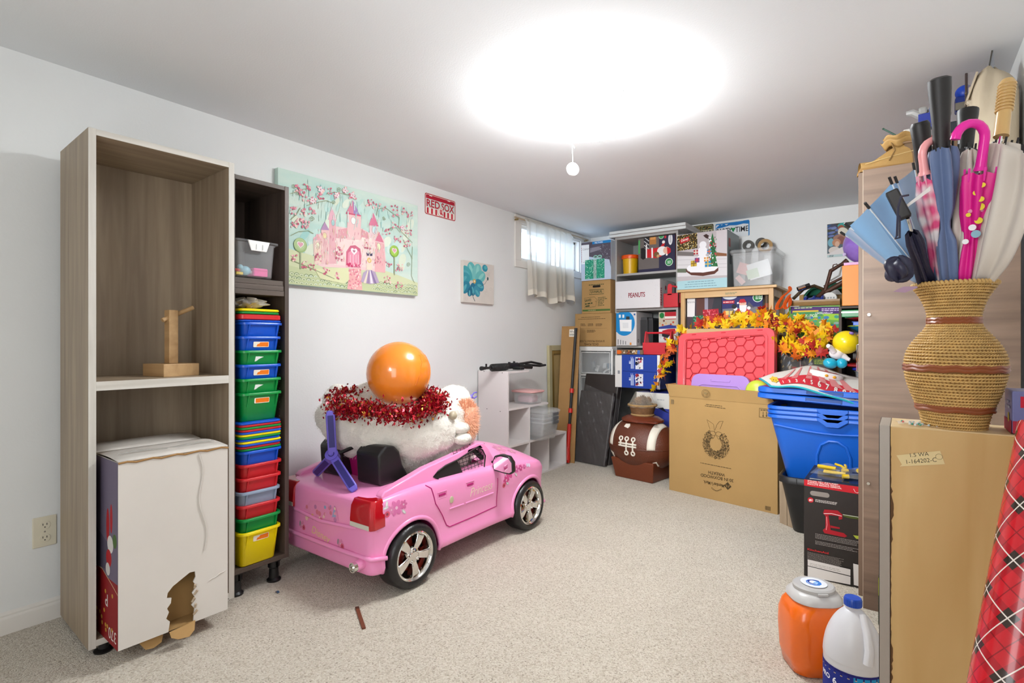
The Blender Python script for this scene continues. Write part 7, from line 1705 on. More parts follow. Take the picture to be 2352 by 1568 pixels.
p.poly(Q((932, 1172), (1045, 1200), (1045, 1408), (938, 1380)), '#e0ddd8'); a = q(985, 1228); p.barcode(a[0], a[1], .03, .014); a = q(985, 1360); p.barcode(a[0], a[1], .03, .014); p.greek(*q(990, 1385), .02, 1, .006, '#222222')
p.build()
p = Print(fc('top'), t); p.rect(0.002, .002, p.w-.004, p.h-.004, '#16203c'); p.rect(.02, .02, .05, .07, '#9a9a9a'); p.build()
t = thing('tool_set', 'yellow-handled hand tool blister pack lying on the mixer carton', 'tool set', (-.262, 2.95, AZ + .001), R(-4))
bx('backing_card', mat('card_navy', '#14223c', rough=.25), t, -.10, .115, -.10, .16, 0, .002, bevel=0)
YT, KT = plastic('#d8b40e', .3), mat('tool_black', '#1e1e1f', rough=.4)
for k, (y_, L0) in enumerate(((.10, .075), (.082, .08))):
    MB().tube([(-.095, y_, .016 + .008*k), (-.095 + L0, y_ - .012, .016 + .008*k)], .0085, 8).build('screwdriver_handle', YT, t, smooth=True); MB().tube([(-.095 + L0, y_-.012, .016), (.0, y_-.024, .014)], .003, 6).build('screwdriver_blade', mat('tool_steel', '#b4b4b2', rough=.3, metal=.9), t, smooth=True)
for pts in (((-.06, .02, .012), (-.02, .022, .012), (.03, .03, .014)), ((-.06, .035, .014), (-.02, .03, .014), (.03, .03, .014)), ((-.03, .15, .03), (.0, .12, .03), (.02, .095, .022)), ((.01, .155, .03), (.018, .125, .03), (.022, .095, .022))): MB().tube(pts, .006, 8).build('plier_handle', YT, t, smooth=True)
for x_, y_, rz_ in ((.01, .07, .5), (.03, -.05, .4), (.07, .12, 1.4)): MB().tube([(x_, y_, .018), (x_ + .026*math.cos(rz_), y_ + .026*math.sin(rz_), .018)], .0105, 10).build('bit_handle', YT, t, smooth=True)
MB().prism([(.02, .09), (.10, .07), (.11, .04), (.06, .0), (.03, -.02), (.04, .04)], lambda u, v, w: (u, v, w), .004, .018).build('plier_jaws', KT, t, bevel=.003)
MB().grid(lambda a, b: (-.095 + .20*a, -.09 + .24*b, .022 + .012*math.sin(9*a)*math.sin(7*b)), 14, 14).build('blister', mat('blister', '#eef2f6', rough=.05, alpha=.14, spec=.8), t, smooth=True, ang=180)
# ------------------------------------------------------------------ rack behind the brown cabinet
t = thing('dark_rack', 'dark brown open rack of toys half hidden by the tall cabinet', 'shelf unit', (-.345, 4.0, 0)); M_RK = mat('rack_brown', '#3a2a20', rough=.6)
bx('side_panel', M_RK, t, 0, .016, 0, .34, 0, 1.318, bevel=.001); bx('side_panel', M_RK, t, .50, .516, 0, .34, 0, 1.318, bevel=.001)
for z_ in (.05, .44, .805, 1.135, 1.305): bx('shelf', M_RK, t, .016, .50, 0, .34, z_, z_+.016, bevel=.001)
bx('back_panel', M_RK, t, .016, .50, .336, .34, .0, 1.318, bevel=0)
t, fc = carton('orange_box', 'plain orange box on the dark rack below the purple ball', 'box', -.326, .02, 3.985, 4.25, 1.322, 1.578, mat('orange_card', '#e88a34', rough=.5), flaps=False)
bx('lid', mat('pink_foam', '#d8a8d0', rough=.6), t, -.165, .175, -.125, .125, .2565, .275, bevel=.003)
t = thing('purple_ball', 'big mottled purple play ball on the orange box', 'ball', (-.215, 4.11, 1.599))
MB().sphere((0, 0, .118), .118, 32, 20).build('ball', mat('ball_purple', '#9a80c4', rough=.3, h2='#7a54b0', vs=8), t, smooth=True)
MB().cyl((-.10, -.05, .06), (-.108, -.056, .058), .010, n=12).build('valve', plastic('#cfc0e0'), t)
t = thing('grey_speaker', 'small round dark grey speaker beside the orange box', 'speaker', (-.16, 3.80, 1.49))
t.location = (-.178, 3.955, 1.322)
MB().lathe([(0, 0), (.024, 0), (.03, .006), (.03, .21), (.024, .222), (0, .224)], 20).build('body', mat('speaker_grey', '#4a5050', rough=.4), t, smooth=True)
MB().lathe([(.0305, .02), (.0305, .06)], 20, closed_ends=False).build('grille_band', BLACK_PLASTIC, t, smooth=True)
zz = 1.152
def bowl(name, label, cat, z_, c, rim, r_, h_):
    q_ = thing(name, label, cat, (-.165, 4.13, z_)); MB().lathe([(0, 0), (r_*.6, 0), (r_*.9, h_*.7), (r_, h_), (r_*.97, h_), (r_*.86, h_*.7), (r_*.56, .006), (0, .006)], 36, closed_ends=False).build('bowl', plastic(c), q_, smooth=True)
    MB().tube([(r_*math.cos(i*math.pi/18), r_*math.sin(i*math.pi/18), h_) for i in range(36)], .003, 6, closed=True).build('rim', plastic(rim), q_, smooth=True)
bowl('toy_bowl', 'turquoise toy bowl with lime rim on the dark rack', 'bowl', zz, '#1788b8', '#c8d83c', .140, .042)
t = thing('blue_block', 'blue plastic tray between the toy bowl and red dish', 'tray', (-.15, 4.13, zz+.043)); bx('tray', plastic('#1a5ac0'), t, -.12, .12, -.11, .11, 0, .026, bevel=.004); bx('tray_lip', plastic('#1a5ac0'), t, -.125, .125, -.115, .115, .022, .026, bevel=.001)
bowl('red_dish', 'red toy dish stacked over the blue tray on the dark rack', 'dish', zz+.070, '#a8141c', '#c02028', .146, .022)
t = thing('green_tray', 'green and white toy tray topmost under the rack shelf', 'tray', (-.165, 4.13, zz+.093)); bx('tray', plastic('#0f7a3c'), t, -.165, .165, -.14, .12, .004, .05, bevel=.004); bx('stripe', plastic('#d8e8dc'), t, -.166, .1, -.1415, -.139, .03, .04, bevel=0); bx('foot', plastic('#0f7a3c'), t, -.15, .15, -.1, .1, 0, .004, bevel=0)
t = thing('lidded_bin', 'clear bin with blue lid on the lower rack shelf', 'storage bin', (-.13, 4.16, .8215)); tub_mesh(.13, .13, .09, r=.02, taper=.93, lip=.006).build('body', CLOUDY, t, smooth=True); rrloft([(.14, .14, .02, .088), (.146, .146, .024, .092), (.146, .146, .024, .106), (.135, .135, .02, .11)], n=4).build('lid', plastic('#1230b8'), t, smooth=True)
t = thing('red_board', 'flat red lid lying on the blue-lidded bin', 'lid', (-.13, 4.15, .9325)); rrloft([(.165, .145, .02, 0), (.17, .15, .022, .004), (.17, .15, .022, .016), (.16, .14, .02, .02)], n=4).build('board', plastic('#b81820'), t, smooth=True); bx('yellow_edge', plastic('#d8a83c'), t, -.05, .16, -.1515, -.149, .004, .012, bevel=0)
t = thing('white_gadget', 'white plastic box with a grey tube on the lower rack', 'box', (-.12, 4.16, .9535)); bx('case', plastic('#d8dada'), t, -.115, .12, -.11, .11, 0, .145, bevel=.006); MB().cyl((-.15, -.135, .045), (.12, -.125, .035), .020, n=16).build('tube', mat('tube_grey', '#6a6a6a', rough=.4), t, smooth=True); bx('seam', plastic('#a8b4bc'), t, -.1155, -.09, -.1105, -.109, .0, .14, bevel=0)

# ------------------------------------------------------------------ tall brown cabinet on the right wall
M_BRN = wood('brown_elm_laminate', '#8b7462', '#705b4c', 0, 22, .45); M_BRN_V = wood('brown_elm_upright', '#8b7462', '#6e5a4b', 2, 18, .45)
t = thing('tall_cabinet', 'tall brown wood-grain cabinet against the wall behind the umbrellas', 'cabinet', (-.140, 2.62, 0)); CWX, CDY, CZ = .473, .72, 1.801
bx('end_panel', M_BRN, t, 0, CWX, 0, .018, 0, CZ, bevel=.001); bx('end_panel', M_BRN, t, 0, CWX, CDY-.018, CDY, 0, CZ, bevel=.001); bx('top_panel', M_BRN, t, .002, CWX, .018, CDY-.018, CZ-.018, CZ, bevel=.001); bx('bottom_panel', M_BRN, t, .002, CWX, .018, CDY-.018, .03, .048, bevel=.001); bx('back_panel', M_BRN_V, t, CWX-.006, CWX, .018, CDY-.018, .048, CZ-.018, bevel=0)
for y0, y1 in ((.020, CDY/2-.001), (CDY/2+.001, CDY-.020)):
    d_ = bx('door', M_BRN_V, t, -.018, 0, y0, y1, .04, CZ-.004, bevel=.001); MB().tube([(-.02, (y1-.05 if y0 < .1 else y0+.05), .95), (-.04, (y1-.05 if y0 < .1 else y0+.05), .96), (-.04, (y1-.05 if y0 < .1 else y0+.05), 1.08), (-.02, (y1-.05 if y0 < .1 else y0+.05), 1.09)], .004, 6).build('handle', CHROME, d_, smooth=True)
bx('edge_strip', mat('edge_cream', '#cfc0aa', rough=.5), t, -.0015, 0, 0, .018, 0, CZ, bevel=0)
for x_, z_ in ((.020, 1.206), (.018, .517)): MB().lathe([(0, .010), (.006, .010), (.0075, .006), (.004, .002), (.004, 0)], 12, M=Matrix.Translation((x_, 0, z_)) @ Matrix.Rotation(R(90), 4, 'X')).build('knob', CHROME, t, smooth=True)
bx('black_strip', BLACK_PLASTIC, t, CWX+.0005, CWX+.010, 0, .03, 0, CZ, bevel=0)
# things on the cabinet
CT = CZ + .001
TAN = mat('tan_leather', '#b08a4e', rough=.6, var=.2, vs=14, bump=.15, bs=60)
t = thing('leather_moccasin', 'tan leather moccasin shoe on the front edge of the tall cabinet', 'shoe', (-.045, 2.71, CT), R(12))
def shoe(a, b):
    x_ = -.115 + .25*a; wd = .046*(1 - (abs(a-.42)*1.35)**2.5 if a < .9 else .55); wd = max(wd, .012); hh = (.034 + .085*min(1, max(0, (a-.18)*2.0)))*(1 if a < .85 else .9)
    an = math.pi*b; return (x_, -wd*math.cos(an)*1.05, .012 + hh*math.sin(an)**.7*(1 - .0*a))
MB().grid(shoe, 30, 16).build('upper', TAN, t, smooth=True, ang=180)
MB().prism([(-.118 + .254*i/20, -.050*(1 - (abs(i/20-.42)*1.3)**2.5)) for i in range(21)] + [(.136 - .254*i/20, .050*(1 - (abs((20-i)/20-.42)*1.3)**2.5)) for i in range(21)], lambda u, v, w: (u, v, w), 0, .014).build('sole', mat('sole_tan', '#96703a', rough=.7), t, bevel=.003)
for k in range(2): MB().grid(lambda a, b: (.045 + (.070 + .014*b)*math.cos(6.2832*a)*(1 - .1*k), (.036 + .016*b + .005*math.sin(31*a))*math.sin(6.2832*a), .092 + .020*k + .026*b + .006*math.sin(44*a + k)), 60, 4).build('ruffle', TAN, t, smooth=True, ang=180, solid=.003)
MB().tube([(-.10 + .02*i, -.047 + .004*abs(i-5)*.3, .030 + .004*i) for i in range(10)], .0015, 5).build('stitching', mat('thread', '#d8bc84', rough=.8), t)
MB().tube([(-.01, -.03, .115), (.0, -.05, .07), (-.02, -.056, .03)], .003, 6).build('lace', mat('lace_tan', '#7a5c30', rough=.8), t, smooth=True)
# heap of toys: named pieces standing in a low wire basket
t = thing('toy_tray', 'shallow brown tray of small toys on top of the tall cabinet', 'tray', (.115, 2.78, CT)); bx('tray', mat('tray_brown', '#6b5238', rough=.6), t, -.12, .20, -.10, .26, 0, .10, bevel=.004); bx('tray_rim', mat('tray_rim', '#7f6344', rough=.6), t, -.125, .205, -.105, .265, .095, .104, bevel=.002)
TZ = CT + .104
def at(px, py, Y): v = ray(px, py); d = Y/v.y; return Vector((v.x*d, Y, 1.1 + v.z*d))
def bit(name, label, cat, px, py, Y, fn, rot=(0, 0, 0)):
    q_ = thing(name, label, cat, tuple(at(px, py, Y)), rot=tuple(R(a) for a in rot)); fn(q_); return q_
bit('robot_arm_toy', 'small blue and grey robot toy on the cabinet near the moccasin', 'toy', 2130, 300, 2.76, lambda q: (bx('torso', plastic('#22348c'), q, -.03, .035, -.02, .02, 0, .06), MB().tube([(-.02, 0, .055), (-.05, -.01, .075), (-.07, -.01, .075)], [.016, .014, .010]).build('arm', plastic('#a8a8a6'), q, smooth=True), bx('fist', plastic('#9a9a98'), q, -.03, .0, -.018, .018, .06, .09, bevel=.008), bx('visor', plastic('#5a6a9a'), q, .005, .035, -.02, .01, .055, .085, bevel=.004)))
bit('silver_robot', 'silver jointed robot toy leaning behind the tallest umbrella handle', 'toy', 2150, 262, 2.80, lambda q: (bx('torso', plastic('#b4b2ae'), q, -.02, .05, -.02, .02, -.02, .05, bevel=.005), MB().tube([(-.01, 0, .03), (-.035, 0, .01), (-.045, 0, -.01)], .008).build('arm', CHROME, q, smooth=True), bx('head', plastic('#c8c6c2'), q, .0, .03, -.015, .015, .05, .075, bevel=.004)))
bit('red_toy_part', 'red plastic toy piece under the silver robot', 'toy', 2140, 345, 2.70, lambda q: (MB().tube([(-.03, 0, .05), (.0, 0, .03), (.02, 0, -.03)], [.018, .022, .014]).build('shell', plastic('#c0201c'), q, smooth=True), bx('clip', plastic('#e0dcd8'), q, -.01, .012, -.03, -.02, .0, .02)))
bit('white_toy_part', 'small white toy block beside the moccasin tongue', 'toy', 2088, 312, 2.72, lambda q: (bx('block', plastic('#d8d4cc'), q, -.02, .03, -.015, .015, -.01, .018, bevel=.004), bx('stud', plastic('#b03030'), q, .0, .02, -.016, .016, -.03, -.01, bevel=.003)))
bit('green_rod', 'thin green rod sticking out behind the moccasin', 'rod', 2048, 312, 2.86, lambda q: (MB().tube([(-.03, 0, .03), (.07, .02, -.05)], .0035, 8).build('rod', plastic('#2c5a48'), q, smooth=True), MB().sphere((-.03, 0, .03), .0045, 8, 6).build('tip', plastic('#24503e'), q)))
bit('blue_robot', 'bright blue robot toy behind the tall umbrella handle', 'toy', 2222, 232, 2.84, lambda q: (MB().sphere((-.01, 0, .03), (.03, .025, .03)).build('head', plastic('#1a44b8'), q, smooth=True), bx('torso', plastic('#1a348c'), q, -.04, .04, -.025, .025, -.05, .012, bevel=.008), bx('chest', plastic('#8a8478'), q, -.04, -.005, -.03, -.02, -.045, -.015, bevel=.003), MB().sphere((.02, -.02, .02), .008).build('knob', plastic('#c02c20'), q)))
bit('black_toy_pack', 'dark camera-like toy behind the curved pink handle', 'toy', 2212, 300, 2.78, lambda q: (bx('case', plastic('#20262e'), q, -.05, .05, -.03, .03, -.05, .03, bevel=.006), MB().cyl((0, -.03, -.01), (0, -.045, -.01), .018, n=18).build('lens', plastic('#1c3a6a', .1), q, smooth=True), bx('red_key', plastic('#b81c1c'), q, -.02, .0, -.032, -.02, .02, .034)))
bit('clear_sword', 'tall clear plastic toy sword blade, tip near the ceiling', 'toy sword', 2272, 150, 2.68, lambda q: (MB().prism([(-.012, -.22), (.012, -.22), (.014, 0), (.012, .05), (-.002, 0)], lambda u, v, w: (u, w, v), -.003, .003).build('blade', mat('smoke_clear', '#9aa0a8', rough=.1, alpha=.45), q, bevel=.001), MB().tube([(-.010, -.004, -.2), (-.006, -.004, -.05), (.008, -.004, .045)], .0025, 6).build('blade_edge', plastic('#4a4640'), q), bx('hilt', plastic('#30343c'), q, -.03, .03, -.01, .01, -.24, -.215)))
bit('clear_toy_panel', 'upright clear panel with blue glitter on the cabinet', 'toy', 2238, 195, 2.72, lambda q: (bx('panel', mat('clear_tinted', '#b0a8ac', rough=.15, alpha=.4), q, -.02, .035, -.003, .003, -.05, .045, bevel=.001), bx('glitter_base', mat('blue_glitter', '#3a6a9a', rough=.15, bump=.6, bs=80), q, -.02, .07, -.012, .012, -.12, -.03, bevel=.006), bx('edge_bar', plastic('#40322f'), q, -.028, -.020, -.006, .006, -.12, .045)))
bit('yellow_cup', 'yellow and mint party cup beside the wooden umbrella handle', 'cup', 2275, 300, 2.66, lambda q: (MB().lathe([(.036, -.07), (.038, -.066), (.046, .05), (.048, .055), (.044, .055), (.036, -.06), (0, -.06)], 24, closed_ends=False).build('cup', plastic('#d8bc2c'), q, smooth=True), MB().lathe([(.0445, .0), (.0465, .03)], 24, closed_ends=False).build('mint_band', plastic('#7ac0a8'), q, smooth=True), MB().lathe([(.0475, .036), (.0485, .05)], 24, closed_ends=False).build('rim_band', plastic('#e8cc2c'), q, smooth=True)))
bit('white_badge', 'round white badge with a red star on the party cup', 'badge', 2288, 262, 2.60, lambda q: (MB().lathe([(0, 0), (.030, 0), (.033, .003), (.030, .006), (0, .007)], 24, M=Matrix.Rotation(R(90), 4, 'X') @ Matrix.Rotation(R(0), 4, 'Y')).build('disc', plastic('#e0dcd6'), q, smooth=True), MB().prism([(.014*(1 if i % 2 else .45)*math.cos(i*math.pi/8), .014*(1 if i % 2 else .45)*math.sin(i*math.pi/8)) for i in range(16)], lambda u, v, w: (u, -.0075 - w, v), 0, .001).build('star', plastic('#a8242c'), q)))
# bucket hat / canvas bag
CAN = mat('beige_canvas', '#c4b59c', rough=.85, var=.08, vs=8, bump=.06, bs=200)
hc = at(2335, 330, 2.69)
t = thing('canvas_bag', 'slouched beige canvas bag on the cabinet by the wall', 'bag', (.262, 2.70, CT))
def bag(a, b):
    an = 2*math.pi*a; r_ = .135*max(.02, 1 - b**3.2)**.5*(1 + .07*math.sin(3*an + 4*b) + .05*math.sin(7*an - 3*b)); return (min(r_*math.cos(an)*.62, .068), r_*math.sin(an), .325*b*(1 + .04*math.sin(2*an)) + .0)
MB().grid(bag, 48, 20).build('body', CAN, t, smooth=True, ang=180)
MB().tube([(-.06, -.04 + .1*math.sin(i*.3), .05 + .025*i) for i in range(10)], .006, 6).build('seam', CAN, t, smooth=True)
MB().grid(lambda a, b: (-.075 + .03*b, -.07 + .16*a, .20 + .10*b + .02*math.sin(4*a)), 10, 5).build('flap', CAN, t, smooth=True, ang=180, solid=.004)
for y_, z_ in ((-.055, .235), (-.045, .19)): MB().sphere((-.078, y_, z_), .005, 10, 6).build('eyelet', plastic('#4a3c30'), t, smooth=True)
MB().tube([(-.085 + .004*math.sin(i*2.1), -.02 + .006*math.cos(i*2.1), .06 + .007*i) for i in range(12)], .003, 6).build('twisted_cord', mat('cord_pale', '#cdbcae', rough=.7), t, smooth=True)

# ------------------------------------------------------------------ light plywood cabinet with the rattan vase
M_PLY = mat('birch_ply', '#d2b076', rough=.45, h2='#c29c5e', vs=5, stretch=(2.2, 1, .35), detail=3, distort=.6); M_PLY_T = mat('birch_ply_top', '#e0c89c', rough=.45, h2='#d2b482', vs=7, stretch=(.4, 2, 1))
t = thing('ply_cabinet', 'low birch plywood cabinet with a grey front edge, holding the vase', 'cabinet', (-.026, 1.410, 0)); PW, PD, PZ_ = .368, .150, .916
bx('side_panel', M_PLY, t, 0, PW, 0, .016, 0, PZ_-.002, bevel=.001); bx('side_panel', M_PLY, t, 0, PW, PD-.016, PD, 0, PZ_-.016, bevel=.001); bx('top_panel', M_PLY_T, t, 0, PW, .0005, PD, PZ_-.016, PZ_, bevel=.001); bx('bottom_panel', M_PLY, t, 0, PW, .016, PD-.016, 0, .016, bevel=.001); bx('back_panel', M_PLY, t, PW-.006, PW, .016, PD-.016, .016, PZ_-.016, bevel=0)
d_ = bx('door', mat('door_grey', '#a39a8e', rough=.35), t, -.020, -.001, .0, PD, .004, PZ_, bevel=.001); bx('shadow_line', BLACK_PLASTIC, d_, -.0208, -.0200, 0, PD, .004, PZ_, bevel=0)  # black strip paints the shadow between this door and the tall cabinet
F = ((0, 0, 0), (1, 0, 0), (0, 0, 1), PW, PZ_); q = surface_map(F, t, 1960, 900, 2.347); rr = random.Random(3)
p = Print(F, t, 'chipped_edge', off=.0005, step=1e-5); pts = [(0.0, PZ_-.04)]; z_ = PZ_-.04
while z_ > .25: z_ -= rr.uniform(.004, .012); pts.append((rr.uniform(.0003, .0015) if int(z_*9) % 3 else rr.uniform(.001, .006), z_))
pts += [(0, z_)]; p.poly(pts[::-1], '#5c4024'); p.build()
p = Print(F, t, 'masking_tape', off=.0008)
p.poly([q(*a) for a in ((232, 350), (468, 326), (494, 398), (250, 410), (262, 400))], '#dcc894')
a, b = q(308, 360), q(408, 352); p.text('1.5 WA', a[0], a[1], .0115, '#2a241c', rot=math.atan2(b[1]-a[1], b[0]-a[0]), shear=.1, bold=-.004, width=math.hypot(b[0]-a[0], b[1]-a[1]))
a, b = q(288, 396), q(452, 384); p.text('1-164202-C', a[0], a[1], .0125, '#2a241c', rot=math.atan2(b[1]-a[1], b[0]-a[0]), shear=.1, bold=-.004, width=math.hypot(b[0]-a[0], b[1]-a[1]))
a = q(462, 358); p.ring(a[0], a[1], .006, .0007, '#7a6a4a'); p.build()
t = thing('clear_bag', 'flat clear packet of coloured beads lying by the vase', 'bag', (.045, 1.462, PZ_+.001), R(6))
MB().grid(lambda a, b: (-.062 + .10*a, -.04 + .075*b, .004 + .003*math.sin(7*a + 5*b)), 12, 8).build('film', mat('packet_film', '#efeae2', rough=.08, alpha=.35), t, smooth=True, ang=180)
bd = MB()
for k in range(40): bd.sphere((rr.uniform(-.05, .03), rr.uniform(-.035, .025), .003), .0025, 6, 4, mi=k % 4)
tag(bd.build('beads', [plastic('#d8e4e4'), plastic('#3aa08c'), plastic('#d04a48'), plastic('#b0c0c4')], t, smooth=True), kind='stuff')

VX, VY, VZ = .083, 1.476, PZ_ + .001
t = thing('rattan_vase', 'woven rattan vase with brown bands holding umbrellas', 'vase', (VX, VY, VZ))
prof = [(.050, .0), (.052, .010), (.056, .028), (.062, .046), (.071, .070), (.079, .098), (.0825, .122), (.081, .148), (.073, .170), (.060, .190), (.047, .207), (.0415, .220), (.041, .232), (.044, .250), (.053, .275), (.064, .294), (.070, .303)]
PR = [Vector((r_, 0, z_)) for r_, z_ in prof]
def vr(s): v = catm(PR, s); return v.x, v.z
MB().lathe([vr(i/60) for i in range(61)], 48, closed_ends=False).build('liner', mat('rattan_dark', '#7a5424', rough=.8), t, smooth=True, ang=180, solid=.004)
MB().lathe([(0, .001), (.049, .001), (.049, .004), (0, .004)], 32).build('bottom', MATS['rattan_dark'], t)
RAT = mat('rattan_cord', '#d8ae68', rough=.5, var=.25, vs=50)
bands = ((.036, .047), (.118, .133), (.219, .231))
zc = [.004]
s = 0.0; rows = []
while s < 1:
    r_, z_ = vr(s); rows.append((r_, z_)); 
    s2 = s
    while s2 < 1:
        s2 += .002; r2, z2 = vr(min(s2, 1))
        if math.hypot(r2-r_, z2-z_) >= .0062: break
    s = s2
for k, (r_, z_) in enumerate(rows):
    if any(a < z_ < b for a, b in bands): continue
    n_ = 150; cord = MB()
    for st_ in range(2):       # two twisted strands per coil
        pts = []
        for i in range(n_):
            an = 2*math.pi*i/n_; ph = an*38 + st_*math.pi + k*.7
            pts.append(((r_ + .0022 + .0017*math.cos(ph))*math.cos(an), (r_ + .0022 + .0017*math.cos(ph))*math.sin(an), z_ + .0017*math.sin(ph)))
        cord.tube(pts, .0021, 4, closed=True)
    cord.build('coil', RAT, t, smooth=True, fix=False, ang=180)
for (a, b), wv in zip(bands, (1, 2, 3)):
    zm = (a+b)/2
    rm = min(rows, key=lambda q_: abs(q_[1]-zm))[0]
    for dz in (-.0035, .0035): MB().tube([((rm + .003)*math.cos(i*math.pi/24), (rm + .003)*math.sin(i*math.pi/24), zm + dz + .0015*math.sin(i*.9*wv)) for i in range(48)], .0042, 6, closed=True).build('band', mat('rattan_band', '#8c4a24', rough=.4), t, smooth=True)
for k in range(60):
    an = 2*math.pi*k/60; MB().sphere((.0715*math.cos(an), .0715*math.sin(an), .303), (.0035, .0035, .0055), 8, 6, M=Matrix.Rotation(an, 3, 'Z') @ Matrix.Rotation(R(35), 3, 'X')).build('rim_knot', RAT, t, smooth=True)

# ------------------------------------------------------------------ umbrellas
VC = Vector((VX, VY, VZ))
UG = 'umbrellas in the rattan vase'
def pleated(path_fn, r_fn, n, depth, nu=24, nv=72, twist=.6, jag=.0, seed=0):
    """folded canopy: star-shaped section swept up an axis"""
    rr_ = random.Random(seed); ph = rr_.uniform(0, 6)
    def fn(a, b):
        c_, u_, w_ = path_fn(a); an = 2*math.pi*b
        k = 1 - depth*(.5 + .5*math.cos(n*an + twist*a*6 + ph)) + .05*math.sin(3*an + 9*a + ph)
        r_ = r_fn(a)*k
        e = c_ + (u_*math.cos(an) + w_*math.sin(an))*r_
        if a > .97: e = e + (path_fn(1)[0]-path_fn(.9)[0]).normalized()*jag*(.5 + .5*math.cos(n*an + ph + twist*6))
        return e
    return MB().grid(fn, nu, nv)
def interp(tab, a):
    for (a0, v0), (a1, v1) in zip(tab[:-1], tab[1:]):
        if a <= a1: return v0 + (v1-v0)*(a-a0)/(a1-a0)
    return tab[-1][1]
def umbrella(name, label, foot, top, canopy_to, r_tab, m, n=8, depth=.45, twist=.6, seed=0, handle=None, ribs=True, two=None, rib_m=None, jag=.006):
    foot, top = Vector(foot), Vector(top)
    t = thing(name, label, 'umbrella', tuple(foot), group=UG); ax = top - foot; an = ax.normalized()
    u_ = an.cross(Vector((.3, 1, .1))).normalized(); w_ = an.cross(u_)
    r_tab = [(0, .011)] + [((a*.49-.19)/.30, r_) for a, r_ in r_tab if a*.49 > .20]
    MB().tube([Vector(((VX-foot.x)*.6, (VY-foot.y)*.6, -.235)), Vector((0, 0, 0)), ax], .0035, 8).build('shaft', CHROME, t, smooth=True)
    pf = lambda a: (ax*canopy_to*a, u_, w_)
    c_ = pleated(pf, lambda a: interp(r_tab, a), n, depth, twist=twist, seed=seed, jag=jag).build('canopy', m, t, smooth=True, ang=180)
    if ribs:
        e_ = ax*canopy_to; r_ = r_tab[-1][1]
        for k in range(n):
            b = 2*math.pi*k/n; d_ = (u_*math.cos(b) + w_*math.sin(b))
            MB().tube([e_ + d_*r_*.75 - an*.012, e_ + d_*r_*.8 + an*.014], .0022, 6).build('rib_tip', rib_m or BLACK_PLASTIC, t, smooth=True)
    if handle: handle(t, ax, an, u_, w_)
    return t
def straight_handle(m, L=.15, r_=.0165, flare=.004):
    def f(t, ax, an, u_, w_):
        MB().tube([ax - an*.02, ax, ax + an*L*.35, ax + an*L*.8, ax + an*L*.97, ax + an*L], [r_*.85, r_*.95, r_, r_ + flare, r_ + flare*1.1, r_*.85], 16).build('handle', m, t, smooth=True)
        MB().tube([ax - an*.045, ax - an*.018], r_*.8, 12).build('ferrule', mat('ferrule_grey', '#54514e', rough=.35, metal=.4), t, smooth=True)
    return f
def hook_handle(m, L, rad, dirv, r_=.0085, fl=.012):
    def f(t, ax, an, u_, w_):
        d_ = (dirv - an*dirv.dot(an)).normalized(); c0 = ax + an*L + d_*rad
        pts = [ax, ax + an*L*.5] + [c0 - d_*rad*math.cos(R(a)) + an*rad*math.sin(R(a)) for a in range(0, 200, 20)]
        MB().tube(pts, [r_*1.15] + [r_]*(len(pts)-1), 14).build('handle', m, t, smooth=True)
        MB().tube([ax - an*.004, ax + an*.004], [fl, fl*.85], 14).build('collar', m, t, smooth=True)
    return f
BLKH = mat('handle_black', '#1d1a19', rough=.5); camR = Vector((math.cos(YAW), math.sin(YAW), 0)); 
def up(px, py, d): return W3(px, py, d)
def vfoot(dx, dy): return VC + Vector((dx*.6, dy*.6, .262))
DD = 1.12
# slate blue umbrella, tied, tall black handle
umbrella('long_umbrella', 'slate blue tied umbrella with the tallest black handle', vfoot(-.020, -.022), up(2163, 342, 1.085), .985, [(0, .012), (.42, .020), (.52, .025), (.64, .024), (.69, .012), (.72, .012), (.77, .020), (.90, .027), (.97, .028), (1, .024)], mat('cloth_slate', '#5b6d92', rough=.55, sheen=.3), n=5, depth=.5, seed=1, handle=straight_handle(BLKH, .135, .0150))
umbrella('long_umbrella', 'dark grey umbrella with a shorter black handle behind the hot pink hook', vfoot(.002, .0), up(2218, 335, 1.17), .95, [(0, .012), (.35, .018), (.6, .024), (.8, .026), (1, .022)], mat('cloth_charcoal', '#4a494d', rough=.5), n=6, depth=.45, seed=2, handle=straight_handle(BLKH, .080, .0150))
T_ = umbrella('child_umbrella', 'white and pink patterned child umbrella with a pale pink hooked handle', vfoot(-.036, -.012), up(2124, 402, 1.11), .94, [(0, .008), (.4, .010), (.55, .013), (.66, .013), (.72, .012), (.82, .022), (.93, .024), (1, .018)], mat('cloth_pinkwhite', '#e8dede', rough=.6, h2='#d8487c', vs=42, detail=0), n=7, depth=.3, seed=3, handle=hook_handle(mat('hook_pale', '#f3a4a4', rough=.25), .036, .026, camR, .0080), rib_m=plastic('#f0a8b8'))
MB().add([up(2078, 484, 1.07) - T_.location, up(2082, 474, 1.07) - T_.location, up(2136, 432, 1.07) - T_.location, up(2136, 442, 1.07) - T_.location], [(0, 1, 2, 3)]).build('white_brim', plastic('#ece6e2'), T_, solid=.002)
HP = umbrella('child_umbrella', 'hot pink patterned umbrella with a hot pink hooked handle', vfoot(.020, -.026), up(2252, 392, 1.06), .955, [(0, .010), (.40, .016), (.55, .019), (.66, .016), (.69, .013), (.72, .015), (.82, .024), (.95, .031), (1, .031)], mat('cloth_hotpink', '#e0128a', rough=.45), n=6, depth=.35, seed=4, handle=hook_handle(mat('hook_hot', '#ee22a2', rough=.2), .058, .029, -camR, .0085), rib_m=plastic('#ee3aa8'))
rr = random.Random(77); axp = up(2252, 392, 1.06) - Vector(HP.location); vw = (Vector((0, 0, 1.1)) - Vector(HP.location) - axp*.7); vw.z = 0; vw.normalize()
sdv = Vector((vw.y, -vw.x, 0))
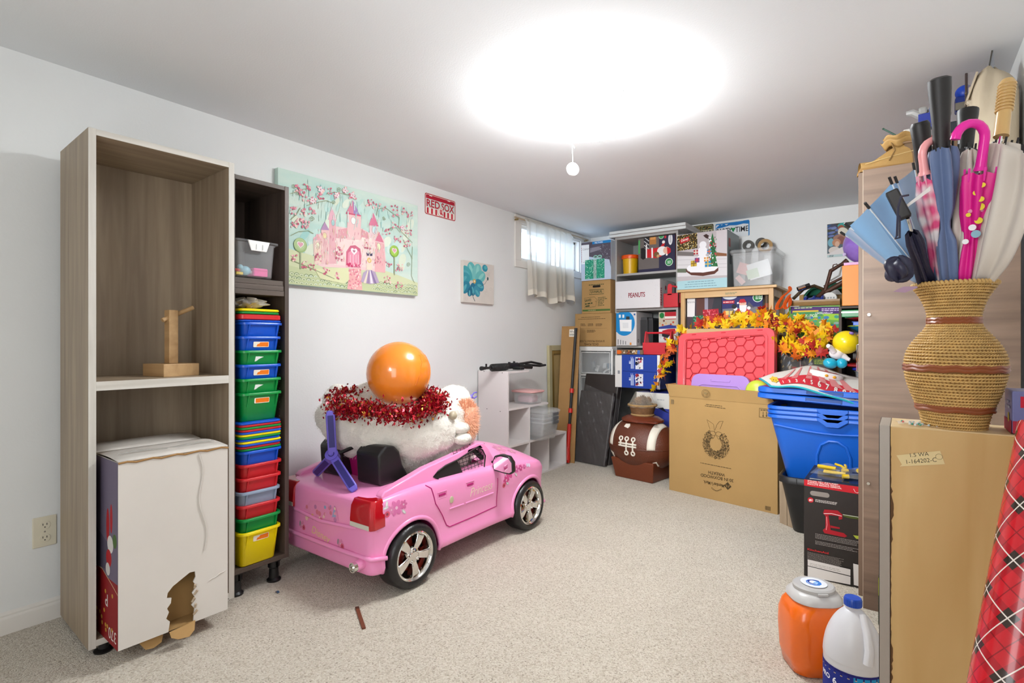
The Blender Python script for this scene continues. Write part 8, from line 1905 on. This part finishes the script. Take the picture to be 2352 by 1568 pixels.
for k in range(9):
    s_ = .46 + .05*k; c_ = axp*s_ + vw*(.021 if .6 < s_ < .76 else .027) + sdv*rr.uniform(-.012, .012); rr0 = rr.uniform(.004, .008)
    MB().lathe([(0, 0), (rr0, 0), (rr0, .0008), (0, .0008)], 12, M=Matrix.Translation(c_) @ vw.to_track_quat('Z', 'Y').to_matrix().to_4x4()).build('printed_dot', ink(rr.choice(['#e8d23c', '#f2eef0', '#8fb8c8', '#e8d23c'])), HP)
MB().tube([axp*.69 + Vector((.0155*math.cos(i*.52), .0155*math.sin(i*.52), 0)) for i in range(12)], .004, 6, closed=True).build('tie_band', plastic('#f0a0bc'), HP, smooth=True)
BEI = mat('cloth_cream', '#d6ccc0', rough=.65, sheen=.2)
CU = umbrella('golf_umbrella', 'cream half-open umbrella with a ribbed wooden handle', vfoot(.036, -.006), up(2300, 312, 1.06), .93, [(0, .010), (.30, .020), (.50, .034), (.70, .042), (.88, .040), (1, .034)], BEI, n=6, depth=.5, twist=.12, seed=5)
e0 = Vector(CU.location); outp = [(2352, 345, .98), (2330, 325, 1.02), (2300, 420, 1.0), (2262, 560, 1.02), (2238, 650, 1.06), (2285, 655, 1.06), (2330, 600, 1.02), (2370, 520, .97), (2380, 400, .96)]
def panel_fn(a, b):
    L_ = [(2300, 330, 1.04), (2285, 430, 1.03), (2258, 560, 1.05), (2238, 655, 1.09)]; R_ = [(2375, 365, .97), (2372, 470, .97), (2330, 590, 1.01), (2275, 662, 1.08)]
    l_ = catm([W3(*q_) for q_ in L_], a); r_ = catm([W3(*q_) for q_ in R_], a); q_ = l_.lerp(r_, b); return q_ - e0 + Vector((-.6, -.8, 0))*(.010*math.sin(b*9.4)*(1-.6*a))
MB().grid(panel_fn, 20, 24).build('loose_panel', BEI, CU, smooth=True, ang=180, solid=.0012)
axp = up(2300, 312, 1.06) - Vector(CU.location); an_ = (up(2312, 180, 1.07) - up(2297, 305, 1.06)).normalized()
HW_ = mat('handle_bamboo', '#d8b070', rough=.3, var=.12, vs=10)
MB().tube([axp - an_*.005, axp + an_*.055, axp + an_*.108, axp + an_*.115], [.0125, .0115, .0135, .010], 16).build('handle', HW_, CU, smooth=True)
for k in range(9): MB().tube([axp + an_*(.050 + .0068*k) + (Vector((1, 0, 0))*math.cos(i*.524) + an_.cross(Vector((1, 0, 0))).normalized()*math.sin(i*.524))*.0128 for i in range(12)], .0024, 6, closed=True).build('handle_ring', HW_, CU, smooth=True)
umbrella('golf_umbrella', 'cream pleated umbrella squeezed between the grey and hot pink ones', vfoot(.002, -.034), up(2228, 345, 1.095), .98, [(0, .010), (.3, .012), (.55, .018), (.75, .020), (.92, .022), (1, .012)], BEI, n=4, depth=.6, seed=6, ribs=False)
umbrella('golf_umbrella', 'black umbrella canopy behind the hot pink hook', vfoot(.030, .015), up(2282, 330, 1.16), .96, [(0, .012), (.3, .018), (.6, .026), (.85, .026), (1, .016)], mat('cloth_black', '#1c191a', rough=.5), n=6, depth=.4, seed=7)
# light blue half-open umbrella tipping to the left
LB = mat('cloth_skyblue', '#7fb2e0', rough=.4, sheen=.2, h2='#8fbce6', vs=3)
foot = vfoot(-.045, .0); foot.z = VZ + .285
t = thing('sky_umbrella', 'light blue half-open umbrella tipping out of the vase', 'umbrella', tuple(foot), group=UG)
rim = [(1940, 543, 1.24), (1950, 524, 1.16), (1995, 480, 1.09), (2048, 424, 1.10), (2060, 422, 1.12), (2100, 392, 1.20), (2112, 430, 1.28), (2080, 480, 1.36), (2020, 520, 1.36), (1960, 545, 1.32)]
RW = [W3(*a) - foot for a in rim]; apex = Vector((0, 0, 0)); nR = len(RW); vs = []; fs = []
NS = 10; NB = 6
for i in range(nR):
    a, b = RW[i], RW[(i+1) % nR]
    for j in range(NB):
        f_ = j/NB; e_ = a.lerp(b, f_); sag = 1 - .05*math.sin(math.pi*f_)
        for k in range(NS+1):
            g_ = k/NS; mid = (sum(RW, Vector())/nR)*g_
            vs.append(apex + (e_*g_ - mid)*((sag - 1)*g_ + 1) + mid + Vector((0, 0, -.012*math.sin(math.pi*g_))))
tot = nR*NB
fs = [(i*(NS+1)+k, ((i+1) % tot)*(NS+1)+k, ((i+1) % tot)*(NS+1)+k+1, i*(NS+1)+k+1) for i in range(tot) for k in range(NS)]
MB().add(vs, fs).build('canopy', LB, t, smooth=True, ang=60, weld=True)
for e_ in RW: MB().tube([e_*.05, e_*.55, e_*1.01], .0016, 5).build('rib', mat('rib_white', '#dfe8f0', rough=.4), t, smooth=True); MB().tube([e_*.99, e_*1.05], .003, 6).build('rib_tip', BLKH, t, smooth=True)
tp = up(2126, 395, 1.16) - foot; MB().tube([Vector((.02, 0, -.25)), Vector((0, 0, 0)), tp], .0035, 8).build('shaft', CHROME, t, smooth=True)
an_ = (up(2112, 285, 1.14) - up(2126, 395, 1.16)).normalized(); MB().tube([tp - an_*.01, tp, tp + an_*.06, tp + an_*.095, tp + an_*.103], [.013, .0155, .0165, .018, .014], 16).build('handle', BLKH, t, smooth=True)
# navy compact umbrella
umbrella('compact_umbrella', 'navy compact umbrella drooping on the rim with a wrist strap', vfoot(-.075, -.03) + Vector((0, 0, .035)), up(2085, 505, 1.06), .80, [(0, .016), (.25, .022), (.5, .018), (.7, .015), (.9, .016), (1, .012)], mat('cloth_navy', '#23233a', rough=.45), n=6, depth=.5, seed=9, ribs=False)
tt = [o for o in bpy.data.objects if o.get('label', '').startswith('navy compact')][0]; to = Vector(tt.location)
MB().box(-.011, .011, -.011, .011, 0, .062, M=Matrix.Translation(up(2080, 505, 1.06) - to) @ Matrix.Rotation(R(-22), 4, 'Y')).build('handle', BLKH, tt, bevel=.003)
lf = up(2064, 622, 1.06) - to
MB().grid(lambda a, b: lf + Vector((math.sin(math.pi*b)*math.cos(6.2832*a), math.sin(math.pi*b)*math.sin(6.2832*a), -math.cos(math.pi*b)*.9))*.023*(1 + .22*math.sin(5*6.2832*a + 4*b) + .15*math.sin(9*b + 12.566*a)), 30, 14).build('loose_fold', MATS['cloth_navy'], tt, smooth=True, ang=180)
MB().tube([up(*a) - to for a in ((2086, 452, 1.04), (2070, 455, 1.03), (2063, 480, 1.02), (2060, 545, 1.02), (2056, 552, 1.02), (2066, 550, 1.02), (2066, 500, 1.03))], .0022, 6).build('wrist_strap', MATS['cloth_navy'], tt, smooth=True)
t = thing('paper_tag', 'small lilac paper tag at the left rim of the vase', 'tag', tuple(up(2074, 669, 1.07)))
MB().prism([(-.020, -.004), (.004, -.006), (.030, .004), (.028, .007), (.0, .006)], lambda u, v, w: (u*.8, u*.6 + w, v), 0, .0015).build('card', ink('#b493a8'), t)

# ------------------------------------------------------------------ bulb box and wrapping paper roll
t, fc = carton('bulb_box', 'small blue and red light bulb box at the right end of the ply cabinet', 'box', .168, .270, 1.425, 1.52, PZ_+.001, PZ_+.085, mat('bulb_blue', '#6a6c9c', rough=.35), flaps=False)
p = Print(fc('front'), t); p.clip = True; w_, h_ = p.w, p.h; p.rect(0, 0, w_, h_*.3, '#a8283c'); p.line([(.01, .002), (.03, .022)], .003, '#efe8ea'); p.line([(.03, .002), (.008, .022)], .003, '#efe8ea'); p.rect(w_*.12, h_*.62, w_*.7, h_*.26, '#c01c34'); p.text('globe', w_*.20, h_*.67, .014, '#f6e8ea', bold=.01); p.build()
p = Print(fc('left'), t); p.rect(0, 0, p.w, p.h*.3, '#a8283c'); p.circ(p.w*.6, p.h*.35, .01, '#d8c43c'); p.greek(.02, .06, .04, 2, .01, '#c8cce0'); p.build()
def tartan():
    m = bpy.data.materials.new('tartan_wrap'); m.use_nodes = True; N, L = m.node_tree.nodes, m.node_tree.links; b = N['Principled BSDF']; b.inputs['Roughness'].default_value = .22; b.inputs['Coat Weight'].default_value = .4
    uv = N.new('ShaderNodeUVMap'); sep = N.new('ShaderNodeSeparateXYZ'); L.new(uv.outputs[0], sep.inputs[0])
    def band(src, off, lo, hi):       # 1 where frac(src+off) in lo..hi
        ad = N.new('ShaderNodeMath'); ad.operation = 'ADD'; ad.inputs[1].default_value = off; L.new(src, ad.inputs[0]); fr = N.new('ShaderNodeMath'); fr.operation = 'FRACT'; L.new(ad.outputs[0], fr.inputs[0])
        g = N.new('ShaderNodeMath'); g.operation = 'GREATER_THAN'; g.inputs[1].default_value = lo; L.new(fr.outputs[0], g.inputs[0]); l_ = N.new('ShaderNodeMath'); l_.operation = 'LESS_THAN'; l_.inputs[1].default_value = hi; L.new(fr.outputs[0], l_.inputs[0])
        mu = N.new('ShaderNodeMath'); mu.operation = 'MULTIPLY'; L.new(g.outputs[0], mu.inputs[0]); L.new(l_.outputs[0], mu.inputs[1]); return mu.outputs[0]
    def op(o, a, c, **k):
        n_ = N.new('ShaderNodeMath'); n_.operation = o
        for i, x in enumerate((a, c)):
            if isinstance(x, (int, float)): n_.inputs[i].default_value = x
            else: L.new(x, n_.inputs[i])
        return n_.outputs[0]
    U, V = sep.outputs[0], sep.outputs[1]; col = None
    def mixc(base, fac, h):
        mx = N.new('ShaderNodeMix'); mx.data_type = 'RGBA'
        if isinstance(base, str): mx.inputs[6].default_value = lin(base)
        else: L.new(base, mx.inputs[6])
        mx.inputs[7].default_value = lin(h); L.new(fac, mx.inputs[0]); return mx.outputs[2]
    bu, bv = band(U, 0, 0, .36), band(V, 0, 0, .36)
    c = mixc('#c81a26', op('MULTIPLY', op('MAXIMUM', bu, bv), .55), '#8c0f1c'); c = mixc(c, op('MULTIPLY', bu, bv), '#33241c')
    c = mixc(c, op('MULTIPLY', op('MAXIMUM', band(U, 0, .66, .69), band(V, 0, .66, .69)), .7), '#6a0c16'); c = mixc(c, op('MAXIMUM', band(U, 0, .160, .190), band(V, 0, .160, .190)), '#e8dcd2')
    L.new(c, b.inputs['Base Color']); return m
r0, r1 = Vector((.262, 1.045, 0)), Vector((.298, 1.350, .98))
r0 = W3(2330, 1568, .86); r1 = W3(2416, 985, .93)
axr = (r1-r0); r0 = r0 - axr.normalized()*((r0.z - .0)/axr.normalized().z); axr = r1 - r0
t = thing('wrapping_roll', 'tall roll of red tartan wrapping paper leaning on the wall', 'wrapping paper', tuple(r0))
RAD = .064; n_ = 40; ms = 30; an = axr.normalized(); u_ = an.cross(Vector((0, 1, .2))).normalized(); w_ = an.cross(u_); Lr = axr.length
vs = [an*(Lr*j/ms) + (u_*math.cos(2*math.pi*i/n_) + w_*math.sin(2*math.pi*i/n_))*(RAD - .02*(j/ms)**1.5) for j in range(ms+1) for i in range(n_+1)]
fs = [(j*(n_+1)+i, j*(n_+1)+i+1, (j+1)*(n_+1)+i+1, (j+1)*(n_+1)+i) for j in range(ms) for i in range(n_)]
o = MB().add(vs, fs).build('paper', tartan(), t, smooth=True, ang=180, fix=False)
uvl = o.data.uv_layers.new(name='UVMap')
for pl in o.data.polygons:
    for li in pl.loop_indices:
        vi = o.data.loops[li].vertex_index; j, i = divmod(vi, n_+1); a_, b_ = i/n_*2*math.pi*RAD, Lr*j/ms
        uvl.data[li].uv = ((a_*.62 + b_)*1.0/.088, (b_*.90 - a_*1.05)/.088)
MB().tube([an*.0, an*(Lr-.004)], .030, 20).build('core_tube', KRAFT, t, smooth=True)
for e_ in (0.0, Lr): MB().lathe([(.030, 0), ((RAD if e_ == 0 else RAD-.02), 0)], 32, M=Matrix.Translation(an*e_) @ an.to_track_quat('Z', 'Y').to_matrix().to_4x4(), closed_ends=False).build('roll_end', mat('paper_edge', '#d8cfc4', rough=.7), t)

# ------------------------------------------------------------------ bottles on the floor
t = thing('detergent_tub', 'big orange detergent tub with a grey lid on the carpet', 'tub', (-.250, 2.055, 0), R(33)); ORG = mat('orange_plastic', '#ee6a0a', rough=.22, coat=.3)
rrloft([(.070, .062, .04, 0), (.086, .076, .045, .006), (.094, .084, .048, .05), (.098, .088, .05, .13), (.097, .087, .052, .18), (.090, .080, .055, .212), (.074, .070, .058, .232), (.062, .060, .056, .240)], n=7).build('body', ORG, t, smooth=True, ang=60)
MB().sphere((.035, -.088, .10), (.020, .010, .050), 16, 10).build('grip_dimple', mat('orange_dark', '#c04c08', rough=.35), t, smooth=True)
LG = mat('lid_grey', '#b8b6b4', rough=.35)
rrloft([(.076, .072, .058, .230), (.080, .076, .060, .234), (.079, .075, .060, .246), (.070, .066, .056, .258), (.062, .058, .054, .264)], n=7).build('collar', mat('lid_silver', '#c6c4c2', rough=.3), t, smooth=True)
l_ = MB().lathe([(.060, .262), (.061, .264), (.061, .274), (.056, .279), (0, .281)], 36, closed_ends=False, sx=1.06, sy=1.0).build('lid', LG, t, smooth=True)
bx('lid_tab', LG, l_, -.016, .016, -.066, -.058, .264, .272, bevel=.002)
p = Print(((-.05, -.05, .2815), (1, 0, 0), (0, 1, 0), .1, .1), t, 'lid_print', off=.0006); p.circ(.05, .05, .040, '#dfe2e8', n=30); p.circ(.05, .05, .024, '#3a78c8', n=10); p.circ(.047, .052, .016, '#e4eaf2'); p.spiral(.050, .050, .024, '#1c3c94', .006, turns=.9, a0=.4); p.circ(.056, .048, .010, '#8ab8e8', ry=.006, rot=.6); p.build()
t = thing('bleach_bottle', 'white bleach jug with a blue cap and blue label', 'bottle', (-.128, 1.905, 0), R(30)); WHP = mat('jug_white', '#d6d6da', rough=.35, sss=.1)
jp = [(.070, 0), (.076, .006), (.078, .02), (.078, .135), (.079, .155), (.076, .185), (.069, .215), (.057, .245), (.042, .270), (.026, .288), (.019, .294), (.018, .304)]
JP = [Vector((a, 0, b)) for a, b in jp]
MB().lathe([(catm(JP, i/50).x, catm(JP, i/50).z) for i in range(51)], 44, sx=1.0, sy=1.0).build('body', WHP, t, smooth=True, ang=60)
MB().tube([(.012, -.030, .288), (.010, -.060, .245), (.006, -.078, .205), (.0, -.082, .17)], [.010, .011, .012, .013], 10).build('grip', WHP, t, smooth=True)
MB().lathe([(0, .306+.0), (.019, .300), (.0235, .302), (.0235, .322), (.021, .326), (0, .327)], 28, closed_ends=False).build('cap', plastic('#1246b0', .3), t, smooth=True)
for k in range(28): bx('cap_ridge', plastic('#1246b0', .3), t, .0230*math.cos(k*.2244)-.0008, .0230*math.cos(k*.2244)+.0008, .0230*math.sin(k*.2244)-.0008, .0230*math.sin(k*.2244)+.0008, .303, .321, bevel=0)
class WrapPrint(Print):
    def raw(s, pts, faces, c):
        s.mb.add([((.0785 + s.z)*math.cos(x/.0785), (.0785 + s.z)*math.sin(x/.0785), y) for x, y in pts], faces, s._ci(c)); s.z += s.step; return s
p = WrapPrint(((0, 0, 0), (1, 0, 0), (0, 0, 1), 1, 1), t, 'wrap_label', off=.0006, step=4e-5)
def band(a0, a1, z0, z1, c):
    for i in range(16): x0, x1 = R(a0 + (a1-a0)*i/16)*.0785, R(a0 + (a1-a0)*(i+1)/16)*.0785; p.z -= p.step; p.raw([(x0, z0), (x1, z0), (x1, z1), (x0, z1)], [(0, 1, 2, 3)], c)
    p.z += p.step*2
band(140, 245, .015, .125, '#1e2c86'); band(245, 360, .015, .125, '#1f8ec4'); band(140, 360, .118, .132, '#1e1e70'); band(140, 360, .1155, .118, '#c8b48c')
X0 = R(195)*.0785; p.text('PRO', X0-.035, .088, .020, '#f2f2f6', bold=.03); p.text('6', X0+.012, .084, .026, '#f2f2f6', bold=.03)
for k in range(4): p.greek(X0 + .006, .072 - .014*k, .05, 1, .009, '#d8dcf0', fill=.5)
X1 = R(252)*.0785
for k in range(14): p.greek(X1, .108 - .0065*k, .026, 1, .005, '#1e3c86', fill=.35)
X2 = R(300)*.0785
for k in range(9): p.greek(X2, .100 - .006*k, .020, 1, .0045, '#1e3c86', fill=.35)
p.circ(X2 + .008, .034, .008, '#1e3c86'); p.circ(X2 + .03, .034, .006, '#cfe4f0'); p.build()
t, fc = carton('garden_pack', 'lime green printed packet standing by the tall cabinet foot', 'packet', -.085, .02, 2.50, 2.545, 0, .185, mat('pack_dark', '#26301c', rough=.3), flaps=False)
p = Print(fc('front'), t); p.clip = True; w_, h_ = p.w, p.h; p.rect(0, 0, w_, h_, '#2c3420'); p.rect(0, h_*.62, w_, h_*.38, '#b8c81c'); p.greek(w_*.3, h_*.88, .04, 4, .010, '#3c4a1c'); p.circ(w_*.3, h_*.5, .03, '#4a6a24')
for k, c in enumerate(('#c83c1c', '#2f8ac0', '#d8b01c', '#1f7a3c', '#b82430')): p.rect(w_*.1, h_*(.30 - .07*k), w_*.8, h_*.05, c)
p.build()
